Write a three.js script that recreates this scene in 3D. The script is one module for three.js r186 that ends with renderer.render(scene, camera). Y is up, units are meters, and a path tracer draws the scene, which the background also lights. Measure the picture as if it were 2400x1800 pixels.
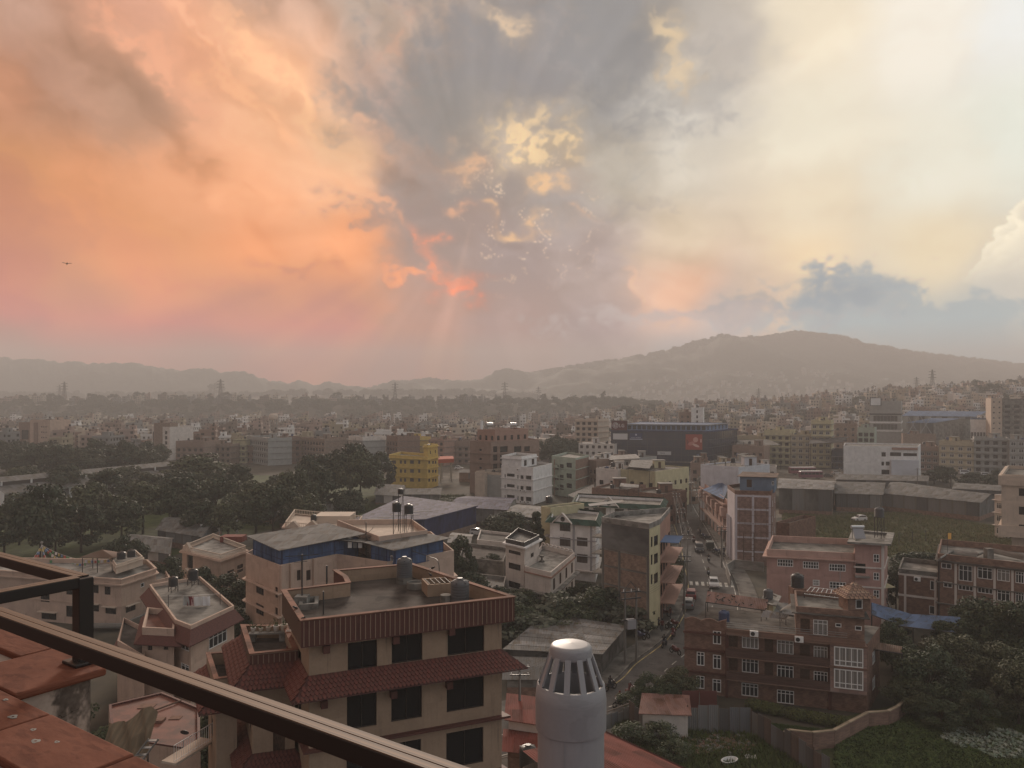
import * as THREE from 'three';
import { mergeGeometries } from 'three/addons/utils/BufferGeometryUtils.js';
import { RoundedBoxGeometry } from 'three/addons/geometries/RoundedBoxGeometry.js';
import { MarchingCubes } from 'three/addons/objects/MarchingCubes.js';
import { ImprovedNoise } from 'three/addons/math/ImprovedNoise.js';

// ---------------------------------------------------------------- camera, sky, sun, exposure
const F = 1800, CX = 1200, HY = 935, EYE = 32;      // survey constants: focal length and horizon of the 2400 x 1800 frame, eye height in metres
const scene = new THREE.Scene();
const camera = new THREE.PerspectiveCamera(2 * Math.atan(HY / F) * 180 / Math.PI, 4 / 3, 0.05, 30000);
camera.position.set(0, EYE, 0);
camera.lookAt(0, EYE, -100);
camera.setViewOffset(2400, 2 * HY, 0, 0, 2400, 1800);
camera.updateProjectionMatrix();
const renderer = new THREE.WebGLRenderer({ antialias: true });
renderer.toneMapping = THREE.LinearToneMapping;
renderer.toneMappingExposure = 1.0;
renderer.shadowMap.enabled = true;
renderer.setSize(1024, 768);

const SIGMA = 0.00048, BOXH = 300, AIR = [0.40, 0.335, 0.29];   // density of the haze per metre, its depth, and its own brightness
scene.fog = new THREE.FogExp2(new THREE.Color().setRGB(1.0, 0.965, 0.945), SIGMA);
const SUN_AZ = -4.5 * Math.PI / 180, SUN_EL = 15 * Math.PI / 180;
const sun = new THREE.DirectionalLight(new THREE.Color().setRGB(1.0, 0.84, 0.70), 5.0);
sun.position.set(Math.sin(SUN_AZ) * Math.cos(SUN_EL) * 900, Math.sin(SUN_EL) * 900, -Math.cos(SUN_AZ) * Math.cos(SUN_EL) * 900);
sun.castShadow = true; sun.shadow.radius = 22;
sun.shadow.mapSize.set(2048, 2048);
Object.assign(sun.shadow.camera, { left: -400, right: 400, top: 400, bottom: -400, near: 1, far: 2500 });
scene.add(sun, sun.target);

// seeded numbers and noise
let seed_ = 12345;
const reseed = s => { seed_ = s >>> 0; };
const rnd = () => { seed_ = (seed_ + 0x6D2B79F5) | 0; let t = Math.imul(seed_ ^ (seed_ >>> 15), 1 | seed_); t = (t + Math.imul(t ^ (t >>> 7), 61 | t)) ^ t; return ((t ^ (t >>> 14)) >>> 0) / 4294967296; };
const rr = (a, b) => a + (b - a) * rnd();
const pick = a => a[Math.floor(rnd() * a.length)];
const clamp = (x, a, b) => x < a ? a : x > b ? b : x;
const sst = (a, b, x) => { const t = clamp((x - a) / (b - a), 0, 1); return t * t * (3 - 2 * t); };
const lerp = (a, b, t) => a + (b - a) * t;
const H2 = new Float32Array(65536); for (let i = 0; i < 65536; i++) H2[i] = rnd() * 2 - 1;
function vn(x, y, px = 256) {                                  // value noise, periodic in x with period px
const xi = Math.floor(x), yi = Math.floor(y); let fx = x - xi, fy = y - yi;
fx = fx * fx * fx * (fx * (fx * 6 - 15) + 10); fy = fy * fy * fy * (fy * (fy * 6 - 15) + 10);
const x0 = ((xi % px) + px) % px & 255, x1 = ((((xi + 1) % px) + px) % px) & 255, y0 = (yi & 255) << 8, y1 = ((yi + 1) & 255) << 8;
const a = H2[y0 | x0], b = H2[y0 | x1], c = H2[y1 | x0], d = H2[y1 | x1];
return a + (b - a) * fx + (c - a) * fy + (a - b - c + d) * fx * fy;
}
function fbm(x, y, o, px = 256) { let s = 0, a = 0.5, p = px; for (let i = 0; i < o; i++) { s += a * vn(x, y, p); x = x * 2 + 0; y = y * 2 + 17.3; p = Math.min(256, p * 2); a *= 0.5; } return s; }
const lin = c => { c /= 255; return c <= 0.04045 ? c / 12.92 : ((c + 0.055) / 1.055) ** 2.4; };

// ---------------------------------------------------------------- the evening sky: air and clouds by direction
function skyTexture() {
const W = 4096, H = 2048, data = new Float32Array(W * H * 4);
const AE = (px, py) => { const a = Math.atan((px - CX) / F); return [a, Math.atan((HY - py) / F * Math.cos(a))]; };
const cps = [];
const cp = (px, py, r, g, b) => { const [a, e] = AE(px, py); cps.push([a, e, lin(r), lin(g), lin(b)]); };
const dirp = (azd, eld, r, g, b) => cps.push([azd * Math.PI / 180, eld * Math.PI / 180, lin(r), lin(g), lin(b)]);
[[0, 0, 200, 160, 140], [300, 0, 222, 165, 138], [600, 0, 195, 160, 140], [900, 0, 185, 165, 150], [1200, 100, 158, 149, 144], [1480, 50, 148, 144, 142], [1700, 100, 192, 182, 172], [1900, 60, 240, 225, 200], [2200, 60, 240, 231, 216], [2400, 20, 234, 233, 228], [2400, 300, 227, 227, 214],
[0, 200, 193, 138, 108], [150, 170, 182, 140, 117], [300, 230, 174, 136, 113], [450, 120, 235, 170, 135], [600, 130, 245, 185, 145], [650, 300, 238, 180, 140], [800, 350, 232, 188, 150],
[0, 450, 198, 139, 95], [200, 450, 216, 150, 110], [400, 450, 226, 160, 120], [600, 450, 240, 172, 130], [760, 430, 245, 185, 145], [0, 600, 198, 141, 95], [300, 600, 222, 154, 108], [600, 570, 236, 160, 116], [800, 560, 245, 168, 122],
[900, 270, 172, 151, 141], [1050, 250, 154, 146, 140], [1200, 200, 156, 149, 146], [1400, 250, 162, 156, 150], [1300, 450, 164, 152, 145], [960, 460, 166, 147, 138], [1000, 540, 164, 147, 140], [1200, 600, 165, 148, 142], [1400, 600, 172, 155, 148], [1450, 400, 186, 176, 162],
[1600, 250, 205, 198, 188], [1600, 400, 216, 206, 190], [1600, 550, 216, 197, 172], [1600, 680, 224, 178, 150], [1900, 300, 233, 223, 202], [1900, 500, 229, 213, 187], [1900, 600, 231, 206, 171], [1800, 680, 205, 182, 163], [2200, 400, 229, 223, 206], [2200, 580, 226, 208, 178], [2380, 700, 200, 192, 180],
[1700, 745, 184, 172, 166], [2000, 750, 174, 174, 172], [2300, 770, 171, 175, 174], [200, 700, 198, 149, 112], [600, 720, 203, 152, 121], [800, 750, 197, 147, 125], [1000, 760, 182, 148, 134], [1200, 780, 173, 150, 142], [1400, 780, 169, 152, 147], [0, 850, 176, 138, 112], [500, 870, 182, 143, 122], [900, 880, 174, 141, 128], [1600, 860, 170, 164, 162], [2300, 870, 168, 172, 172], [1200, 900, 170, 150, 142]].forEach(a => cp(...a));
for (const [az, lo, mid] of [[-60, [180, 138, 110], [192, 152, 132]], [-95, [162, 134, 122], [172, 150, 138]], [-140, [150, 138, 133], [162, 152, 147]], [180, [156, 153, 154], [168, 166, 167]], [140, [172, 173, 176], [185, 186, 187]], [95, [184, 187, 189], [204, 205, 204]], [60, [188, 191, 190], [221, 220, 213]]]) {
dirp(az, 4, ...lo); dirp(az, 22, ...mid); dirp(az, 45, ...mid);
}
for (const az of [-30, 0, 30]) dirp(az, 48, 190 + az * 0.7, 178 + az * 0.9, 168 + az * 1.0);
// smooth base field on a coarse grid
const GW = 720, GH = 190, base = new Float32Array(GW * GH * 3);
for (let j = 0; j < GH; j++) for (let i = 0; i < GW; i++) {
const a = (i / GW * 2 - 1) * Math.PI, e = (j - 4) / (GH - 5) * Math.PI / 2; let w = 1e-9, r = 0, g = 0, b = 0;
for (const c of cps) { let da = Math.abs(a - c[0]); if (da > Math.PI) da = 2 * Math.PI - da; da *= Math.cos(Math.max(0, e)) * 0.92 + 0.08; const de = e - c[1], d2 = da * da + de * de, k = 1 / Math.pow(d2 + 0.0012, 2.1); w += k; r += k * c[2]; g += k * c[3]; b += k * c[4]; }
const o = (j * GW + i) * 3; base[o] = r / w; base[o + 1] = g / w; base[o + 2] = b / w;
}
const spot = (px, py, sx, sy, col, k, rot = 0) => { const [a, e] = AE(px, py); return [a, e, sx / F, sy / F, col.map(lin), k, Math.cos(rot), Math.sin(rot)]; };
const warm = [255, 222, 172], org = [255, 158, 112], cream = [250, 228, 196];
const spots = [spot(1255, 330, 88, 50, [250, 216, 168], 0.95, 0.1), spot(1285, 430, 45, 28, [255, 205, 150], 0.7), spot(1560, 95, 42, 82, [240, 212, 172], 0.8, -0.3), spot(1180, 45, 60, 26, [250, 215, 175], 0.6, 0.6), spot(1085, 385, 34, 22, [248, 195, 150], 0.6), spot(1225, 525, 55, 12, [255, 205, 150], 0.65), spot(1145, 487, 16, 14, [255, 200, 145], 0.5), spot(1075, 495, 22, 14, [255, 190, 145], 0.5), spot(1365, 510, 20, 12, [240, 190, 150], 0.5),
spot(1015, 600, 62, 16, [255, 158, 118], 1, 0.85), spot(1072, 670, 46, 18, [255, 148, 108], 1.1, 0.1), spot(960, 642, 70, 11, [250, 168, 126], 0.9, 0.1), spot(920, 105, 28, 60, [225, 175, 145], 0.5, 0.5), spot(1495, 660, 12, 32, [235, 190, 160], 0.6), spot(860, 300, 20, 16, [240, 190, 155], 0.5), spot(880, 335, 60, 30, [225, 175, 145], 0.4, 0.7),
spot(600, 130, 110, 44, [255, 194, 150], 0.9, 0.6), spot(540, 180, 150, 30, [255, 188, 144], 0.8, 0.75), spot(330, 110, 150, 26, [248, 180, 144], 0.8, 0.8), spot(740, 280, 80, 18, [255, 198, 152], 0.8, 0.85), spot(420, 30, 120, 24, [250, 186, 150], 0.8, 0.6), spot(680, 200, 60, 20, [255, 198, 154], 0.8, 0.7), spot(620, 260, 120, 16, [255, 190, 146], 0.7, 0.7), spot(870, 460, 90, 20, [250, 184, 142], 0.7, 0.6), spot(190, 225, 170, 34, [176, 136, 112], 0.45, 0.62), spot(60, 130, 140, 40, [185, 142, 122], 0.5, 0.5), spot(300, 190, 120, 26, [178, 138, 116], 0.5, 0.7), spot(680, 630, 90, 18, [196, 140, 110], 0.7, 0.1), spot(470, 660, 160, 20, [205, 142, 112], 0.4)];
const dark = [spot(1210, 120, 190, 90, [148, 143, 142], 0.8, -0.1), spot(1040, 265, 150, 55, [150, 143, 138], 0.8), spot(1450, 120, 90, 160, [150, 147, 146], 0.5, 0.5), spot(960, 490, 130, 30, [160, 141, 133], 0.7), spot(1120, 420, 110, 40, [158, 146, 139], 0.6), spot(1420, 500, 110, 14, [168, 157, 150], 0.5), spot(1640, 200, 60, 45, [176, 170, 165], 0.5, 0.6),
spot(1700, 722, 50, 12, [166, 160, 158], 0.85), spot(1810, 705, 60, 12, [168, 162, 158], 0.7, -0.25), spot(1985, 690, 90, 34, [162, 165, 166], 0.95), spot(2085, 680, 40, 24, [164, 167, 168], 0.9), spot(2020, 740, 220, 30, [168, 170, 170], 0.9), spot(2240, 760, 240, 42, [172, 175, 173], 0.9), spot(1600, 745, 220, 24, [182, 168, 162], 0.8), spot(1950, 665, 26, 20, [160, 163, 165], 0.9)];
const puffs = []; for (const [x, y, r] of [[2405, 545, 42], [2370, 560, 34], [2345, 590, 30], [2395, 600, 46], [2325, 625, 28], [2370, 640, 44], [2300, 655, 30], [2410, 660, 50], [2340, 685, 50], [2450, 570, 60], [2500, 620, 80], [2420, 500, 22]]) { const [a, e] = AE(x, y); puffs.push([a, e, r / F]); }
const sa = SUN_AZ + 0.03, se = SUN_EL - 0.02;
const rows0 = Math.floor(H * 0.488);
for (let j = rows0; j < H; j++) {
const e = ((j + 0.5) / H - 0.5) * Math.PI, ep = Math.max(e, 0.0);
const T = Math.exp(-SIGMA * Math.min(BOXH / Math.max(0.02, Math.sin(Math.max(ep, 0.002))), 3300));
const gy = clamp(e / (Math.PI / 2) * (GH - 5) + 4, 0, GH - 1.001), gj = Math.floor(gy), fy = gy - gj;
for (let i = 0; i < W; i++) {
let a = ((i + 0.5) / W - 0.5) * 2 * Math.PI + Math.PI / 2; if (a > Math.PI) a -= 2 * Math.PI;   // azimuth from -z, positive towards +x
// domain warp: wisps drawn out along the light's fan
const an = a * 40 / Math.PI, en = e * 40 / Math.PI, per = 80;
const w1 = fbm(an * 2 + 7, en * 2.6 + 3, 4, per * 2), w2 = fbm(an * 2 + 31, en * 2.6 + 51, 4, per * 2);
const wa = a + w1 * 0.020;
const gx = ((wa / Math.PI + 1) / 2 * GW + GW) % GW, gi = Math.floor(gx) % GW, gi1 = (gi + 1) % GW, fx = gx - Math.floor(gx);
const o0 = (gj * GW + gi) * 3, o1 = (gj * GW + gi1) * 3, o2 = ((gj + 1) * GW + gi) * 3, o3 = ((gj + 1) * GW + gi1) * 3;
let R = lerp(lerp(base[o0], base[o1], fx), lerp(base[o2], base[o3], fx), fy), G = lerp(lerp(base[o0 + 1], base[o1 + 1], fx), lerp(base[o2 + 1], base[o3 + 1], fx), fy), B = lerp(lerp(base[o0 + 2], base[o1 + 2], fx), lerp(base[o2 + 2], base[o3 + 2], fx), fy);
const fr = Math.abs(a) < 0.8 && e < 0.62, hi = sst(0.02, 0.16, e);
// cloud texture: long soft streaks on the left, calm veil on the right
const th = 0.72, pl = an * Math.cos(th) - en * Math.sin(th), ql = an * Math.sin(th) + en * Math.cos(th);
const n1 = fbm(pl * 0.55 + w1 * 0.5 + 20, ql * 1.9 + w2 * 0.8 + 40, 5) * 1.1, n2 = fbm(an * 1.6 + w1 * 0.9, en * 3.1 + w2 * 0.9 + 5, 5), left = sst(0.12, -0.18, a), calm = 0.22 + 0.78 * sst(0.36, 0.05, a);
const nn_ = (n1 * (0.35 + 0.65 * left) + n2 * (0.75 - 0.35 * left)) * hi * calm * lerp(1, 0.3 + 0.7 * sst(0.14, 0.36, e), left), m = 1 + nn_ * 0.22; R *= m; G *= m * (1 + nn_ * 0.03); B *= m * (1 + nn_ * 0.07);
if (fr) {
const fine = fbm(an * 7 + w2 * 2.2, en * 10 + w1 * 2.2, 5), curl = fbm(an * 3.4 + w1 + 40, en * 5 + w2 + 12, 5);
for (const s of dark) {
const da = (a + w1 * 0.045 - s[0]) * Math.cos(e), de = e + w2 * 0.04 - s[1], x = (da * s[6] + de * s[7]) / s[2], y = (-da * s[7] + de * s[6]) / s[3];
const q = x * x + y * y; if (q > 6) continue; const k = s[5] * sst(1.9, 0.35, Math.sqrt(q) - fine * 0.8 - curl * 0.5); R = lerp(R, s[4][0], k); G = lerp(G, s[4][1], k); B = lerp(B, s[4][2], k);
}
for (const s of spots) {
const da = (a + w1 * 0.035 - s[0]) * Math.cos(e), de = e + w2 * 0.035 - s[1], x = (da * s[6] - de * s[7]) / s[2], y = (da * s[7] + de * s[6]) / s[3];
const q = x * x + y * y; if (q > 7) continue;
const env = Math.exp(-q * 0.85), fl = sst(-0.16, 0.3, curl * 0.7 + fine * 0.75 + (env - 0.5) * 0.5), k = clamp(s[5] * 0.9 * env * (0.4 + 0.65 * fl), 0, 1); R = lerp(R, s[4][0], k); G = lerp(G, s[4][1], k); B = lerp(B, s[4][2], k);
}
// thin gilded rims in the heart of the cloud
const dc = Math.hypot((a - 0.02) * 1.0, (e - 0.225) * 1.1), rim = sst(0.93, 1.0, 1 - Math.abs(fbm(an * 4 + w1 * 2 + 11, en * 5 + w2 * 2 + 71, 5)) * 1.4) * sst(0.13, 0.03, dc) * sst(0.0, 0.22, vn(an * 5 + 3, en * 5 + 9)) * 0.8;
R += rim * 0.5; G += rim * 0.34; B += rim * 0.19;
// towering cumulus at the right
let pm = 0, ps = 0;
for (const p of puffs) { const da = (a - p[0] + w1 * 0.008) / p[2], de = (e - p[1] + w2 * 0.008) / p[2], d = Math.hypot(da, de) + fine * 0.28, k = sst(1.06, 0.9, d); if (k > 0) { const t = clamp(0.5 + 0.55 * (de * 0.75 - da * 0.65) * d, 0, 1); ps = lerp(ps, t, k); pm = Math.max(pm, k); } }
if (pm > 0) { pm *= sst(0.115, 0.19, e) * 0.95; R = lerp(R, lerp(0.52, 0.95, ps), pm); G = lerp(G, lerp(0.48, 0.84, ps), pm); B = lerp(B, lerp(0.43, 0.64, ps), pm); }
// beams through the gaps
const ra = Math.atan2(e - se, a - sa), rd = Math.hypot(e - se, a - sa), ray = vn(ra * 7 + 40, 3) * 0.6 + vn(ra * 17 + 9, 8) * 0.4; const k = 1 + ray * 0.10 * sst(0.03, 0.2, rd) * sst(0.75, 0.35, rd); R *= k; G *= k; B *= k;
const beam = Math.exp(-(((ra + 1.82) / 0.07) ** 2)) * sst(0.0, 0.05, rd) * sst(0.22, 0.1, rd) * 0.09; R *= 1 + beam * 1.3; G *= 1 + beam; B *= 1 + beam * 0.8;
}
const o = (j * W + i) * 4, it = 1 / T;
data[o] = Math.max(R * 0.25, (R - (1 - T) * AIR[0]) * it); data[o + 1] = Math.max(G * 0.25, (G - (1 - T) * AIR[1]) * it); data[o + 2] = Math.max(B * 0.25, (B - (1 - T) * AIR[2]) * it); data[o + 3] = 1;
}
}
for (let j = 0; j < rows0; j++) for (let i = 0; i < W; i++) { const o = (j * W + i) * 4; data[o] = 0.09; data[o + 1] = 0.08; data[o + 2] = 0.07; data[o + 3] = 1; }
const t = new THREE.DataTexture(data, W, H, THREE.RGBAFormat, THREE.FloatType);
t.mapping = THREE.EquirectangularReflectionMapping; t.magFilter = THREE.LinearFilter; t.needsUpdate = true;
return t;
}
const skyTex = skyTexture();
scene.background = skyTex; scene.environment = skyTex;
// ---------------------------------------------------------------- shared helpers
const V3 = THREE.Vector3, M4 = THREE.Matrix4;
const at = (px, py, d) => new V3((px - CX) / F * d, EYE - (py - HY) / F * d, -d);
const dOf = (py, Y = 0) => (EYE - Y) * F / (py - HY);                    // distance of a point seen at row py that lies at height Y
const gp = (px, py, Y = 0) => at(px, py, dOf(py, Y));
const pd = (px, d) => [(px - CX) / F * d, -d];                           // plan position
const yAt = (py, d) => EYE - (py - HY) / F * d;
const taken = {};
const numbered = n => { const k = (taken[n] = (taken[n] || 0) + 1); return k === 1 ? n : n + '_' + String(k - 1).padStart(3, '0'); };
function tag(o, label, category, group, kind) { Object.assign(o.userData, { label, category }); if (group) o.userData.group = group; if (kind) o.userData.kind = kind; return o; }
function mesh(name, geo, mat, parent) { const m = new THREE.Mesh(geo, mat); m.name = name; m.castShadow = m.receiveShadow = true; if (parent) parent.add(m); return m; }
function top(name, geo, mat, label, category, group) { const m = mesh(numbered(name), geo, mat, scene); return tag(m, label, category, group); }
function struct(name, geo, mat) { const m = mesh(numbered(name), geo, mat, scene); m.userData.kind = 'structure'; return m; }
function thing(name, label, category, pos = [0, 0, 0], turn = 0, group) { const g = new THREE.Group(); g.name = numbered(name); g.position.set(...pos); g.rotation.y = turn; scene.add(g); return tag(g, label, category, group); }
function copyOf(o, label, pos, turn = 0, group, scale) { const c = o.clone(); c.name = numbered(o.name.replace(/_\d{3}$/, '')); c.userData = { ...o.userData }; if (label) c.userData.label = label; if (group) c.userData.group = group; if (pos) c.position.set(...pos); c.rotation.y = turn; if (scale) c.scale.set(...[].concat(scale, scale, scale).slice(0, 3)); scene.add(c); return c; }
const MS = (r, g, b, rough = 0.9, extra = {}) => new THREE.MeshPhysicalMaterial({ specularIntensity: rough > 0.8 ? 0.25 : 1, color: new THREE.Color().setRGB(r, g, b), roughness: rough, side: THREE.DoubleSide, ...extra });
const box = (w, h, d, x = 0, y = 0, z = 0) => new THREE.BoxGeometry(w, h, d).translate(x, y, z);          // centre of the base at x, y, z: see bx
const bx = (w, h, d, x = 0, y = 0, z = 0) => new THREE.BoxGeometry(w, h, d).translate(x, y + h / 2, z);
const cyl = (r0, r1, h, x = 0, y = 0, z = 0, n = 10) => new THREE.CylinderGeometry(r1, r0, h, n).translate(x, y + h / 2, z);
const merge = l => { const a = l.filter(Boolean).map(g => { const q = g.index ? g.toNonIndexed() : g; for (const k of Object.keys(q.attributes)) if (!['position', 'normal', 'uv', 'color'].includes(k)) q.deleteAttribute(k); return q; }); const hasC = a.some(q => q.attributes.color); if (hasC) for (const q of a) if (!q.attributes.color) paint(q, [1, 1, 1]); return mergeGeometries(a); };
function paint(g, c) { const n = g.attributes.position.count, a = new Float32Array(n * 3); for (let i = 0; i < n; i++) a.set(c, i * 3); g.setAttribute('color', new THREE.BufferAttribute(a, 3)); return g; }
function bar(a, b, w, h = w, n = 0) {                                      // a straight bar between two points: square section, or round with n sides
const A = new V3(...a), B = new V3(...b), L = A.distanceTo(B), g = n ? new THREE.CylinderGeometry(w / 2, w / 2, L, n) : new THREE.BoxGeometry(w, L, h);
const q = new THREE.Quaternion().setFromUnitVectors(new V3(0, 1, 0), B.clone().sub(A).normalize());
return g.applyQuaternion(q).translate((A.x + B.x) / 2, (A.y + B.y) / 2, (A.z + B.z) / 2);
}
function wireTube(pts, r, seg = 14, n = 4) { return new THREE.TubeGeometry(new THREE.CatmullRomCurve3(pts.map(p => p.isVector3 ? p : new V3(...p))), seg, r, n); }
function sag(a, b, s, r, seg = 12) { const A = new V3(...a), B = new V3(...b), p = []; for (let i = 0; i <= seg; i++) { const t = i / seg; p.push(A.clone().lerp(B, t).add(new V3(0, -4 * s * t * (1 - t), 0))); } return wireTube(p, r, seg, 4); }
const quad4 = (a, b, c, d, L = a.distanceTo(b), D = b.distanceTo(c)) => { const g = new THREE.BufferGeometry(); g.setAttribute('position', new THREE.Float32BufferAttribute([a, d, c, a, c, b].flatMap(p => p.toArray()), 3)); g.setAttribute('uv', new THREE.Float32BufferAttribute([0, 0, 0, D, L, D, 0, 0, L, D, L, 0], 2)); g.computeVertexNormals(); return g; };
// textures: grey-scale grain around a mean of 1, tinted by the material's colour
function tex(size, fn, rep, srgb = false) {
const d = new Uint8Array(size * size * 4);
for (let y = 0; y < size; y++) for (let x = 0; x < size; x++) { const c = fn(x / size, y / size, x, y), o = (y * size + x) * 4; if (Array.isArray(c)) { d[o] = clamp(c[0], 0, 1) * 255; d[o + 1] = clamp(c[1], 0, 1) * 255; d[o + 2] = clamp(c[2], 0, 1) * 255; } else d[o] = d[o + 1] = d[o + 2] = clamp(c, 0, 1) * 255; d[o + 3] = 255; }
const t = new THREE.DataTexture(d, size, size); t.wrapS = t.wrapT = THREE.RepeatWrapping; t.magFilter = THREE.LinearFilter; t.minFilter = THREE.LinearMipmapLinearFilter; t.repeat.set(...[].concat(rep, rep).slice(0, 2)); if (srgb) t.colorSpace = THREE.SRGBColorSpace; t.needsUpdate = true; return t;
}

// ---------------------------------------------------------------- terrain
const GU = [[0.02, 0], [0.08, 3], [0.12, 10], [0.22, 17], [0.39, 27], [0.5, 36], [0.67, 46], [1.0, 55]];
const gu = u => { if (u <= GU[0][0]) return 0; for (let i = 1; i < GU.length; i++) if (u < GU[i][0]) return lerp(GU[i - 1][1], GU[i][1], (u - GU[i - 1][0]) / (GU[i][0] - GU[i - 1][0])); return 55; };
function land(x, z) {
const d = Math.max(1, -z), u = x / Math.max(d, 60);
if (z > -330) return 0;
const right = gu(u) * sst(430, 930, d) * (1 - 0.75 * sst(1000, 1500, d));
const left = 25 * sst(1030, 1165, d) * sst(0.30, 0.06, u) * (1 - 0.45 * sst(1300, 1700, d)) + fbm(x / 160 + 5, z / 160, 3) * 5 * sst(1050, 1300, d);
const ridge = (26 + 10 * fbm(x / 300, 3.3, 3)) * Math.exp(-(((d - 2150) / 260) ** 2)) * sst(0.18, -0.05, u);
return right + left + ridge;
}
const grassN = tex(256, (u, v) => { const n = fbm(u * 8, v * 8, 5, 8); return [0.62 + n * 0.35, 0.62 + n * 0.3, 0.6 + n * 0.25]; }, 1 / 24);
const groundMat = MS(0.115, 0.105, 0.085, 1, { map: grassN });
{
const pos = [], uv = [], idx = [], NA = 220, rad = [0, 40, 70, 100, 140, 180, 230, 290, 350, 420, 480, 540, 600, 660, 720, 780, 840, 900, 960, 1020, 1060, 1090, 1120, 1150, 1200, 1300, 1500, 1700, 1900, 2000, 2100, 2200, 2350, 2600, 3000, 3600, 4300];
for (const r of rad) for (let i = 0; i <= NA; i++) { const a = i / NA * 2 * Math.PI, c = Math.cos(a), back = c < 0.2 ? Math.min(r, 900) * (0.97 + r / 1e5) : r, x = Math.sin(a) * back, z = -c * back; pos.push(x, land(x, z), z); uv.push(x, z); }
for (let j = 0; j < rad.length - 1; j++) for (let i = 0; i < NA; i++) { const k = j * (NA + 1) + i; idx.push(k, k + NA + 1, k + 1, k + 1, k + NA + 1, k + NA + 2); }
const g = new THREE.BufferGeometry(); g.setAttribute('position', new THREE.Float32BufferAttribute(pos, 3)); g.setAttribute('uv', new THREE.Float32BufferAttribute(uv, 2)); g.setIndex(idx); g.computeVertexNormals();
struct('ground', g, groundMat);
}
// wooded hill on the right and the high range on the left
function ridgeMesh(name, ridge, d, dBase, rough, mat, back = 500) {
const pos = [], uv = [], idx = [], N = 420, M = 26, p0 = ridge[0][0], p1 = ridge[ridge.length - 1][0];
for (let i = 0; i <= N; i++) {
const px = lerp(p0, p1, i / N); let k = 1; while (k < ridge.length - 1 && ridge[k][0] < px) k++;
const t = (px - ridge[k - 1][0]) / (ridge[k][0] - ridge[k - 1][0]), py = lerp(ridge[k - 1][1], ridge[k][1], t * t * (3 - 2 * t));
const top = Math.max(2, yAt(py, d)) + fbm(i / 9, 4.2, 4) * rough * 0.35;
for (let j = 0; j <= M + 3; j++) {
const s = j <= M ? j / M : 1, dd = j <= M ? lerp(dBase, d, s) : d + back * (j - M) / 3, hgt = j <= M ? top * Math.pow(s, 1.25) : top * (1 - (j - M) / 3);
const x = (px - CX) / F * dd; pos.push(x, hgt + (s > 0.02 && j <= M ? (fbm(x / 210, dd / 170, 5) * rough * (0.4 + s) * sst(1, 0.9, s) + fbm(x / 20, dd / 20, 2) * 7 * s) : 0) - (j === 0 ? 15 : 0), -dd); uv.push(x, dd);
}
}
const R = M + 4; for (let i = 0; i < N; i++) for (let j = 0; j < R - 1; j++) { const k = i * R + j; idx.push(k, k + R, k + 1, k + 1, k + R, k + R + 1); }
const g = new THREE.BufferGeometry(); g.setAttribute('position', new THREE.Float32BufferAttribute(pos, 3)); g.setAttribute('uv', new THREE.Float32BufferAttribute(uv, 2)); g.setIndex(idx); g.computeVertexNormals();
return struct(name, g, mat);
}
const forestMat = MS(0.05, 0.06, 0.035, 1, { map: tex(256, (u, v) => { const n = fbm(u * 16, v * 16, 4, 16); return 0.6 + n * 0.8; }, 1 / 220) });
const hillR = [[780, 934], [850, 916], [930, 898], [1000, 890], [1060, 897], [1120, 896], [1200, 884], [1300, 868], [1400, 851], [1500, 838], [1600, 815], [1650, 800], [1690, 789], [1740, 795], [1800, 792], [1855, 781], [1900, 784], [1960, 790], [2050, 812], [2150, 830], [2260, 842], [2400, 858], [2700, 880]];
ridgeMesh('wooded_hill', hillR, 3100, 1750, 50, forestMat);
ridgeMesh('mountain_range', [[-420, 838], [-200, 830], [0, 834], [70, 842], [140, 848], [220, 850], [330, 856], [400, 864], [460, 872], [540, 880], [640, 890], [760, 902], [900, 916], [1000, 928]], 2950, 2300, 50, forestMat, 150);
// ---------------------------------------------------------------- materials (grain and stains only; colours are the real paints)
const plasterT = tex(512, (u, v) => { const b = fbm(u * 6, v * 6, 5, 6), f = fbm(u * 64, v * 64, 3, 64), s = Math.max(0, fbm(u * 48, v * 3 + 9, 4, 48) - 0.1) * 0.4 * sst(-0.1, 0.25, fbm(u * 5 + 3, v * 4, 3, 5)); return [0.86 + b * 0.14 + f * 0.07 - s, 0.86 + b * 0.14 + f * 0.07 - s, 0.85 + b * 0.14 + f * 0.07 - s * 0.95]; }, 1 / 7);
const plasterB = tex(256, (u, v) => 0.5 + fbm(u * 40, v * 40, 4, 40) * 0.5, 1 / 3);
const concT = tex(512, (u, v) => { const b = fbm(u * 5, v * 5, 6, 5), f = fbm(u * 90, v * 90, 2, 90), st = sst(0.08, 0.3, fbm(u * 9 + 4, v * 9 + 2, 5, 9)); const k = 0.78 + b * 0.5 + f * 0.12 - st * 0.24; return [k, k * 0.99, k * 0.97]; }, 1 / 8);
const brickT = tex(512, (u, v) => { const row = Math.floor(v * 48), x = u * 16 + (row & 1) * 0.5, cx = Math.floor(x), fx = x - cx, fy = v * 48 - row, mort = (fx < 0.06 || fy < 0.14) ? 1 : 0, n = H2[((row & 255) << 8) | (cx & 15)], b = fbm(u * 8, v * 8, 4, 8); return mort ? [0.62 + b * 0.2, 0.60 + b * 0.2, 0.57 + b * 0.2] : [0.80 + n * 0.13 + b * 0.3, 0.70 + n * 0.12 + b * 0.26, 0.64 + n * 0.1 + b * 0.24]; }, [1 / 4, 1 / 4]);
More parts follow.
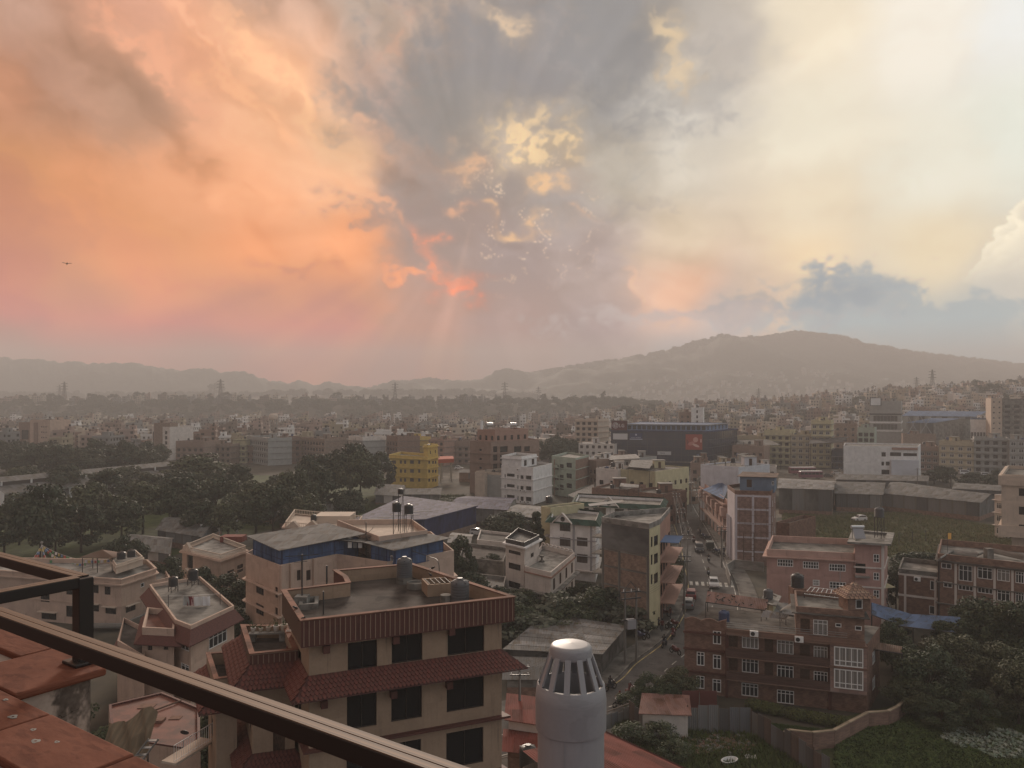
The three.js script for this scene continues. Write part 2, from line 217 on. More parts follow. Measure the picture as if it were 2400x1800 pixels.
const tinT = tex(512, (u, v) => { const sheet = H2[(Math.floor(u * 8) & 7) | (Math.floor(v * 2) << 8)], b = fbm(u * 6, v * 4, 5, 6), r = sst(0.1, 0.3, fbm(u * 24, v * 5 + 3, 5, 24)); return [0.76 + sheet * 0.2 + b * 0.24 - r * 0.10, 0.76 + sheet * 0.2 + b * 0.22 - r * 0.17, 0.75 + sheet * 0.2 + b * 0.22 - r * 0.24]; }, [1 / 8, 1 / 8]);
const tinB = tex(128, (u, v) => 0.5 + 0.5 * Math.cos(u * Math.PI * 2 * 8), 1 / 1.6);
const asphT = tex(512, (u, v) => { const b = fbm(u * 5, v * 5, 5, 5), f = fbm(u * 120, v * 120, 2, 120), p = sst(0.15, 0.22, fbm(u * 7 + 9, v * 7, 4, 7)); return 0.74 + b * 0.3 + f * 0.2 - p * 0.13; }, 1 / 14);
const rustT = tex(256, (u, v) => { const b = fbm(u * 10, v * 10, 5, 10), f = fbm(u * 60, v * 60, 3, 60); return [0.7 + b * 0.5 + f * 0.25, 0.66 + b * 0.5 + f * 0.22, 0.6 + b * 0.45 + f * 0.2]; }, 1 / 0.9);
const foldT = tex(128, (u, v) => 0.72 + 0.16 * Math.sin(u * 50) + 0.1 * Math.sin(u * 113 + 1) + H2[Math.floor(u * 128)] * 0.05, 1);
const PL = (r, g, b, o = {}) => MS(r, g, b, 0.92, { map: plasterT, bumpMap: plasterB, bumpScale: 0.004, ...o });
const CO = (r, g, b, o = {}) => MS(r * 0.66, g * 0.65, b * 0.64, 0.97, { map: concT, ...o });
const TN = (r, g, b, o = {}) => MS(r * 0.52, g * 0.52, b * 0.54, 0.9, { map: tinT, bumpMap: tinB, bumpScale: 0.03, ...o });
const M = {
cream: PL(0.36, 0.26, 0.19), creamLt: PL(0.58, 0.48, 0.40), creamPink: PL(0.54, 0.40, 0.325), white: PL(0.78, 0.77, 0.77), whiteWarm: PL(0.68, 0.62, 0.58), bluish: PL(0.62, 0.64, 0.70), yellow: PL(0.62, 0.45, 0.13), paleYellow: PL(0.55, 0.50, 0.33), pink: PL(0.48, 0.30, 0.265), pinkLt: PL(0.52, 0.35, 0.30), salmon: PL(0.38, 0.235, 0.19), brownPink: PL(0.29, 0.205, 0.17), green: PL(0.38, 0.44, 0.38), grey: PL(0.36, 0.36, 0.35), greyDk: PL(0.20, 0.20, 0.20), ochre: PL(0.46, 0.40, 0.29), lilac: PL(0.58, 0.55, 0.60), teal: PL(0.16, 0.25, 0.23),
conc: CO(0.34, 0.33, 0.31), concDk: CO(0.20, 0.19, 0.18), concLt: CO(0.46, 0.45, 0.43), roofDk: CO(0.15, 0.13, 0.12), roof: CO(0.28, 0.26, 0.24), render: CO(0.27, 0.27, 0.27),
brick: MS(0.27, 0.195, 0.165, 0.95, { map: brickT }), brickRed: MS(0.235, 0.16, 0.133, 0.95, { map: brickT }), brickPale: MS(0.32, 0.26, 0.225, 0.95, { map: brickT }), brickPink: MS(0.33, 0.25, 0.235, 0.95, { map: brickT }),
tin: TN(0.34, 0.33, 0.31), tinLt: TN(0.48, 0.47, 0.45), tinDk: TN(0.20, 0.195, 0.19), tinBlue: TN(0.24, 0.36, 0.60), tinNavy: TN(0.08, 0.10, 0.24), tinPurple: TN(0.30, 0.29, 0.38), tinRed: TN(0.34, 0.10, 0.075), tinPink: TN(0.42, 0.24, 0.20), tinGreen: TN(0.10, 0.19, 0.15), tinRust: TN(0.30, 0.20, 0.15), wallBlue: TN(0.17, 0.27, 0.50),
cope: MS(0.24, 0.12, 0.085, 0.88, { map: concT }), maroon: MS(0.105, 0.036, 0.027, 0.7, { map: plasterT }), terra: MS(0.17, 0.055, 0.035, 0.75, { map: concT }), terraTile: MS(0.155, 0.042, 0.032, 0.7, { map: rustT }), terraTile2: MS(0.125, 0.036, 0.029, 0.7, { map: rustT }), terraDk: MS(0.07, 0.024, 0.02, 0.8),
glass: MS(0.012, 0.012, 0.014, 0.12), glass2: MS(0.03, 0.032, 0.036, 0.25), curtain: MS(0.30, 0.28, 0.26, 0.9, { map: foldT }), curtain2: MS(0.16, 0.14, 0.13, 0.9, { map: foldT }), glassBlue: MS(0.02, 0.03, 0.06, 0.15),
frameW: MS(0.72, 0.71, 0.69, 0.5), frameD: MS(0.035, 0.025, 0.02, 0.5), wood: MS(0.10, 0.055, 0.035, 0.7, { map: rustT }), metalDk: MS(0.03, 0.03, 0.032, 0.5), metal: MS(0.30, 0.30, 0.30, 0.45, { metalness: 0.6 }), steel: MS(0.55, 0.55, 0.55, 0.35, { metalness: 0.8 }), greyPaint: MS(0.30, 0.30, 0.32, 0.6),
tank: MS(0.018, 0.018, 0.02, 0.45), tankGrey: MS(0.085, 0.085, 0.09, 0.6), tankBlue: MS(0.03, 0.05, 0.12, 0.5), asphalt: MS(0.135, 0.128, 0.122, 0.95, { map: asphT }), pave: CO(0.26, 0.25, 0.235), kerb: CO(0.38, 0.36, 0.33), lineW: MS(0.55, 0.54, 0.50, 0.8, { map: concT }), lineY: MS(0.50, 0.40, 0.18, 0.8, { map: concT }),
pvc: MS(0.60, 0.60, 0.61, 0.5), black: MS(0.01, 0.01, 0.011, 0.6), rubber: MS(0.018, 0.018, 0.018, 0.85), dish: MS(0.62, 0.62, 0.62, 0.5), cloth: MS(0.62, 0.60, 0.58, 0.9), tarp: MS(0.20, 0.15, 0.10, 0.9),
};
// ---------------------------------------------------------------- building kit
const area2 = P => P.reduce((s, p, i) => { const q = P[(i + 1) % P.length]; return s + p[0] * q[1] - q[0] * p[1]; }, 0);
function offsetPoly(P, d) {                                              // outwards by d; P runs front-left, front-right, back-right, back-left
const n = P.length, out = [];
for (let i = 0; i < n; i++) {
const a = P[(i + n - 1) % n], b = P[i], c = P[(i + 1) % n];
const e1 = [b[0] - a[0], b[1] - a[1]], e2 = [c[0] - b[0], c[1] - b[1]], l1 = Math.hypot(...e1), l2 = Math.hypot(...e2), n1 = [-e1[1] / l1, e1[0] / l1], n2 = [-e2[1] / l2, e2[0] / l2];
const k = Math.max(0.35, 1 + n1[0] * n2[0] + n1[1] * n2[1]); out.push([b[0] + d * (n1[0] + n2[0]) / k, b[1] + d * (n1[1] + n2[1]) / k]);
}
return out;
}
const shapeOf = (P, hole) => { const s = new THREE.Shape(P.map(p => new THREE.Vector2(p[0], -p[1]))); if (hole) s.holes.push(new THREE.Path(hole.map(p => new THREE.Vector2(p[0], -p[1])))); return s; };
const prism = (P, y, h, hole, bevel = 0) => new THREE.ExtrudeGeometry(shapeOf(P, hole), { depth: h, bevelEnabled: bevel > 0, bevelSize: bevel, bevelThickness: bevel, bevelSegments: 1, bevelOffset: -bevel }).rotateX(-Math.PI / 2).translate(0, y, 0);
const flat = (P, y) => new THREE.ShapeGeometry(shapeOf(P)).rotateX(-Math.PI / 2).translate(0, y, 0);
function edgeM(P, i) { const a = P[i], b = P[(i + 1) % P.length], L = Math.hypot(b[0] - a[0], b[1] - a[1]), ux = (b[0] - a[0]) / L, uz = (b[1] - a[1]) / L; return { L, m: new M4().makeBasis(new V3(ux, 0, uz), new V3(0, 1, 0), new V3(-uz, 0, ux)).setPosition(a[0], 0, a[1]), a, b }; }
const uAt = (P, i, px) => { const a = P[i], b = P[(i + 1) % P.length], k = (px - CX) / F, dx = b[0] - a[0], dz = b[1] - a[1], s = (-k * a[1] - a[0]) / (dx + k * dz); return [s * Math.hypot(dx, dz), -(a[1] + dz * s)]; };
const gcache = {};
function frameGeo(w, h, st) {                                            // frame, mullions and transom of a window w x h, in its own plane
const key = [w.toFixed(2), h.toFixed(2), JSON.stringify(st)].join(); if (gcache[key]) return gcache[key];
const t = st.t || 0.06, l = [box(w, t, 0.06, 0, h / 2 - t / 2, 0), box(w, t, 0.06, 0, -h / 2 + t / 2, 0), box(t, h - 2 * t, 0.06, -w / 2 + t / 2, 0, 0), box(t, h - 2 * t, 0.06, w / 2 - t / 2, 0, 0)];
const n = st.n || 1; for (let i = 1; i < n; i++) l.push(box(t * 0.9, h - 2 * t, 0.05, -w / 2 + w * i / n, 0, 0.002));
if (st.tr) l.push(box(w - 2 * t, t * 0.8, 0.046, 0, h / 2 - h * st.tr, 0.004));
if (st.bars) for (let i = 1; i < 9; i++) l.push(box(0.018, h - 2 * t, 0.018, -w / 2 + w * i / 9, 0, 0.05));
return gcache[key] = merge(l);
}
const paneGeo = (w, h) => { const k = 'p' + w.toFixed(2) + '_' + h.toFixed(2); return gcache[k] || (gcache[k] = new THREE.PlaneGeometry(w, h)); };
const STY = {
dark: { pane: M.glass, frame: M.frameD, n: 2, t: 0.05, d: 0.12 }, darkBig: { pane: M.glass, frame: M.frameD, n: 2, t: 0.05, d: 0.16 }, hole: { pane: M.glass, d: 0.25 }, plain: { pane: M.glass2, d: 0.1 },
white: { pane: M.glass2, frame: M.frameW, n: 3, tr: 0.26, t: 0.075, d: 0.08 }, white2: { pane: M.glass2, frame: M.frameW, n: 2, tr: 0.25, t: 0.08, d: 0.08 }, white4: { pane: M.glass2, frame: M.frameW, n: 4, t: 0.075, d: 0.08 }, whiteC: { pane: M.curtain, frame: M.frameW, n: 3, tr: 0.25, t: 0.075, d: 0.08 }, small: { pane: M.glass2, frame: M.frameW, n: 1, t: 0.07, d: 0.08 },
bay: { pane: M.curtain, frame: M.frameW, n: 5, tr: 0.72, t: 0.1, d: 0.07 }, brown: { pane: M.glass2, frame: M.wood, n: 3, t: 0.07, d: 0.12 }, curtD: { pane: M.curtain2, frame: M.frameD, n: 2, t: 0.06, d: 0.1 }, door: { pane: M.wood, frame: M.wood, n: 1, t: 0.08, d: 0.2, name: 'door' }, shutter: { pane: M.tinDk, d: 0.15, name: 'shutter' },
};
function bld(o) {
const P = o.P, n = P.length, y0 = o.y0 ?? 0, y1 = o.y1, g = thing(o.name || 'building', o.label, o.category || 'building', [P[0][0], y0, P[0][1]], 0, o.group);
const Q = P.map(p => [p[0] - P[0][0], p[1] - P[0][1]]), H = y1 - y0, wall = o.wall || M.cream, holes = P.map(() => []), wins = [];
for (const w of o.wins || []) {
const st = { ...STY[w.s || 'dark'], ...(w.o || {}) };
const add = (u, v, ww, hh) => { const L = edgeM(Q, w.e).L; if (ww < 0.25 || hh < 0.25 || u < 0.05 || u + ww > L - 0.05 || v < 0.02 || v + hh > H - 0.03) return; holes[w.e].push([u, v, ww, hh]); wins.push({ e: w.e, u, v, w: ww, h: hh, st, sh: w.sh, sill: w.sill, label: w.label }); };
if (w.x) { const [u0, d0] = uAt(P, w.e, w.x[0]), [u1, d1] = uAt(P, w.e, w.x[1]), d = (d0 + d1) / 2, t = yAt(w.y[0], d) - y0, b = yAt(w.y[1], d) - y0; add(Math.min(u0, u1), b, Math.abs(u1 - u0), t - b); }
else { const L = edgeM(Q, w.e).L, c = w.c || Math.max(1, Math.round(L / (w.sp || 3))); for (const v of w.v) for (let i = 0; i < c; i++) { if (w.skip && w.skip(i, v)) continue; const u = w.u ? w.u[i] : (i + 0.5) * L / c - w.w / 2; add(u, v, w.w, w.h); } }
}
const sheets = [], rest = {};
for (let i = 0; i < n; i++) {
const { L, m } = edgeM(Q, i), s = new THREE.Shape([new THREE.Vector2(0, 0), new THREE.Vector2(L, 0), new THREE.Vector2(L, H), new THREE.Vector2(0, H)]), l = [];
for (const [u, v, w, h] of holes[i]) s.holes.push(new THREE.Path([[u, v], [u, v + h], [u + w, v + h], [u + w, v]].map(q => new THREE.Vector2(...q))));
l.push(new THREE.ShapeGeometry(s));
for (const w of wins) if (w.e === i) { const D = w.st.d, cx = w.u + w.w / 2, cy = w.v + w.h / 2; l.push(new THREE.PlaneGeometry(D, w.h).rotateY(Math.PI / 2).translate(w.u, cy, -D / 2), new THREE.PlaneGeometry(D, w.h).rotateY(-Math.PI / 2).translate(w.u + w.w, cy, -D / 2), new THREE.PlaneGeometry(w.w, D).rotateX(-Math.PI / 2).translate(cx, w.v, -D / 2), new THREE.PlaneGeometry(w.w, D).rotateX(Math.PI / 2).translate(cx, w.v + w.h, -D / 2)); }
const geo = merge(l).applyMatrix4(m), mat = (o.walls && o.walls[i]) || wall; (rest[mat.uuid] = rest[mat.uuid] || [mat, []])[1].push(geo);
}
const ph = o.par ?? 0.8, pt = o.parT ?? 0.18;
if (ph > 0) { const pm = o.parM || wall; (rest[pm.uuid] = rest[pm.uuid] || [pm, []])[1].push(prism(Q, H, ph, offsetPoly(Q, -pt))); if (o.cope) mesh('coping', prism(offsetPoly(Q, 0.06), H + ph, 0.08, offsetPoly(Q, -pt - 0.06)), o.cope, g); }
for (const [mat, l] of Object.values(rest)) mesh('wall', merge(l), mat, g);
if (o.roof !== null) mesh('roof', flat(Q, H - 0.02), o.roof || M.roof, g);
for (const b of o.bands || []) mesh(b.name || 'ledge', prism(offsetPoly(Q, b.out ?? 0.15), b.y - y0, b.t ?? 0.15, offsetPoly(Q, -0.04)), b.m || wall, g);
for (const w of wins) {
const { m } = edgeM(Q, w.e), p = mesh(w.st.name || 'window', paneGeo(w.w, w.h), w.st.pane, g);
p.applyMatrix4(m.clone().multiply(new M4().makeTranslation(w.u + w.w / 2, w.v + w.h / 2, -w.st.d + 0.005)));
if (w.st.frame) { const f = mesh('window_frame', frameGeo(w.w, w.h, w.st), w.st.frame, p); f.position.z = 0.035; if (w.st.name === 'door') f.name = 'door_frame'; }
if (w.sh) { const s = mesh('sun_shade', bx(w.w + 0.5, 0.09, w.sh, 0, 0, w.sh / 2), o.shM || wall, g); s.applyMatrix4(m.clone().multiply(new M4().makeTranslation(w.u + w.w / 2, w.v + w.h + 0.12, 0.003))); }
if (w.sill) { const s = mesh('sill', bx(w.w + 0.2, 0.08, 0.16, 0, 0, 0.08), o.shM || wall, g); s.applyMatrix4(m.clone().multiply(new M4().makeTranslation(w.u + w.w / 2, w.v - 0.085, 0.003))); }
}
g.userData_ = { Q, H, P, y0, y1 };
return Object.assign(g, { Q, H, P, y0: y0, y1: y1, em: i => edgeM(Q, i) });
}
// a slab or box fixed to wall e of building b: u, v along and up the wall, w, h, and how far it stands out
function fix(b, name, e, u, v, w, h, out, mat, z = 0.003) { const m = mesh(name, bx(w, h, out, 0, 0, out / 2), mat, b); m.applyMatrix4(b.em(e).m.clone().multiply(new M4().makeTranslation(u + w / 2, v, z))); return m; }
function fixGeo(b, name, e, u, v, z, geo, mat) { const m = mesh(name, geo, mat, b); m.applyMatrix4(b.em(e).m.clone().multiply(new M4().makeTranslation(u, v, z))); return m; }
const balusters = (L, h, step = 0.35, r = 0.05) => { const l = [box(L, 0.1, 0.14, 0, h, 0), box(L, 0.08, 0.14, 0, 0.04, 0)]; for (let x = -L / 2 + step / 2; x < L / 2; x += step) l.push(new THREE.LatheGeometry([[r * .6, 0.08], [r, h * 0.3], [r * 0.55, h * 0.6], [r * 0.8, h - 0.05]].map(p => new THREE.Vector2(...p)), 5).translate(x, 0, 0)); return merge(l); };
const railing = (L, h, step = 0.14) => { const l = [box(L, 0.04, 0.04, 0, h, 0), box(L, 0.03, 0.03, 0, 0.1, 0)]; for (let x = -L / 2; x <= L / 2 + 0.01; x += step) l.push(box(0.018, h, 0.018, x, h / 2, 0)); return merge(l); };
const gableGeo = (w, h, d) => { const s = new THREE.Shape([new THREE.Vector2(-w / 2, 0), new THREE.Vector2(w / 2, 0), new THREE.Vector2(0, h)]); return new THREE.ExtrudeGeometry(s, { depth: d, bevelEnabled: false }); };
// water tank: ribbed body, domed shoulder, lid
const tankCache = {};
function tankParts(r, h) { const k = r + '_' + h; if (tankCache[k]) return tankCache[k]; const pts = [[0, 0], [r, 0]]; const n = 7; for (let i = 0; i < n; i++) { const a = i / n * h * 0.82, b = (i + 1) / n * h * 0.82; pts.push([r, a + 0.01], [r, b - 0.05], [r * 0.955, b - 0.03], [r * 0.955, b - 0.01]); } pts.push([r * 0.97, h * 0.83], [r * 0.8, h * 0.93], [r * 0.42, h * 0.98], [0, h * 0.985]); const rib = []; for (let i = 0; i < 6; i++) rib.push(bar([r * 0.3, h * 0.99, 0], [r * 0.98, h * 0.88, 0], 0.07).rotateY(i * Math.PI / 3)); return tankCache[k] = [new THREE.LatheGeometry(pts.map(p => new THREE.Vector2(...p)), 20), new THREE.CylinderGeometry(r * 0.3, r * 0.33, h * 0.08, 14).translate(0, h * 1.01, 0), merge(rib)]; }
function waterTank(pos, r, h, mat, label, group = 'rooftop water tanks', stand = 0) { const t = thing('water_tank', label, 'water tank', pos, rr(0, 1), group), [b, l, rb] = tankParts(r, h); const up = o => { o.position.y = stand; return o; }; up(mesh('tank_body', b, mat, t)); up(mesh('tank_lid', l, mat, t)); up(mesh('tank_ribs', rb, mat, t)); if (stand > 0) { for (const [x, z] of [[-1, -1], [1, -1], [1, 1], [-1, 1]]) mesh('stand_leg', bx(0.06, stand, 0.06, x * r * 0.75, 0, z * r * 0.75), M.metalDk, t); mesh('stand_platform', bx(r * 1.7, 0.06, r * 1.7, 0, stand - 0.06, 0), M.metalDk, t); mesh('stand_brace', merge([bar([-r * 0.75, 0.1, r * 0.75], [r * 0.75, stand - 0.1, r * 0.75], 0.035), bar([r * 0.75, 0.1, r * 0.75], [r * 0.75, stand - 0.1, -r * 0.75], 0.035), bar([-r * 0.75, 0.1, -r * 0.75], [-r * 0.75, stand - 0.1, r * 0.75], 0.035)]), M.metalDk, t); } return t; }
function skirtOf(bb, y, h, out, mat) { const A = offsetPoly(bb.Q, 0.05), B = offsetPoly(bb.Q, out), v = (p, q) => new V3(p[0], q, p[1]), n = A.length, l = []; for (let i = 0; i < n; i++) { const j = (i + 1) % n; l.push(quad4(v(B[i], y), v(B[j], y), v(A[j], y + h), v(A[i], y + h))); } return mesh('roof_skirt', merge(l), mat, bb); }
// ---------------------------------------------------------------- the roof we stand on: parapet, copings, railing, vent pipe
{
const th = -0.603, base = thing('rooftop_parapet', 'near parapet with terracotta coping tiles and stained white side wall', 'parapet', [0, 0, 0], th);
const cY = EYE - 1.23;
const mould = tex(512, (u, v) => { const b = fbm(u * 5, v * 5, 5, 5), top = fbm(u * 9 + 2, 0.3, 4, 9), st = sst(0.1, 0.5, fbm(u * 11 + b * 1.5, v * 2.4 + 4, 6, 11) * 0.8 + b * 0.8 + fbm(u * 30, v * 22, 4, 30) * 0.25 + (v - 0.66) * 0.6 + top * 0.4), cr = sst(0.965, 1, 1 - Math.abs(fbm(u * 4 + 3, v * 5, 5, 4)) * 2.2), f = fbm(u * 70, v * 70, 2, 70) * 0.08; const k = 0.82 + b * 0.16 + f - st * 0.6 - cr * 0.18; return [k, k * 0.97, k * 0.94]; }, 1);
const wallM = MS(0.50, 0.42, 0.37, 0.95, { map: mould, bumpMap: plasterB, bumpScale: 0.006 });
const uvWall = (g, w, h) => { const p = g.attributes.position, n = g.attributes.normal, a = []; for (let i = 0; i < p.count; i++) a.push((Math.abs(n.getX(i)) > 0.5 ? p.getZ(i) : p.getX(i)) / w + 0.13, (p.getY(i) - (cY - 0.03)) / h + 1); g.setAttribute('uv', new THREE.Float32BufferAttribute(a, 2)); return g; };
mesh('parapet_wall', uvWall(bx(30, 12, 0.23, -1, cY - 12.03, -1.285), 0.9, 0.9), wallM, base);
mesh('pier_wall', uvWall(bx(6, 12, 0.37, -6.54, cY - 12.03, -1.595), 0.9, 0.9), wallM, base);
mesh('roof_deck', bx(30, 0.2, 14, -1, cY - 0.72, 5.82), M.terra, base);
const tileM = [0, 1, 2, 3].map(k => MS(0.185 + k * 0.01, 0.072 + k * 0.005, 0.046 + k * 0.004, 0.95, { map: tex(256, (u, v) => { const b = fbm(u * 4 + k * 7, v * 4, 5, 4), f = fbm(u * 50, v * 50, 3, 50), sc = sst(0.94, 1, 1 - Math.abs(fbm(u * 3 + k * 3, v * 9, 4, 3)) * 2.6), d = sst(0.10, 0.3, fbm(u * 6 + k, v * 6 + 7, 4, 6)); return [0.84 + b * 0.2 + f * 0.09 - d * 0.16 + sc * 0.03, 0.82 + b * 0.24 + f * 0.09 - d * 0.16 + sc * 0.05, 0.8 + b * 0.24 + f * 0.09 - d * 0.14 + sc * 0.05]; }, [0.9, 1.2]), bumpMap: plasterB, bumpScale: 0.0012 }));
const tg = new RoundedBoxGeometry(0.594, 0.035, 0.28, 2, 0.01), tg2 = new RoundedBoxGeometry(0.5, 0.035, 0.384, 2, 0.012), tg3 = new RoundedBoxGeometry(0.594, 0.035, 0.15, 2, 0.01);
for (let i = 0; i < 26; i++) { const t = mesh('coping_tile', tg, tileM[i % 4], base); t.position.set(-9.6 + i * 0.6 + 0.12, cY - 0.0175 + (i % 3) * 0.0015, -1.31); }
for (let i = 0; i < 8; i++) { const t = mesh('coping_tile', tg3, tileM[(i + 1) % 4], base); t.position.set(-4.32 - i * 0.6, cY - 0.018, -1.765); }
{ const t = mesh('coping_tile', tg2, tileM[2], base); t.position.set(-3.765, cY - 0.0165, -1.65); }
// blobs of old paint on the tiles
for (const [b, a, r] of [[-3.27, 1.35, 0.015], [-3.08, 1.34, 0.009], [-2.97, 1.30, 0.014], [-2.90, 1.34, 0.008], [-3.48, 1.41, 0.009]]) { const s = new THREE.Shape(); for (let i = 0; i <= 16; i++) { const q = i / 16 * 2 * Math.PI, k = r * (1 + 0.14 * Math.sin(3 * q + b * 9) + 0.1 * Math.sin(5 * q)); s[i ? 'lineTo' : 'moveTo'](Math.cos(q) * k * 1.4, Math.sin(q) * k); } s.holes.push(new THREE.Path(Array.from({ length: 9 }, (_, i) => new THREE.Vector2(Math.cos(i * 0.7) * r * 0.45, Math.sin(i * 0.7) * r * 0.3)))); mesh('paint_spot', new THREE.ExtrudeGeometry(s, { depth: 0.0012, bevelEnabled: false }).rotateX(-Math.PI / 2).translate(b, cY + 0.0022, -a), M.concLt, base); }
mesh('inner_ledge', bx(30, 0.10, 0.10, -1, cY - 0.16, -1.12), M.terraDk, base);

const rustLitM = MS(0.20, 0.115, 0.066, 0.7, { map: tex(512, (u, v) => { const b = fbm(u * 12, v * 6, 5, 12), f = fbm(u * 90, v * 40, 3, 90), d = sst(0.05, 0.3, fbm(u * 20 + 3, v * 12 + 7, 4, 20)); return [0.72 + b * 0.4 + f * 0.3 - d * 0.3, 0.70 + b * 0.42 + f * 0.28 - d * 0.3, 0.68 + b * 0.42 + f * 0.26 - d * 0.28]; }, [0.7, 0.7]) });  // brown rust and dust, with low sunlight on the rail top painted in
const steelM = MS(0.022, 0.017, 0.014, 0.5), rail = thing('steel_railing', 'rusty box steel handrail slanting across the near parapet', 'railing', [0, 0, 0], th), rY = EYE - 0.825;  // near-black steel; shade of the viewer-facing rail sides is put into this colour
const rb = (L, x, z, n = 'handrail', turn = 0) => { const b = mesh(n, new RoundedBoxGeometry(L, 0.05, 0.0295, 2, 0.004), steelM, rail); b.position.set(x, rY - 0.025, z); b.rotation.y = turn; const w = mesh('rust_and_lit_top', new RoundedBoxGeometry(L, 0.003, 0.0275, 1, 0.001), rustLitM, b); w.position.y = 0.0252; return b; };
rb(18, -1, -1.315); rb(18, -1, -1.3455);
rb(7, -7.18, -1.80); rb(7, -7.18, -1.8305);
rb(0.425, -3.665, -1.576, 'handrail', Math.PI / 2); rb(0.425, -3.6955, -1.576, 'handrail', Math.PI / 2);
const post = (x, z, bot) => { const p = mesh('post', new RoundedBoxGeometry(0.068, rY - bot - 0.004, 0.068, 2, 0.005), steelM, rail); p.position.set(x, (rY + bot) / 2 - 0.004, z); const f = mesh('base_plate', new RoundedBoxGeometry(0.13, 0.016, 0.13, 2, 0.005), steelM, rail); f.position.set(x, bot + 0.009, z); };
post(-3.68, -1.816, cY); post(-7.4, -1.816, cY - 0.01); post(-6.2, -1.33, cY); post(2.4, -1.33, cY);
const vent = thing('vent_pipe', 'pale grey plastic vent pipe with slotted cone cowl', 'vent pipe', [0.095, cY - 0.5, -1.24]), b0 = EYE - 0.395 - (cY - 0.5);
const L = pts => new THREE.LatheGeometry(pts.map(p => new THREE.Vector2(...p)), 56);
const pvcT = MS(0.33, 0.325, 0.335, 0.5, { map: tex(256, (u, v) => 0.88 + fbm(u * 5, v * 3, 4, 5) * 0.08 + fbm(u * 60, v * 60, 2, 60) * 0.04 - sst(0.24, 0.34, fbm(u * 12, v * 9 + 3, 4, 12)) * 0.07, [1, 1]) });
mesh('pipe', L([[0.0535, -0.3], [0.0535, b0 - 0.10]]), pvcT, vent);
mesh('collar', L([[0.0535, b0 - 0.136], [0.0568, b0 - 0.134], [0.0572, b0 - 0.086], [0.0565, b0 - 0.08], [0.0545, b0 - 0.064], [0.050, b0 - 0.0625], [0.050, b0 - 0.13]]), pvcT, vent);
mesh('cap', L([[0.0, b0 + 0.0015], [0.026, b0], [0.0315, b0 - 0.002], [0.0338, b0 - 0.006], [0.0352, b0 - 0.0185], [0.0325, b0 - 0.0185], [0.030, b0 - 0.008], [0, b0 - 0.006]]), pvcT, vent);
for (let i = 0; i < 12; i++) { const a = (i + 0.5) / 12 * 2 * Math.PI + 0.06; const r = mesh('cowl_slat', bar([0.0338, b0 - 0.016, 0], [0.0525, b0 - 0.068, 0], 0.0035, 0.0092).rotateY(a), pvcT, vent); }
mesh('mould_line', bx(0.0012, b0 - 0.136 + 0.3, 0.001, -0.014, -0.3, 0.0519), pvcT, vent);
}
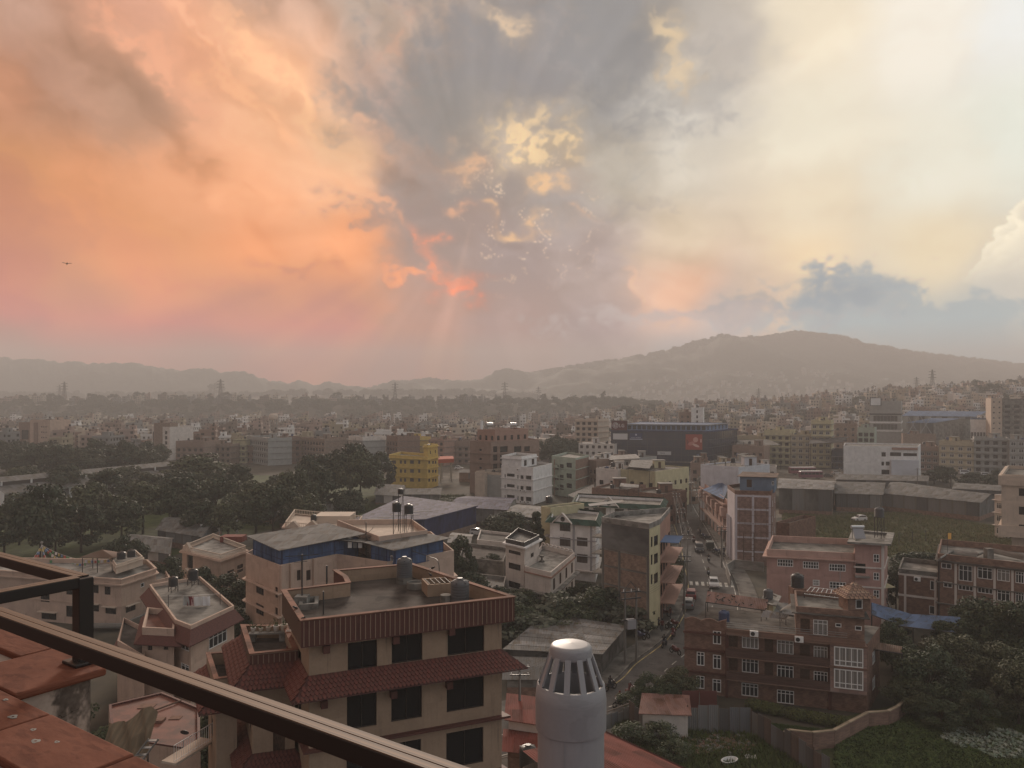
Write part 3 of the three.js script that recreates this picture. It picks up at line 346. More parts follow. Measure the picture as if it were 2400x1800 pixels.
// ---------------------------------------------------------------- the cream apartment house with maroon fascia
let heroRoof;
{
const roofP = [pd(706, 42), pd(1206, 47.1), pd(966, 56.6), pd(782, 54.4), pd(806, 52.4), pd(812, 50.8), pd(661, 48.7)], yT = 19.84, yD = 18.98;
const wP = offsetPoly(roofP, -0.5);
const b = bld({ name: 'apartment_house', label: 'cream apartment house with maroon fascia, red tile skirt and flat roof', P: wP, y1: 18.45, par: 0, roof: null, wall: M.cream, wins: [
{ e: 0, x: [815, 884], y: [1503, 1568], s: 'darkBig' }, { e: 0, x: [918, 990], y: [1484, 1552], s: 'darkBig' }, { e: 0, x: [1049, 1135], y: [1466, 1532], s: 'darkBig' },
{ e: 0, x: [813, 883], y: [1621, 1706], s: 'darkBig' }, { e: 0, x: [917, 989], y: [1603, 1687], s: 'darkBig' }, { e: 0, x: [1047, 1134], y: [1580, 1663], s: 'darkBig' },
{ e: 0, x: [812, 882], y: [1756, 1838], s: 'darkBig' }, { e: 0, x: [915, 987], y: [1738, 1820], s: 'darkBig' }, { e: 0, x: [1046, 1133], y: [1711, 1795], s: 'darkBig' },
{ e: 6, v: [15.6, 12.7], c: 1, w: 1.1, h: 1.5, s: 'dark' }, { e: 1, v: [16, 12.8, 9.6], c: 3, w: 1.4, h: 1.3, s: 'dark' }] });
heroRoof = b;
const o = P => P.map(p => [p[0] - wP[0][0], p[1] - wP[0][1]]), R = o(roofP), W = b.Q;
mesh('roof_deck', flat(offsetPoly(R, -0.2), yD), M.roofDk, b);
mesh('parapet', prism(offsetPoly(R, -0.03), 18.4, yT - 18.4, offsetPoly(R, -0.24)), M.cream, b);
mesh('soffit', prism(R, 18.36, 0.04, offsetPoly(W, -0.05)), M.maroon, b);
mesh('coping', prism(offsetPoly(R, 0.07), yT, 0.06, offsetPoly(R, -0.28)), M.cope, b);
mesh('fascia', prism(R, 18.4, yT - 18.4 - 0.002, offsetPoly(R, -0.028)), M.maroon, b);
// pale battens on the fascia, one by one
const bat = bx(0.045, 1.36, 0.025), batM = MS(0.26, 0.17, 0.12, 0.8);
for (const i of [0, 1, 6]) { const { L, m } = edgeM(R, i), k = Math.round(L / 0.285); for (let j = 0; j < k; j++) { const s = mesh('batten', bat, batM, b); s.applyMatrix4(m.clone().multiply(new M4().makeTranslation((j + 0.5) * L / k, 18.43, 0.014))); } }
// brackets, ledge
for (const [px, py] of [[763, 1512], [925, 1490], [1055, 1470], [758, 1640], [920, 1617], [1050, 1595]]) { const [u, d] = uAt(wP, 0, px); fix(b, 'bracket', 0, u - 0.18, yAt(py + 15, d), 0.36, 0.42, 0.42, M.maroon); }
mesh('ledge', prism(offsetPoly(W, 0.35), 12.42, 0.14, offsetPoly(W, -0.03)), M.maroon, b);
mesh('ledge', prism(offsetPoly(W, 0.25), 9.2, 0.12, offsetPoly(W, -0.03)), M.maroon, b);
// fish-scale tile skirt round the front and the left side
const tileS = new THREE.Shape([[-0.115, 0], [0.115, 0], [0.115, -0.16], [0.06, -0.245], [0, -0.27], [-0.06, -0.245], [-0.115, -0.16]].map(p => new THREE.Vector2(...p)));
const tileG = new THREE.ExtrudeGeometry(tileS, { depth: 0.022, bevelEnabled: false });
let nTiles = 0; const over = [];
const tms = [M.terraTile, M.terraTile2, MS(0.14, 0.045, 0.034, 0.7, { map: rustT })];
function skirt(parent, P, edges, yA, yB, out, rows) {
const Pout = offsetPoly(P, out);
for (const i of edges) {
const a = new V3(P[i][0], yA, P[i][1]), c = new V3(P[(i + 1) % P.length][0], yA, P[(i + 1) % P.length][1]), a2 = new V3(Pout[i][0], yB, Pout[i][1]), c2 = new V3(Pout[(i + 1) % P.length][0], yB, Pout[(i + 1) % P.length][1]);
const g = new THREE.BufferGeometry(); g.setAttribute('position', new THREE.Float32BufferAttribute([a, a2, c2, a, c2, c].flatMap(v => v.toArray()), 3)); g.setAttribute('uv', new THREE.Float32BufferAttribute([0, 0, 0, 1, 1, 1, 0, 0, 1, 1, 1, 0], 2)); g.computeVertexNormals();
mesh('skirt_bed', g, M.terraDk, parent);
mesh('skirt_edge', bar([a2.x, yB - 0.07, a2.z], [c2.x, yB - 0.07, c2.z], 0.07, 0.16), M.terraDk, parent);
const ux = c.clone().sub(a).normalize(), up = a.clone().sub(a2); const dn = up.clone().sub(ux.clone().multiplyScalar(up.dot(ux))).normalize(), nz = new V3().crossVectors(ux, dn), slant = a.clone().sub(a2).dot(dn);
for (let r = 0; r < rows; r++) {
const s = (r + 1.0) / rows, A = a2.clone().lerp(a, s), C = c2.clone().lerp(c, s), Lr = A.distanceTo(C), k = Math.floor(Lr / 0.235), sc = slant / rows / 0.21;
for (let j = 0; j < k; j++) {
const p = A.clone().lerp(C, (j + (r & 1 ? 0.75 : 0.25)) / k).addScaledVector(nz, 0.012 + 0.012 * ((j * 7 + r * 3) % 3) * 0.5);
const tilt = dn.clone().addScaledVector(nz, -0.10).normalize(), mm = new M4().makeBasis(ux, tilt, new V3().crossVectors(ux, tilt)).setPosition(p).scale(new V3(1, sc, 1));
if (nTiles < 290) { nTiles++; const t = mesh('roof_tile', tileG, tms[(j * 5 + r * 3) % 3], parent); t.applyMatrix4(mm); } else over.push(tileG.clone().applyMatrix4(mm));
}
}
}
}
skirt(b, W, [0], 16.6, 15.62, 1.0, 5); skirt(b, W, [6], 16.6, 15.62, 1.0, 5);
if (over.length) { const m = mesh('roof_tiles', merge(over), M.terraTile, b); m.userData.kind = 'stuff'; }
// roof fittings
const loc = v => [v.x - wP[0][0], v.y, v.z - wP[0][1]], rp = (px, py) => gp(px, py, yD);
{ const c = rp(1036, 1394), l = loc(c); mesh('skylight_curb', prism([[l[0] - 0.9, l[2] + 0.6], [l[0] + 0.9, l[2] + 0.1], [l[0] + 0.3, l[2] - 1.7], [l[0] - 1.5, l[2] - 1.2]], yD, 0.8, [[l[0] - 0.75, l[2] + 0.4], [l[0] + 0.7, l[2] + 0.0], [l[0] + 0.2, l[2] - 1.5], [l[0] - 1.3, l[2] - 1.08]]), M.cream, b); for (let i = 0; i < 5; i++) mesh('skylight_bar', bar([l[0] - 0.75 + i * 0.33, yD + 0.82, l[2] + 0.45 - i * 0.09], [l[0] - 1.3 + i * 0.33, yD + 0.82, l[2] - 1.1 - i * 0.09], 0.045), M.metalDk, b); }
{ const l = loc(rp(735, 1418)); mesh('stair_curb', prism([[l[0] - 0.6, l[2] + 1.3], [l[0] + 0.5, l[2] + 0.9], [l[0] + 0.1, l[2] - 0.9], [l[0] - 1.0, l[2] - 0.5]], yD, 0.35, [[l[0] - 0.4, l[2] + 1.0], [l[0] + 0.25, l[2] + 0.75], [l[0] - 0.1, l[2] - 0.65], [l[0] - 0.8, l[2] - 0.3]]), M.concLt, b); }
{ const p = rp(948, 1366); waterTank([p.x, yD + 0.45, p.z], 0.55, 1.35, M.tankGrey, 'ribbed grey water tank on round plinth at the back of the maroon roof'); mesh('tank_plinth', cyl(0.56, 0.56, 0.45, loc(p)[0], yD, loc(p)[2], 24), M.conc, b); const q = rp(974, 1378), lq = loc(q); mesh('water_cistern', merge([new THREE.LatheGeometry([[0.62, 0], [0.62, 0.42], [0.52, 0.42], [0.52, 0.3], [0, 0.3]].map(v => new THREE.Vector2(...v)), 24)]).translate(lq[0], yD, lq[2]), M.conc, b); }
{ const p = rp(1078, 1412); waterTank([p.x, yD, p.z], 0.6, 1.5, M.tankGrey, 'ribbed grey water tank by the right parapet of the maroon roof'); const q = loc(rp(1045, 1412)); mesh('low_drum', cyl(0.36, 0.36, 0.5, q[0], yD, q[2], 18), M.conc, b); }
{ const l = loc(rp(708, 1418)), pole = mesh('aerial_pole', merge([cyl(0.045, 0.045, 3.2, l[0], yD, l[2], 6), bar([l[0] - 1.0, yD + 3.1, l[2] + 0.2], [l[0] + 1.0, yD + 3.15, l[2] - 0.2], 0.05), bar([l[0] - 0.5, yD + 2.7, l[2]], [l[0] + 0.3, yD + 2.75, l[2] - 0.1], 0.04)]), M.metalDk, b); mesh('aerial_base', bx(0.8, 0.6, 0.8, l[0], yD, l[2]), M.concLt, b); }
{ const l = loc(rp(766, 1372)); mesh('steel_post', cyl(0.06, 0.06, 2.0, l[0], yD - 0.6, l[2], 6), M.metalDk, b); const l2 = loc(rp(758, 1440)); mesh('steel_post', cyl(0.045, 0.045, 1.4, l2[0], yD, l2[2], 6), M.metalDk, b); }
mesh('water_pipe', wireTube([loc(rp(1043, 1402)), loc(rp(1030, 1383)), loc(rp(1003, 1384))].map(v => [v[0], v[1] + 0.05, v[2]]).concat([[loc(rp(985, 1374))[0], yD + 0.3, loc(rp(985, 1374))[2]]]), 0.03), M.frameW, b);
{ const a = loc(rp(966, 1345)), e = loc(rp(1028, 1365)); mesh('overflow_pipe', wireTube([[a[0], yD + 1.7, a[2]], [a[0] + 1.2, yD + 1.35, a[2] + 0.2], [e[0], yD + 1.35, e[2]], [e[0] + 0.05, yD + 0.1, e[2]]], 0.025), M.metalDk, b); }
// lower wing with its own terrace
const wp1 = [pd(586, 44.8), pd(698, 45.6), pd(672, 50.4), pd(565, 50.6)], wy = 17.1;
const wing = bld({ name: 'house_wing', label: 'lower wing with flower pot terrace and red tile skirt beside maroon fascia house', P: offsetPoly(wp1, -0.15), y1: 16.3, par: 0, roof: null, wall: M.cream, wins: [{ e: 0, x: [640, 668], y: [1700, 1790], s: 'door' }, { e: 0, x: [598, 622], y: [1650, 1700], s: 'dark' }, { e: 3, v: [12, 9], c: 2, w: 1.0, h: 1.4, s: 'dark' }] });
const W1 = wing.Q, R1 = wp1.map(p => [p[0] - wing.P[0][0], p[1] - wing.P[0][1]]);
mesh('terrace_deck', flat(R1, 16.35), M.roofDk, wing); mesh('parapet', prism(R1, 16.3, wy - 16.3, offsetPoly(R1, -0.22)), M.cream, wing); mesh('coping', prism(offsetPoly(R1, 0.05), wy, 0.05, offsetPoly(R1, -0.27)), M.cope, wing);
for (const i of [0, 3]) { const { L, m } = edgeM(R1, i), k = Math.round(L / 0.285); for (let j = 0; j < k; j++) { const s = mesh('batten', bx(0.045, 0.5, 0.025), batM, wing); s.applyMatrix4(m.clone().multiply(new M4().makeTranslation((j + 0.5) * L / k, 16.5, 0.014))); } }
mesh('fascia', prism(offsetPoly(R1, 0.012), 16.42, 0.62, offsetPoly(R1, -0.02)), M.maroon, wing);
nTiles = 0; over.length = 0; skirt(wing, R1, [0, 3], 16.45, 15.4, 1.05, 5); if (over.length) { const m = mesh('roof_tiles', merge(over), M.terraTile, wing); m.userData.kind = 'stuff'; }
nTiles = 400; over.length = 0; skirt(wing, W1, [0, 3], 11.2, 10.3, 1.0, 4); mesh('roof_tiles', merge(over), M.terraTile2, wing).userData.kind = 'stuff';
// bench with pots, chair
const tp = (px, py) => gp(px, py, 16.36), bp = tp(628, 1502), be = thing('concrete_bench', 'low concrete plant bench on the wing terrace', 'bench', [bp.x, 16.36, bp.z], 0.1); mesh('bench_slab', bx(2.4, 0.09, 0.5, 0, 0.48, 0), M.concLt, be); for (const s of [-1, 1]) mesh('bench_leg', bx(0.4, 0.48, 0.45, s * 0.95, 0, 0), M.concLt, be);
const potM = [MS(0.55, 0.52, 0.48, 0.8), MS(0.50, 0.45, 0.38, 0.8), MS(0.42, 0.36, 0.30, 0.8)], leafM = MS(0.06, 0.09, 0.035, 0.8), potL = ['squat white plant pot at the left end of the bench', 'small beige plant pot second along the bench', 'beige plant pot third along the bench', 'white tall plant pot fourth along the bench', 'large plant pot at the right end of the bench'];
for (let i = 0; i < 5; i++) { const k = [0.8, 0.7, 0.85, 1, 1.15][i], t = thing('plant_pot', potL[i], 'plant pot', [bp.x - 0.95 + i * 0.48, 16.93, bp.z - i * 0.05], i, 'pots on the terrace bench'); mesh('pot', new THREE.LatheGeometry([[0, 0], [0.13, 0], [0.19, 0.3], [0.21, 0.32], [0.21, 0.38], [0.17, 0.38], [0.16, 0.32], [0, 0.3]].map(p => new THREE.Vector2(p[0] * k, p[1] * k)), 12), potM[i % 3], t); const l = []; for (let j = 0; j < 10; j++) l.push(bar([rr(-0.08, 0.08), 0.3 * k, rr(-0.08, 0.08)], [rr(-0.25, 0.25), rr(0.45, 0.85) * k, rr(-0.25, 0.25)], 0.03, 0.008)); mesh('plant', merge(l), leafM, t); }
{ const c = tp(680, 1512), ch = thing('folding_chair', 'white tube folding chair on the wing terrace', 'chair', [c.x, 16.36, c.z], 0.4); mesh('seat', bx(0.42, 0.03, 0.42, 0, 0.44, 0), M.frameW, ch); mesh('backrest', bar([0, 0.5, -0.2], [0, 0.9, -0.3], 0.42, 0.03), M.frameW, ch); for (const [x, z] of [[-1, -1], [1, -1], [1, 1], [-1, 1]]) mesh('leg', bar([x * 0.2, 0, z * 0.26], [x * 0.2, 0.45, -z * 0.15], 0.03), M.frameW, ch); }
// lower back wing seen left of it
const wp2 = [pd(503, 46.4), pd(560, 46.9), pd(545, 51.5), pd(484, 51.2)], wing2 = bld({ name: 'house_wing', label: 'farthest lower terrace of the cream house, left of the flower pot terrace', P: offsetPoly(wp2, -0.1), y1: 14.2, par: 0, roof: null, wall: M.cream, wins: [{ e: 3, v: [10.5], c: 1, w: 1.0, h: 1.3, s: 'dark' }] });
const R2 = wp2.map(p => [p[0] - wing2.P[0][0], p[1] - wing2.P[0][1]]); mesh('terrace_deck', flat(R2, 14.3), M.roofDk, wing2); mesh('parapet', prism(R2, 14.2, 0.85, offsetPoly(R2, -0.2)), M.cream, wing2); mesh('coping', prism(offsetPoly(R2, 0.05), 15.05, 0.05, offsetPoly(R2, -0.25)), M.cope, wing2);
nTiles = 400; over.length = 0; skirt(wing2, R2, [3, 0], 14.3, 13.4, 0.9, 5); mesh('roof_tiles', merge(over), M.terraTile, wing2).userData.kind = 'stuff';
}
// ---------------------------------------------------------------- middle distance buildings, surveyed one by one
const rows = (x, ys, s, e = 0, extra = {}) => ys.flatMap(y => x.map(q => ({ e, x: q, y, s, ...extra })));
const LB = (b, px, py, Y) => { const v = gp(px, py, Y); return [v.x - b.P[0][0], v.z - b.P[0][1]]; };
function acUnit(b, e, u, v, label) { const a = thing('air_conditioner', label, 'air conditioner', [0, 0, 0], 0, 'wall mounted air conditioner units'); a.applyMatrix4(new M4().makeTranslation(b.P[0][0], b.y0, b.P[0][1]).multiply(b.em(e).m).multiply(new M4().makeTranslation(u, v, 0.02))); mesh('casing', new RoundedBoxGeometry(0.85, 0.6, 0.32, 2, 0.03).translate(0, 0.3, 0.17), M.frameW, a); mesh('fan_grille', new THREE.TorusGeometry(0.2, 0.018, 5, 18).translate(-0.12, 0.3, 0.34), M.metalDk, a); mesh('fan', cyl(0.19, 0.19, 0.012, 0, 0, 0, 16).rotateX(Math.PI / 2).translate(-0.12, 0.3, 0.325), M.black, a); return a; }

// --- brick guest house by the field (right)
{
const P = [pd(1604, 83.9), pd(2033, 78), pd(2062, 84), pd(1660, 92)], y1 = 7.1;
const b = bld({ name: 'brick_guest_house', label: 'red brown brick guest house with white windows, long balconies and roof garden', P, y1, wall: M.brickRed, par: 0, roof: M.roof, wins: [
{ e: 0, x: [1633, 1651], y: [1473, 1503], s: 'white2' }, { e: 0, x: [1671, 1690], y: [1479, 1510], s: 'white2' }, { e: 0, x: [1609, 1620], y: [1467, 1497], s: 'small' },
{ e: 0, x: [1633, 1651], y: [1528, 1560], s: 'white2' }, { e: 0, x: [1671, 1690], y: [1535, 1568], s: 'white2' }, { e: 0, x: [1632, 1651], y: [1584, 1614], s: 'white2' }, { e: 0, x: [1670, 1690], y: [1592, 1622], s: 'white2' },
...[[1739, 1778, 1488, 1520], [1821, 1860, 1501, 1533], [1907, 1940, 1515, 1547]].map(q => ({ e: 0, x: [q[0], q[1]], y: [q[2], q[3]], s: 'whiteC', o: { n: 4 } })),
...[[1739, 1778, 1544, 1577], [1821, 1860, 1560, 1592], [1907, 1940, 1574, 1604]].map(q => ({ e: 0, x: [q[0], q[1]], y: [q[2], q[3]], s: 'white', o: { n: 4 } })),
...[[1738, 1777, 1602, 1632], [1821, 1861, 1618, 1649], [1907, 1940, 1634, 1665]].map(q => ({ e: 0, x: [q[0], q[1]], y: [q[2], q[3]], s: 'white', o: { n: 4 } })),
...[[1709, 1729, 1484, 1516], [1792, 1812, 1496, 1528], [1875, 1898, 1510, 1542], [1709, 1729, 1540, 1572], [1792, 1812, 1553, 1585], [1875, 1898, 1568, 1600], [1709, 1729, 1597, 1636], [1792, 1812, 1610, 1652], [1877, 1898, 1628, 1670], [1958, 1980, 1643, 1684]].map(q => ({ e: 0, x: [q[0], q[1]], y: [q[2], q[3]], s: 'door' })),
{ e: 1, v: [1.4, 4.1], c: 1, w: 1.6, h: 1.3, s: 'white' }] });
const [uA] = uAt(P, 0, 1703), [uB] = uAt(P, 0, 1944), L = b.em(0).L;
// balcony parapets of dark boards, and their slabs
for (const v of [2.35, 4.75]) { fix(b, 'balcony_slab', 0, uA, v - 0.12, uB - uA, 0.1, 1.1, M.brick); fix(b, 'balcony_front', 0, uA, v - 0.02, uB - uA, 0.85, 0.1, MS(0.11, 0.06, 0.05, 0.8, { map: rustT }), 1.0); }
fix(b, 'cornice', 0, -0.1, 2.3, uA + 0.1, 0.16, 0.22, M.maroon); fix(b, 'cornice', 0, -0.1, 4.75, uA + 0.1, 0.16, 0.22, M.maroon); fix(b, 'cornice', 0, -0.1, 6.55, uA + 0.1, 0.18, 0.25, M.maroon);
for (const q of [uA - 0.12, uB - 0.1]) fix(b, 'pilaster', 0, q, 0, 0.3, 7.0, 0.16, M.maroon);
fix(b, 'top_slab', 0, uA, 7.0, uB - uA, 0.12, 1.15, M.brick); fix(b, 'roof_parapet', 0, uA, 7.12, L - uA - 0.3, 0.55, 0.14, M.brickRed, 1.0);
for (const h of [7.85, 8.1, 8.3]) fix(b, 'pipe_rail', 0, uA, h, uB - uA + 1.6, 0.04, 0.04, M.metal, 1.06);
// curved parapet of the left part
{ const s = new THREE.Shape(); s.moveTo(0, 0); s.lineTo(uA, 0); for (let i = 40; i >= 0; i--) { const t = i / 40; s.lineTo(uA * t, 0.85 + 0.3 * Math.abs(Math.sin(t * Math.PI * 2.5)) + (i % 40 === 0 ? 0.2 : 0)); } fixGeo(b, 'curved_parapet', 0, 0, 7.1, -0.2, new THREE.ExtrudeGeometry(s, { depth: 0.2, bevelEnabled: false }), M.brickRed); }
// bay window block at the right end
{ const w = L - uB - 0.15; fix(b, 'bay', 0, uB, 2.25, w, 4.9, 1.15, M.brickPink); for (const v of [2.75, 5.0]) { const p = mesh('bay_window', paneGeo(w - 0.7, 1.95), M.curtain, b); p.applyMatrix4(b.em(0).m.clone().multiply(new M4().makeTranslation(uB + w / 2, v + 0.95, 1.165))); const f = mesh('window_frame', frameGeo(w - 0.7, 1.95, STY.bay), M.frameW, p); f.position.z = 0.035; fix(b, 'cornice', 0, uB - 0.1, v + 2.05, w + 0.2, 0.14, 0.15, M.brickRed, 1.155); } }
// top storey on the right half
const [uC] = uAt(P, 0, 1866), Q = b.Q, em = b.em(0), lp = (u, z) => { const v = new V3(u, 0, -z).applyMatrix4(em.m); return [v.x + P[0][0], v.z + P[0][1]]; };
const P2 = [lp(uC, 0.25), lp(L - 0.25, 0.25), lp(L - 0.4, 7), lp(uC, 7.4)];
const c = bld({ name: 'roof_storey', label: 'set back brick top storey with one white window on the guest house', category: 'building', P: P2, y0: 7.13, y1: 9.75, par: 0.55, wall: M.brick, roof: M.conc, wins: [{ e: 0, x: [1906, 1940], y: [1453, 1489], s: 'whiteC' }, { e: 0, x: [1876, 1898], y: [1450, 1482], s: 'door' }, { e: 0, x: [1958, 1972], y: [1461, 1470], s: 'small' }, { e: 0, x: [1977, 2000], y: [1465, 1504], s: 'door' }, { e: 0, x: [2004, 2020], y: [1467, 1478], s: 'small' }] });
mesh('eave', prism(offsetPoly(c.Q, 0.45), 2.5, 0.1, offsetPoly(c.Q, -0.03)), M.concDk, c);
// turret with tiled pyramid roof
const tp = at(2004, 1425, 80), tw = 1.2;
const t = bld({ name: 'roof_turret', label: 'small square brick turret with stepped clay tile pyramid roof', category: 'turret', P: [[tp.x - tw, tp.z + tw * 0.9], [tp.x + tw, tp.z + tw * 0.7], [tp.x + tw, tp.z - tw], [tp.x - tw, tp.z - tw]], y0: 10.1, y1: 11.6, par: 0, wall: M.brick, roof: null, wins: [{ e: 0, c: 1, v: [0.3], w: 0.75, h: 0.95, s: 'small' }] });
{ const cx = t.Q.reduce((s, q) => s + q[0], 0) / 4, cz = t.Q.reduce((s, q) => s + q[1], 0) / 4, hw = tw + 0.4, hh = 1.35; mesh('roof_core', new THREE.ConeGeometry(hw * 1.36, hh, 4).rotateY(Math.PI / 4).translate(cx, 1.5 + hh / 2, cz), M.concDk, t);
const tg = new RoundedBoxGeometry(0.38, 0.05, 0.4, 1, 0.02), tm = [MS(0.36, 0.24, 0.18, 0.9, { map: concT }), MS(0.30, 0.20, 0.16, 0.9, { map: concT }), MS(0.42, 0.30, 0.23, 0.9, { map: concT })];
for (let f = 0; f < 4; f++) for (let r = 0; r < 6; r++) { const w = hw * (1 - r / 6.3), n = Math.max(1, Math.round(2 * w / 0.46)); for (let i = 0; i < n; i++) { const g = mesh('roof_tile', tg, tm[(i * 3 + r + f) % 3], t); const x = (i + 0.5) / n * 2 * w - w, zz = hw * (1 - r / 6.3) - 0.1; g.position.set(cx, 1.56 + hh * r / 6.3 + rr(0, 0.03), cz); g.rotation.y = f * Math.PI / 2; g.translateX(x); g.translateZ(zz); g.rotateX(0.62); g.rotateY(rr(-0.06, 0.06)); } } }
// roof furniture of the left half: red sheet canopy, white awning, pergola, garden
const can = thing('roof_canopy', 'pinkish red corrugated canopy roof crowded with crows', 'canopy', [0, 0, 0]);
const q = [[1658, 1385], [1800, 1405], [1796, 1430], [1654, 1410]].map(([x, y], i) => at(x, y, i < 2 ? 90 : 86.8));
{ mesh('canopy_sheet', quad4(...q), M.tinPink, can); for (const p of q) mesh('canopy_post', bar([p.x, 7.0, p.z], [p.x, p.y - 0.02, p.z], 0.07), M.metalDk, can); mesh('canopy_beam', merge([bar(q[3].toArray(), q[2].toArray(), 0.08), bar(q[0].toArray(), q[1].toArray(), 0.08)]).translate(0, -0.06, 0), M.metalDk, can); }
globalThis.canopyQ = q;
{ const a = thing('awning', 'white sheet awning jutting over the guest house terrace', 'awning', [0, 0, 0]); const r = [at(1790, 1428, 87), at(1850, 1440, 85.5), at(1842, 1452, 84.5), at(1784, 1446, 86)]; mesh('awning_sheet', quad4(...r), M.tinLt, a); for (const k of [2, 3]) mesh('awning_post', bar([r[k].x, 7.1, r[k].z], r[k].toArray(), 0.06), M.metalDk, a); }
{ const a = thing('tin_awning', 'tilted grey tin sheet shade beside the top storey', 'awning', [0, 0, 0]); const r = [at(1868, 1405, 86), at(1870, 1415, 83), at(1828, 1432, 83), at(1832, 1426, 86)]; mesh('shade_sheet', quad4(...r), M.tin, a); for (const k of [2, 3]) mesh('shade_post', bar([r[k].x, 7.1, r[k].z], r[k].toArray(), 0.05), M.metalDk, a); }
{ const pg = thing('pergola', 'slatted metal pergola above the roof garden', 'pergola', [0, 0, 0]); const a0 = at(1885, 1392, 86), a1 = at(1968, 1402, 84.5), b0 = at(1900, 1376, 90), b1 = at(1970, 1385, 88.5); for (let i = 0; i < 8; i++) { const t = i / 7; mesh('pergola_slat', bar(a0.clone().lerp(a1, t).toArray(), b0.clone().lerp(b1, t).toArray(), 0.06), M.steel, pg); } mesh('pergola_beam', bar(a0.toArray(), a1.toArray(), 0.07), M.steel, pg); mesh('pergola_beam', bar(b0.toArray(), b1.toArray(), 0.07), M.steel, pg); for (const p of [a0, a1, b0, b1]) mesh('pergola_post', bar([p.x, 9.7, p.z], p.toArray(), 0.06), M.metalDk, pg); }
waterTank([at(1869, 1365, 92).x, yAt(1372, 92) - 0.2, -92], 0.75, 1.6, M.tank, 'black water tank beside the satellite dish above the roof garden', undefined, 0); top('tank_pedestal', bx(1.6, yAt(1372, 92) - 0.2 - 7.05, 1.6, at(1869, 1365, 92).x, 7.05, -92), M.brick, 'brick tank pedestal behind the roof garden', 'pedestal');
{ const p = at(1969, 1372, 88), s = thing('satellite_dish', 'white satellite dish on tall thin mast over the roof garden', 'satellite dish', [p.x, 9.9, p.z]); mesh('mast', cyl(0.035, 0.03, yAt(1320, 88) - 9.9, 0, 0, 0, 6), M.metal, s); mesh('dish', new THREE.SphereGeometry(0.62, 16, 6, 0, 6.3, 0, 0.6).scale(1, 0.5, 1).rotateX(-0.25).translate(0.15, p.y - 9.9 - 0.3, 0), M.dish, s); }
acUnit(b, 0, uAt(P, 0, 1768)[0], 7.15, 'white air conditioner on the guest house balcony rail, left one').translateZ(1.08); acUnit(b, 0, uAt(P, 0, 1872)[0], 7.0, 'white air conditioner on the guest house balcony rail, right one').translateZ(1.08);
waterTank([at(1697, 1425, 86).x, 7.1, -86], 0.6, 1.2, M.tankBlue, 'dark blue water drum under the red canopy');
}
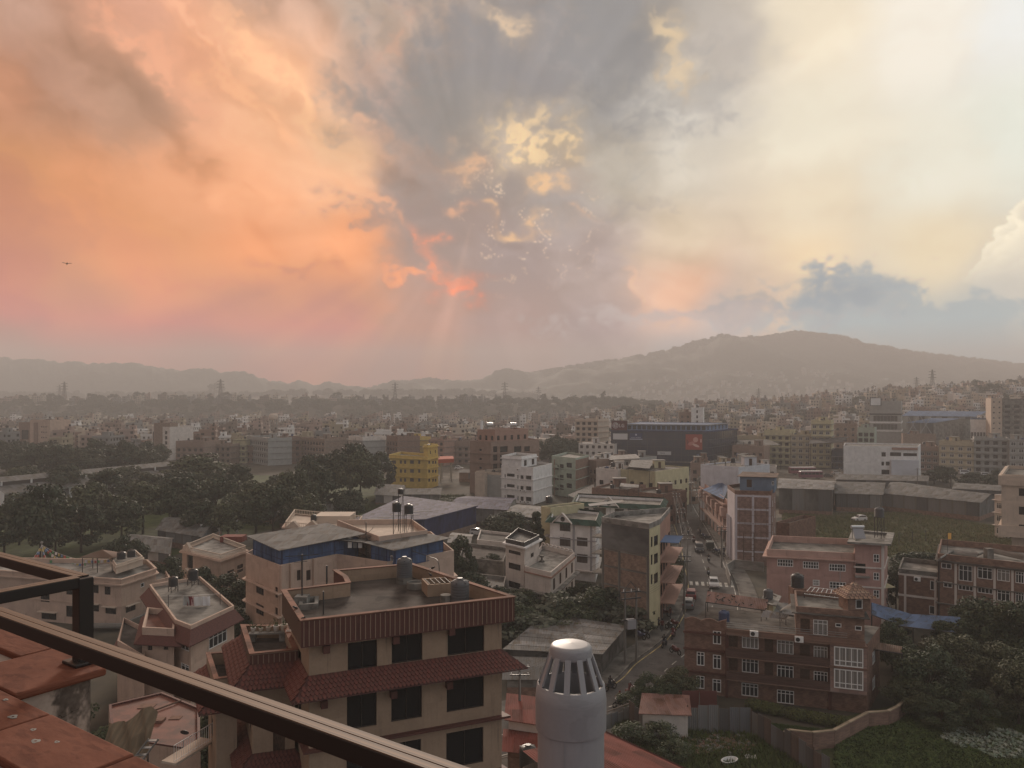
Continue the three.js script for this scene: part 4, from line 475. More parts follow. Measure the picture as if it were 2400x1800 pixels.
// --- pink house with white stepped windows
{
const P = [pd(1797, 110), pd(2003, 107), pd(2012, 118), pd(1810, 121)], y1 = 9.55;
const b = bld({ name: 'pink_house', label: 'long pink plastered house with stained parapet behind the brick guest house', P, y1, par: 0.95, wall: M.pink, parM: M.pinkLt, roof: M.conc, bands: [{ y: 9.4, out: 0.55, t: 0.16, m: M.pinkLt }], wins: [...[[1822, 1859, 1311, 1328], [1882, 1919, 1316, 1333], [1943, 1982, 1322, 1339]].map(q => ({ e: 0, x: [q[0], q[1]], y: [q[2], q[3]], s: 'white', o: { n: 6, tr: 0.5, t: 0.09 } })), ...[[1905, 1921, 1359, 1373], [1944, 1983, 1364, 1380]].map(q => ({ e: 0, x: [q[0], q[1]], y: [q[2], q[3]], s: 'white', o: { n: 5, tr: 0.5, t: 0.09 } }))] });
const T = [pd(2003.5, 106.6), pd(2072, 105.5), pd(2080, 113), pd(2012, 115)], t = bld({ name: 'stair_tower', label: 'pink stair tower with wide flat roof slab at the end of the pink house', category: 'tower', P: T, y1: 12.0, par: 0, wall: M.pink, roof: M.conc, bands: [{ y: 12, out: 0.9, t: 0.28, m: M.concLt }, { y: 8.6, out: 0.12, t: 0.2, m: M.whiteWarm }, { y: 5.9, out: 0.12, t: 0.2, m: M.whiteWarm }], wins: [[1299, 1318], [1342, 1360], [1383, 1402]].map(q => ({ e: 0, x: [2047, 2061], y: q, s: 'white2', o: { tr: 0.5 } })).concat([{ e: 0, x: [2005, 2029], y: [1321, 1344], s: 'hole' }]) });
fix(t, 'balcony_slab', 0, 0, 7.4, 1.8, 0.14, 0.9, M.concLt); fix(t, 'pier', 0, t.em(0).L - 0.35, 0, 0.35, 12, 0.1, M.whiteWarm);
const wp = at(2061, 1262, 109); waterTank([wp.x, 12.28, wp.z], 0.62, 1.35, M.tankGrey, 'grey water tank raised on tall thin legs above the pink stair tower', undefined, 3.0);
const sp = at(2013, 1268, 108), s = thing('solar_heater', 'tilted solar water heater on the pink stair tower roof', 'solar heater', [sp.x, 12.28, sp.z]); mesh('collector', bar([0, 0.15, 0.5], [0, 1.5, -0.4], 1.5, 0.1), MS(0.25, 0.25, 0.27, 0.3), s); mesh('heater_drum', cyl(0.25, 0.25, 1.8, 0, 0, 0, 12).rotateZ(Math.PI / 2).translate(0.9, 1.65, -0.45), M.steel, s); mesh('heater_frame', merge([bar([-0.7, 0, -0.5], [-0.7, 1.5, -0.5], 0.05), bar([0.7, 0, -0.5], [0.7, 1.5, -0.5], 0.05)]), M.metalDk, s);
// small annex in front: yellow hut with tank
const A = [pd(1790, 101), pd(1812, 100), pd(1822, 104), pd(1800, 106)], an = bld({ name: 'annex_hut', label: 'small yellow hut with flat overhanging roof below the pink house', P: A, y1: 5.2, par: 0, wall: M.paleYellow, roof: M.conc, bands: [{ y: 5.2, out: 0.5, t: 0.12, m: M.concLt }], wins: [{ e: 0, c: 1, v: [0.3], w: 0.8, h: 2, s: 'door' }] });
waterTank([an.P[0][0] + 1.2, 5.32, an.P[0][1] - 1.8], 0.62, 1.2, M.tankGrey, 'grey water tank on the small yellow hut');
const S = [pd(1812.5, 100.5), pd(1868, 99), pd(1872, 104), pd(1822, 105)], sh = bld({ name: 'lean_to', label: 'lean-to shed with pale tin roof between yellow hut and black tank', P: S, y1: 4.1, par: 0, wall: M.conc, roof: null, wins: [] }); mesh('tin_roof', prism(offsetPoly(sh.Q, 0.3), 4.1, 0.06).rotateX(0.0), M.tinLt, sh);
}
// --- brick office with white mullions at the right edge
{
const PL_ = [pd(2106, 111), pd(2197, 108.4), pd(2205, 116), pd(2116, 119)];
const b = bld({ name: 'brick_annex', label: 'low brick block with white bands left of the mullioned brick house', P: PL_, y1: 6.8, par: 0.7, wall: M.brickRed, roof: M.concLt, parM: M.conc, bands: [{ y: 3.6, out: 0.06, t: 0.3, m: M.whiteWarm }, { y: 6.6, out: 0.08, t: 0.25, m: M.whiteWarm }], wins: [{ e: 0, x: [2180, 2190], y: [1361, 1383], s: 'small' }, { e: 0, x: [2178, 2192], y: [1420, 1440], s: 'small' }] });
for (const u of [0.7, b.em(0).L - 0.4]) fix(b, 'pilaster', 0, u, 0, 0.3, 6.6, 0.07, M.whiteWarm);
acUnit(b, 0, uAt(PL_, 0, 2150)[0], 6.0, 'white air conditioner high on the low brick block');
const P = [pd(2197.5, 108), pd(2420, 101), pd(2440, 112), pd(2205, 119)], y1 = 9.4, col = [[2245, 2279], [2292, 2325], [2337, 2367], [2378, 2410]];
const m = bld({ name: 'mullioned_brick_house', label: 'brick house with white pilasters and many paned white windows at right edge', P, y1, par: 0.9, wall: M.brick, parM: M.brick, roof: M.concLt, bands: [{ y: 9.2, out: 0.35, t: 0.22, m: M.concDk }, { y: 6.25, out: 0.25, t: 0.14, m: M.conc }, { y: 3.3, out: 0.25, t: 0.14, m: M.conc }], wins: [{ e: 0, x: [2206, 2230], y: [1320, 1333], s: 'white2', o: { tr: 0 } }, { e: 0, x: [2211, 2232], y: [1364, 1377], s: 'white2', o: { tr: 0 } }, { e: 0, x: [2247, 2279], y: [1325, 1362], s: 'white', o: { tr: 0.33 } }, { e: 0, x: [2246, 2281], y: [1371, 1384], s: 'white4' }, { e: 0, x: [2248, 2281], y: [1416, 1440], s: 'white' }, { e: 0, x: [2291, 2326], y: [1330, 1357], s: 'white' }, { e: 0, x: [2291, 2327], y: [1377, 1391], s: 'white4' }, { e: 0, x: [2291, 2327], y: [1422, 1446], s: 'white' }, { e: 0, x: [2337, 2367], y: [1335, 1362], s: 'whiteC' }, { e: 0, x: [2337, 2367], y: [1384, 1409], s: 'white' }, { e: 0, x: [2380, 2400], y: [1340, 1367], s: 'white' }, { e: 0, x: [2380, 2400], y: [1388, 1412], s: 'white' }] });
for (const px of [2240, 2285, 2331, 2373]) { const [u] = uAt(P, 0, px); fix(m, 'pilaster', 0, u - 0.14, 0, 0.28, 9.2, 0.12, M.whiteWarm); }
fix(m, 'corner_pipe', 0, 0.1, 0, 0.14, 9.2, 0.14, M.metalDk);
// zigzag terrace parapets and upstand
const u = px => LB(m, px, 1305, 10.3); const pr = [[2200, 1300, 2230, 1282], [2230, 1282, 2290, 1290], [2290, 1290, 2320, 1278], [2320, 1278, 2400, 1296]]; for (const [x0, yy0, x1, yy1] of pr) { const A = LB(m, x0, yy0 + 6, 10.3), B = LB(m, x1, yy1 + 6, 10.3); mesh('roof_upstand', bar([A[0], 10.0, A[1]], [B[0], 10.0, B[1]], 0.2, 0.75), M.concLt, m); }
const tk = at(2317, 1300, 108); mesh('roof_stub', bx(0.9, 1.6, 0.9, tk.x - P[0][0], 9.4, tk.z - P[0][1]), M.conc, m);
const fl = at(2221, 1268, 112), flag = thing('flag', 'small orange and white flag on thin mast over brick house', 'flag', [fl.x, 9.4, fl.z]); mesh('flag_pole', cyl(0.03, 0.03, 3.2, 0, 0, 0, 6), M.metalDk, flag); mesh('flag_cloth', new THREE.PlaneGeometry(0.5, 0.9, 6, 3).translate(0.28, 2.6, 0), MS(0.75, 0.42, 0.12, 0.9), flag);
// open steel stair at the left end
const st = at(2098, 1400, 107), stairs = thing('steel_stair', 'outdoor metal stair with tin roof at the brick annex', 'stair', [st.x - 0.5, 0, st.z]); for (let i = 0; i < 14; i++) mesh('tread', bx(1.0, 0.05, 0.28, 0, 0.3 + i * 0.3, -i * 0.25), M.metal, stairs); for (const s of [-1, 1]) mesh('stringer', bar([s * 0.52, 0.1, 0.2], [s * 0.52, 4.5, -3.4], 0.06, 0.2), M.metalDk, stairs); for (const s of [-1, 1]) mesh('handrail', bar([s * 0.52, 1.1, 0.2], [s * 0.52, 5.4, -3.4], 0.05), M.metalDk, stairs); mesh('tin_roof', bx(2.4, 0.05, 2.4, 0, 5.6, -1.4).rotateZ(0.1), M.paleYellow, stairs);
}
// --- blue sheet roofs behind the brick guest house
{
const sheet = (pts, mat, label, post = 0, name = 'sheet_roof') => { const t = thing(name, label, 'shed roof', [0, 0, 0]); const v = pts.map(p => at(...p)); mesh('roof_sheet', quad4(...v), mat, t); mesh('roof_edge', bar(v[3].toArray(), v[2].toArray(), 0.08, 0.1).translate(0, -0.06, 0), M.metalDk, t); for (const p of v) mesh('post', bar([p.x, Math.max(0, land(p.x, p.z)), p.z], [p.x, p.y - 0.03, p.z], 0.12), M.metalDk, t); return t; };
globalThis.sheetRoof = sheet;
sheet([[2043, 1412, 104], [2140, 1440, 100], [2105, 1462, 95], [2043, 1440, 97]], M.tinBlue, 'blue corrugated roof nearest the brick guest house');
sheet([[2140, 1439, 99.8], [2252, 1446, 96], [2240, 1482, 90], [2106, 1466, 94.5]], M.tinBlue, 'wide blue corrugated roof above the dark trees');
sheet([[2045, 1503, 84], [2114, 1515, 82], [2114, 1531, 79.5], [2044, 1520, 81]], M.tinRust, 'small blue and rust tin roof beside the guest house end wall');
}
// --- cream block with blue tin rooms (centre left)
{
const P = [pd(655, 92.3), pd(790, 99), pd(908, 94.2), pd(1064, 101.5), pd(1010, 116), pd(690, 119), pd(576, 100)], y1 = 11.15;
const b = bld({ name: 'cream_block', label: 'large cream block with ledges and blue tin rooms on its terrace', P, y1, par: 0.85, wall: M.creamPink, roof: M.roof, bands: [{ y: 8.55, out: 0.45, t: 0.14 }, { y: 5.75, out: 0.45, t: 0.14 }, { y: 2.95, out: 0.45, t: 0.14 }], wins: [...[[600, 618], [645, 651]].flatMap(x => [[1320, 1345], [1368, 1393], [1416, 1441]].map(y => ({ e: 6, x, y: [y[0] + (x[0] > 630 ? 8 : 0), y[1] + (x[0] > 630 ? 8 : 0)], s: 'brown' }))), ...[[668, 679], [696, 705], [718, 728]].flatMap(x => [[1336, 1360], [1384, 1408], [1432, 1456]].map(y => ({ e: 0, x, y, s: 'brown' }))), { e: 2, c: 3, v: [0.8, 3.6], w: 1.2, h: 1.3, s: 'brown' }] });
for (const px of [657, 681, 709, 735]) { const [u] = uAt(P, 0, px); fix(b, 'pier', 0, Math.max(0.05, u - 0.2), 0, 0.4, 12, 0.35, M.creamPink); }
const room = (c, Y0, Y1, label, win) => bld({ name: 'tin_room', label, category: 'shed', P: c, y0: Y0, y1: Y1, par: 0, wall: M.wallBlue, roof: null, wins: win || [] });
const lP = [[-28.0, -93.4], [-20.3, -101.6], [-26.2, -107.6], [-33.8, -100.3]], rL = room(lP, 11.16, 13.7, 'left blue tin room with grey sloping roof on cream block');
const tinRoof = (r, out, rise, mat = M.tin) => { const O = offsetPoly(r.Q, out), g = prism(O, r.H, 0.07); const p = g.attributes.position; const ys = O.map(q => q[1]), z0 = Math.max(...ys), z1 = Math.min(...ys); for (let i = 0; i < p.count; i++) p.setY(i, p.getY(i) + rise * (z0 - p.getZ(i)) / (z0 - z1)); g.computeVertexNormals(); return mesh('tin_roof', g, mat, r); };
tinRoof(rL, 0.7, 0.7);
const frameLines = (r, e) => { const { L } = r.em(e); for (const u of [0.03, L * 0.33, L * 0.66, L - 0.1]) fix(r, 'frame_post', e, u, 0, 0.07, r.H, 0.05, M.tinNavy); for (const v of [0.05, r.H * 0.5, r.H - 0.1]) fix(r, 'frame_rail', e, 0.03, v, L - 0.06, 0.06, 0.045, M.tinNavy); };
frameLines(rL, 0); frameLines(rL, 3);
const rP = [[-14.4, -94.4], [-9.0, -100.6], [-11.2, -102.6], [-18.0, -98.0]], rR = room(rP, 11.16, 13.5, 'right blue tin room with small white window on cream block', [{ e: 3, c: 4, v: [0.7], w: 0.5, h: 0.8, s: 'small', skip: i => i !== 3 }]);
tinRoof(rR, 0.7, 0.3); frameLines(rR, 0); frameLines(rR, 3);
// upper cream terrace between the two rooms, with tanks on legs
const uP = [[-17.0, -100.2], [-6.6, -103.0], [-9.8, -111.5], [-21.6, -113.2]].map(p => [p[0], p[1]]), up = bld({ name: 'upper_terrace', label: 'raised cream terrace with tall tank stands behind the right blue room', category: 'terrace', P: [pd(888, 98.6), pd(1002, 103.4), pd(965, 113), pd(790, 112)], y0: 11.2, y1: 13.6, par: 0.75, wall: M.creamPink, roof: M.creamLt });
const t1 = at(930, 1250, 104), t2 = at(958, 1254, 103.5); waterTank([t1.x, 13.6, t1.z], 0.62, 1.2, M.tank, 'left black water tank on tall legs over the cream block', undefined, 3.2); waterTank([t2.x, 13.6, t2.z], 0.62, 1.2, M.tank, 'right black water tank on tall legs over the cream block', undefined, 3.0); waterTank([t1.x + 0.1, 13.6, t1.z - 3], 0.42, 0.7, M.tank, 'small black water tank behind the two tall tank stands', undefined, 5.2);
// clutter on the terrace: low white drums, laundry under the canopy, spiral stair
const drum = (px, py, k) => { const v = gp(px, py, 11.15); top('roof_drum', new THREE.LatheGeometry([[0, 0], [0.32, 0], [0.34, 0.85], [0.3, 0.9], [0, 0.92]].map(q => new THREE.Vector2(...q)), 14).translate(v.x, 11.15, v.z), M.concLt, k, 'drum', 'drums on the cream block terrace'); }; drum(764, 1306, 'pale round drum out on the open cream terrace'); drum(810, 1300, 'pale round drum beside the shaded laundry');
{ const s = gp(858, 1306, 11.15), st = thing('spiral_stair', 'black steel spiral stair up to the raised cream terrace', 'stair', [s.x, 11.15, s.z]); mesh('centre_pole', cyl(0.06, 0.06, 4.6, 0, 0, 0, 8), M.metalDk, st); for (let i = 0; i < 15; i++) mesh('tread', bx(0.9, 0.04, 0.26, 0.48, 0.2 + i * 0.19, 0).rotateY(i * 0.42), M.metalDk, st); mesh('handrail', wireTube(Array.from({ length: 16 }, (_, i) => [0.92 * Math.cos(-i * 0.42) * 1, 1.1 + i * 0.19, 0.92 * Math.sin(-i * 0.42) * -1 * -1]), 0.03, 40, 5), M.metalDk, st); }
const wash = ['white shirt drying under the tin canopy of the cream block', 'dark trousers drying under the tin canopy of the cream block', 'pale towel drying under the tin canopy of the cream block']; wash.forEach((l, i) => { const v = at(820 + i * 12, 1277, 99); top('laundry', new THREE.BoxGeometry(0.5, 0.8, 0.05, 4, 4, 1).translate(v.x, v.y, v.z), i === 1 ? M.greyDk : M.cloth, l, 'laundry', 'laundry on the cream block'); });
// canopy sheet between the rooms
sheetRoof([[792, 1250, 106], [905, 1262, 104], [900, 1276, 98], [782, 1264, 99]], M.tin, 'grey tin canopy joining the two blue rooms');
}
// --- white villas on the left
{
const P = [pd(284, 107), pd(366, 114), pd(345, 120), pd(-60, 122), pd(-60, 114)], y1 = 6.2;
const b = bld({ name: 'white_villa', label: 'long pale villa with cornices, sun shades and a small roof pavilion', P: P, y1, par: 0.7, wall: M.creamPink, roof: M.concLt, bands: [{ y: 6.0, out: 0.4, t: 0.18 }, { y: 6.72, out: 0.12, t: 0.18 }, { y: 3.0, out: 0.08, t: 0.12 }], shM: M.creamLt, wins: [{ e: 4, x: [214, 231], y: [1371, 1390], s: 'dark' }, { e: 4, x: [245, 259], y: [1375, 1394], s: 'dark' }, { e: 4, x: [247, 272], y: [1424, 1439], s: 'dark', sh: 0.6 }, { e: 4, x: [212, 232], y: [1417, 1433], s: 'dark', sh: 0.6 }, { e: 4, x: [95, 116], y: [1389, 1411], s: 'dark' }, { e: 4, x: [97, 132], y: [1436, 1452], s: 'dark', sh: 0.6 }, { e: 4, x: [155, 173], y: [1376, 1394], s: 'dark' }, { e: 4, x: [155, 173], y: [1420, 1446], s: 'dark' }, { e: 0, x: [295, 318], y: [1419, 1433], s: 'dark', sh: 0.6 }, { e: 0, x: [330, 338], y: [1366, 1376], s: 'small' }, { e: 0, x: [352, 361], y: [1401, 1419], s: 'dark' }] });
const up = bld({ name: 'villa_roof_room', label: 'white roof room with curved cornice above the long pale villa', category: 'building', P: [pd(272, 110), pd(335, 116), pd(318, 121), pd(258, 116)], y0: 6.9, y1: 7.9, par: 0.35, wall: M.creamLt, roof: M.concLt, bands: [{ y: 7.8, out: 0.2, t: 0.14 }] });
const Pl = thing('roof_pavilion', 'low red tiled pavilion on thin posts beside black tanks', 'pavilion', [at(240, 1335, 115).x, 6.3, -115]); mesh('pavilion_roof', new THREE.ConeGeometry(3.0, 0.9, 4).rotateY(Math.PI / 4).scale(1.25, 1, 0.8).translate(0, 2.7, 0), M.tinRust, Pl); for (const [x, z] of [[-2.2, -1.4], [2.2, -1.4], [2.2, 1.4], [-2.2, 1.4], [0, 1.4]]) mesh('post', cyl(0.06, 0.06, 2.3, x, 0, z, 6), M.metalDk, Pl);
waterTank([at(284, 1322, 114).x, 8.25, -114], 0.6, 1.1, M.tank, 'left black water tank on the pale villa roof room'); waterTank([at(304, 1322, 115).x, 8.25, -115.5], 0.6, 1.1, M.tank, 'right black water tank on the pale villa roof room');
const an = bld({ name: 'villa_porch', label: 'lower porch wing with balustrade at the corner of pale villa', category: 'building', P: [pd(350, 112.8), pd(398, 116), pd(385, 123), pd(352, 121)], y1: 4.6, par: 0.5, wall: M.creamPink, roof: M.concLt, bands: [{ y: 4.5, out: 0.3, t: 0.16 }], wins: [{ e: 0, x: [377, 391], y: [1390, 1416], s: 'hole' }] });
const gw = thing('garden_wall', 'grey garden wall with rail below the pale villa', 'wall', [0, 0, 0]); const a = gp(205, 1478), c = gp(300, 1478), e = gp(385, 1440); mesh('wall_face', merge([bar([a.x, 0.7, a.z], [c.x, 0.7, c.z], 0.3, 1.4), bar([c.x, 0.7, c.z], [e.x, 0.7, e.z], 0.3, 1.4)]), M.conc, gw);
// second villa: columned porch
const P2 = [pd(427, 131), pd(517, 123.5), pd(578, 131), pd(500, 143)], y2 = 6.0;
const v = bld({ name: 'columned_villa', label: 'three storey pale villa with columned porch and balustraded roof', P: P2, y1: y2, par: 0, wall: M.creamPink, roof: M.concLt, bands: [{ y: 5.85, out: 0.45, t: 0.2 }, { y: 6.05, out: 0.3, t: 0.14 }, { y: 3.4, out: 0.08, t: 0.1 }], wins: [{ e: 0, x: [438, 452], y: [1301, 1366], s: 'hole' }, { e: 0, x: [480, 505], y: [1308, 1327], s: 'brown' }, { e: 0, x: [482, 503], y: [1344, 1364], s: 'hole' }, { e: 1, x: [533, 549], y: [1302, 1318], s: 'brown' }, { e: 1, x: [556, 570], y: [1290, 1305], s: 'brown' }, { e: 1, x: [533, 549], y: [1336, 1354], s: 'brown' }, { e: 1, x: [556, 570], y: [1323, 1341], s: 'brown' }] });
for (let i = 0; i < 4; i++) { const { L, m } = v.em(i); const q = mesh('roof_balustrade', balusters(L, 0.75, 0.32, 0.07), M.creamLt, v); q.applyMatrix4(m.clone().multiply(new M4().makeTranslation(L / 2, y2 + 0.2, -0.15))); }
fixGeo(v, 'roof_gable', 0, 1.6, 6.2, -0.4, gableGeo(3.4, 1.5, 0.5), M.creamLt); fix(v, 'porch_roof', 0, 2.6, 3.15, 3.6, 0.16, 1.9, M.creamLt); fixGeo(v, 'porch_gable', 0, 4.4, 3.31, 1.4, gableGeo(3.4, 0.75, 0.5), M.creamLt); for (const u of [2.9, 5.6]) { const cgeo = cyl(0.19, 0.16, 3.15, 0, 0, 0, 12); fixGeo(v, 'column', 0, u, 0, 1.6, cgeo, M.creamLt); } fixGeo(v, 'balcony_balustrade', 0, 4.3, 1.1, 1.75, balusters(2.6, 0.7, 0.24, 0.07), M.creamLt); fix(v, 'balcony_slab', 0, 2.9, 0.95, 2.8, 0.14, 1.8, M.creamLt);
mesh('roof_shed', bx(4, 1.0, 2.6, 5.5, 6.1, -9), M.tinRed, v);
// third villa: maroon tile skirt, laundry on the roof
const P3 = [pd(410, 74), pd(447, 72), pd(549, 79), pd(470, 92), pd(350, 88)], y3 = 10.4;
const w = bld({ name: 'skirted_villa', label: 'pale house with brown tile skirt and laundry on its roof', P: P3, y1: y3, par: 0.35, wall: M.creamPink, roof: M.conc, wins: [{ e: 1, x: [490, 532], y: [1480, 1512], s: 'white', o: { n: 4 } }, { e: 0, x: [424, 443], y: [1500, 1524], s: 'white2' }, { e: 0, x: [424, 443], y: [1556, 1580], s: 'white2' }, { e: 1, x: [480, 500], y: [1560, 1584], s: 'dark' }] });
const sk = (bb, y, h, out) => { skirtOf(bb, y, h, out, M.terraTile2); mesh('skirt_edge', prism(offsetPoly(bb.Q, out), y - 0.1, 0.1, offsetPoly(bb.Q, -0.03)), M.terraDk, bb); };
sk(w, 9.3, 1.1, 0.9);
const bx2 = bld({ name: 'villa_front_block', label: 'lower front block of the pale house with open square turret', category: 'building', P: [pd(333, 73), pd(408, 72.5), pd(412, 79), pd(345, 80)], y1: 9.7, par: 0.6, wall: M.creamPink, roof: M.terra, wins: [{ e: 0, x: [346, 357], y: [1505, 1524], s: 'dark' }, { e: 0, x: [383, 394], y: [1505, 1523], s: 'dark' }] }); sk(bx2, 8.9, 0.7, 0.7);
const low = bld({ name: 'villa_low_terrace', label: 'lowest open terrace with brown skirt below the pale laundry house', category: 'terrace', P: [pd(275, 76), pd(338, 71.5), pd(345, 80), pd(290, 84)], y1: 7.6, par: 0.5, wall: M.creamPink, roof: M.concDk }); sk(low, 6.6, 1.0, 0.8);
const ll = [['striped sheet hung on the laundry house roof', 470, M.cloth, 1.3], ['white towel hung on the laundry house roof', 484, MS(0.66, 0.64, 0.64, 0.9), 0.7], ['pale pink cloth hung on the laundry house roof', 457, MS(0.55, 0.36, 0.34, 0.9), 0.7], ['dark red shirt hung on the laundry house roof', 446, MS(0.16, 0.03, 0.04, 0.9), 0.6], ['grey shirt hung on the laundry house roof', 437, M.grey, 0.6]]; for (const [l, px, mt, wd] of ll) { const c = at(px, 1447, 80); const g = new THREE.PlaneGeometry(wd, 0.95, 8, 4); const pp = g.attributes.position; for (let i = 0; i < pp.count; i++) pp.setZ(i, 0.07 * Math.sin(pp.getX(i) * 9 + pp.getY(i) * 2)); g.computeVertexNormals(); top('laundry', g.rotateY(0.2).translate(c.x, Math.max(10.95, c.y), c.z), mt, l, 'laundry', 'laundry on the pale house roof'); }
{ const c = at(458, 1447, 80.2), r = thing('clothes_line', 'clothes line between two posts on the laundry house roof', 'clothes line', [c.x, 10.4, c.z]); mesh('line', sag([-2.6, 1.15, 0.5], [2.4, 1.15, -0.5], 0.06, 0.012), M.frameW, r); for (const s of [[-2.6, 0.5], [2.4, -0.5]]) mesh('post', cyl(0.035, 0.035, 1.3, s[0], 0, s[1], 6), M.metalDk, r); }
waterTank([at(424, 1425, 88).x, 10.4, -86], 0.5, 1.0, M.tank, 'black water tank on the laundry house roof', undefined, 0.7); waterTank([at(444, 1410, 88).x, 10.4, -89], 0.55, 1.2, M.tank, 'taller black water tank behind the laundry house roof', undefined, 0.7);
// brown flat roof and tarpaulin down at the left
const br = bld({ name: 'brown_roof_house', label: 'house with large brown painted flat roof below the handrail', P: [pd(262, 52.5), pd(470, 50.5), pd(468, 57.5), pd(380, 60.5), pd(255, 58)], y1: 8.8, par: 0.12, wall: M.creamPink, roof: M.terra, parM: M.terraTile2, wins: [] });
for (const [px, py, wd, hh] of [[370, 1690, 0.9, 0.6], [345, 1655, 1.1, 0.12], [412, 1682, 0.8, 0.1]]) { const q = LB(br, px, py, 8.8); mesh('roof_patch', bx(wd, hh * 0.3, wd * 0.8, q[0], 8.79, q[1]), M.brickRed, br); } { const A = LB(br, 330, 1680, 8.8), B = LB(br, 432, 1642, 8.8); mesh('roof_pipe', bar([A[0], 8.9, A[1]], [B[0], 8.9, B[1]], 0.12, 0.12, 8), M.tinRust, br); }
{ const c = at(430, 1710, 50.8), s = thing('satellite_dish', 'dark satellite dish on the brown flat roof', 'satellite dish', [c.x, 8.8, c.z]); mesh('mast', cyl(0.03, 0.03, 0.7, 0, 0, 0, 6), M.metalDk, s); mesh('dish', new THREE.SphereGeometry(0.45, 14, 6, 0, 6.3, 0, 0.7).rotateX(-0.9).translate(0, 0.85, 0.1), M.tankGrey, s); }
{ const c = at(300, 1740, 47.5), t = thing('tarpaulin_tent', 'sagging tan tarpaulin slung over a pole beside brown roof', 'tarpaulin', [c.x, c.y - 1.6, c.z]); const g = new THREE.PlaneGeometry(3.0, 2.6, 30, 20), p = g.attributes.position; for (let i = 0; i < p.count; i++) { const x = p.getX(i), y = p.getY(i); p.setXYZ(i, x, 1.6 + y * 0.75 + 1.0 * Math.exp(-((x - 0.9) ** 2) * 1.4) * (y > -0.6 ? 1 : 0.4), -y * 0.5 + 0.16 * Math.sin(x * 6 + y * 2.5) + 0.07 * Math.sin(x * 15 - y * 4)); } g.computeVertexNormals(); mesh('tarp_sheet', g, M.tarp, t); mesh('tent_pole', cyl(0.05, 0.05, 4.2, 0.9, -1.0, -0.7, 6), M.metalDk, t); }
{ const c = at(312, 1752, 46), s = thing('metal_stair', 'pale metal stair stringers leaning over the tarpaulin', 'stair', [c.x, c.y - 1.4, c.z]); for (const k of [0, 0.6]) mesh('stringer', bar([-0.9 + k, -0.6, 0.6], [0.7 + k, 1.7, -0.5], 0.07, 0.16), M.concLt, s); for (let i = 0; i < 7; i++) { const q = i / 6; mesh('tread', bx(0.6, 0.04, 0.26, lerp(-0.6, 1.0, q), lerp(-0.5, 1.6, q), lerp(0.55, -0.45, q)), M.metal, s); } }
{ const c = at(455, 1718, 47.6), s = thing('white_balcony_rail', 'white barred balcony rail beside the lower red skirt', 'railing', [c.x, c.y - 1.1, c.z], 1.25); mesh('slab', bx(3.4, 0.14, 1.1, 0, -0.14, -0.4), M.creamLt, s); mesh('rail', railing(3.4, 1.05, 0.2), M.frameW, s); }
}
// ---------------------------------------------------------------- buildings along the road and beyond
function foot(px0, d0, px1, d1, depth, skew = 0) { const a = pd(px0, d0), b = pd(px1, d1), L = Math.hypot(b[0] - a[0], b[1] - a[1]), n = [(b[1] - a[1]) / L, -(b[0] - a[0]) / L]; return [a, b, [b[0] + n[0] * depth + skew, b[1] + n[1] * depth], [a[0] + n[0] * depth + skew, a[1] + n[1] * depth]]; }
function simp(label, px0, d0, px1, d1, depth, pyTop, o = {}) {
const y1 = o.y1 ?? yAt(pyTop, (d0 + d1) / 2), fl = o.fl || 2.9, nf = Math.max(1, Math.floor(y1 / fl)), vs = []; for (let i = 0; i < nf; i++) vs.push(i * fl + (o.vb ?? 0.9));
const P = o.P || foot(px0, d0, px1, d1, depth, o.skew || 0), L = Math.hypot(P[1][0] - P[0][0], P[1][1] - P[0][1]);
const wins = o.wins || [{ e: 0, v: vs, c: o.c || Math.max(1, Math.round(L / (o.sp || 2.8))), w: o.w || 1.3, h: o.h || 1.35, s: o.s || 'dark', sh: o.sh }]; if (o.side !== undefined && !o.wins) wins.push({ e: o.side, v: vs, sp: 3.2, w: o.w || 1.2, h: o.h || 1.3, s: o.s || 'dark' });
const bands = o.bands || (o.band ? vs.map((v, i) => ({ y: (i + 1) * fl - 0.15, out: o.band, t: 0.14, m: o.bandM })).filter(q => q.y < y1 - 0.2) : []);
const B_ = bld({ name: o.name || 'town_house', label, category: o.category || 'building', group: o.group, P, y0: o.y0, y1: y1 - (o.par ?? 0.8), par: o.par ?? 0.8, wall: o.wall, walls: o.walls, parM: o.parM, roof: o.roof || M.roof, wins, bands });
// stair head, tank, bare columns waiting for another floor
const D = Math.hypot(P[3][0] - P[0][0], P[3][1] - P[0][1]), lp = (u, z) => new V3(u, 0, -z).applyMatrix4(B_.em(0).m), W = B_.em(0).L;
if (W > 5 && D > 7 && !o.bare) {
const h = lp(W * rr(0.25, 0.75), D * 0.7), hw = Math.min(3.2, W * 0.35); mesh('stair_head', bx(hw, 2.3, 2.8, h.x, B_.H, h.z), o.wall, B_); mesh('stair_roof', bx(hw + 0.6, 0.14, 3.3, h.x, B_.H + 2.3, h.z), M.concLt, B_); mesh('stair_door', box(0.8, 1.8, 0.05, h.x, B_.H + 0.95, h.z + 1.42), M.wood, B_);
for (let i = 0; i < 4; i++) { const c = lp(W * (0.08 + 0.28 * i), 0.4 + rnd() * 0.2); if (rnd() < 0.5) mesh('column_stub', bx(0.25, rr(1.2, 1.9), 0.25, c.x, B_.H, c.z), M.conc, B_); }
const q = lp(W * rr(0.15, 0.85), D * 0.35); waterTank([q.x + P[0][0], B_.H + (o.y0 || 0), q.z + P[0][1]], rr(0.5, 0.65), rr(1, 1.3), rnd() < 0.8 ? M.tank : M.tankBlue, 'dark water tank on a flat roof in the middle distance', 'middle distance roof tanks', rnd() < 0.5 ? rr(0.8, 1.6) : 0);
}
return B_;
}
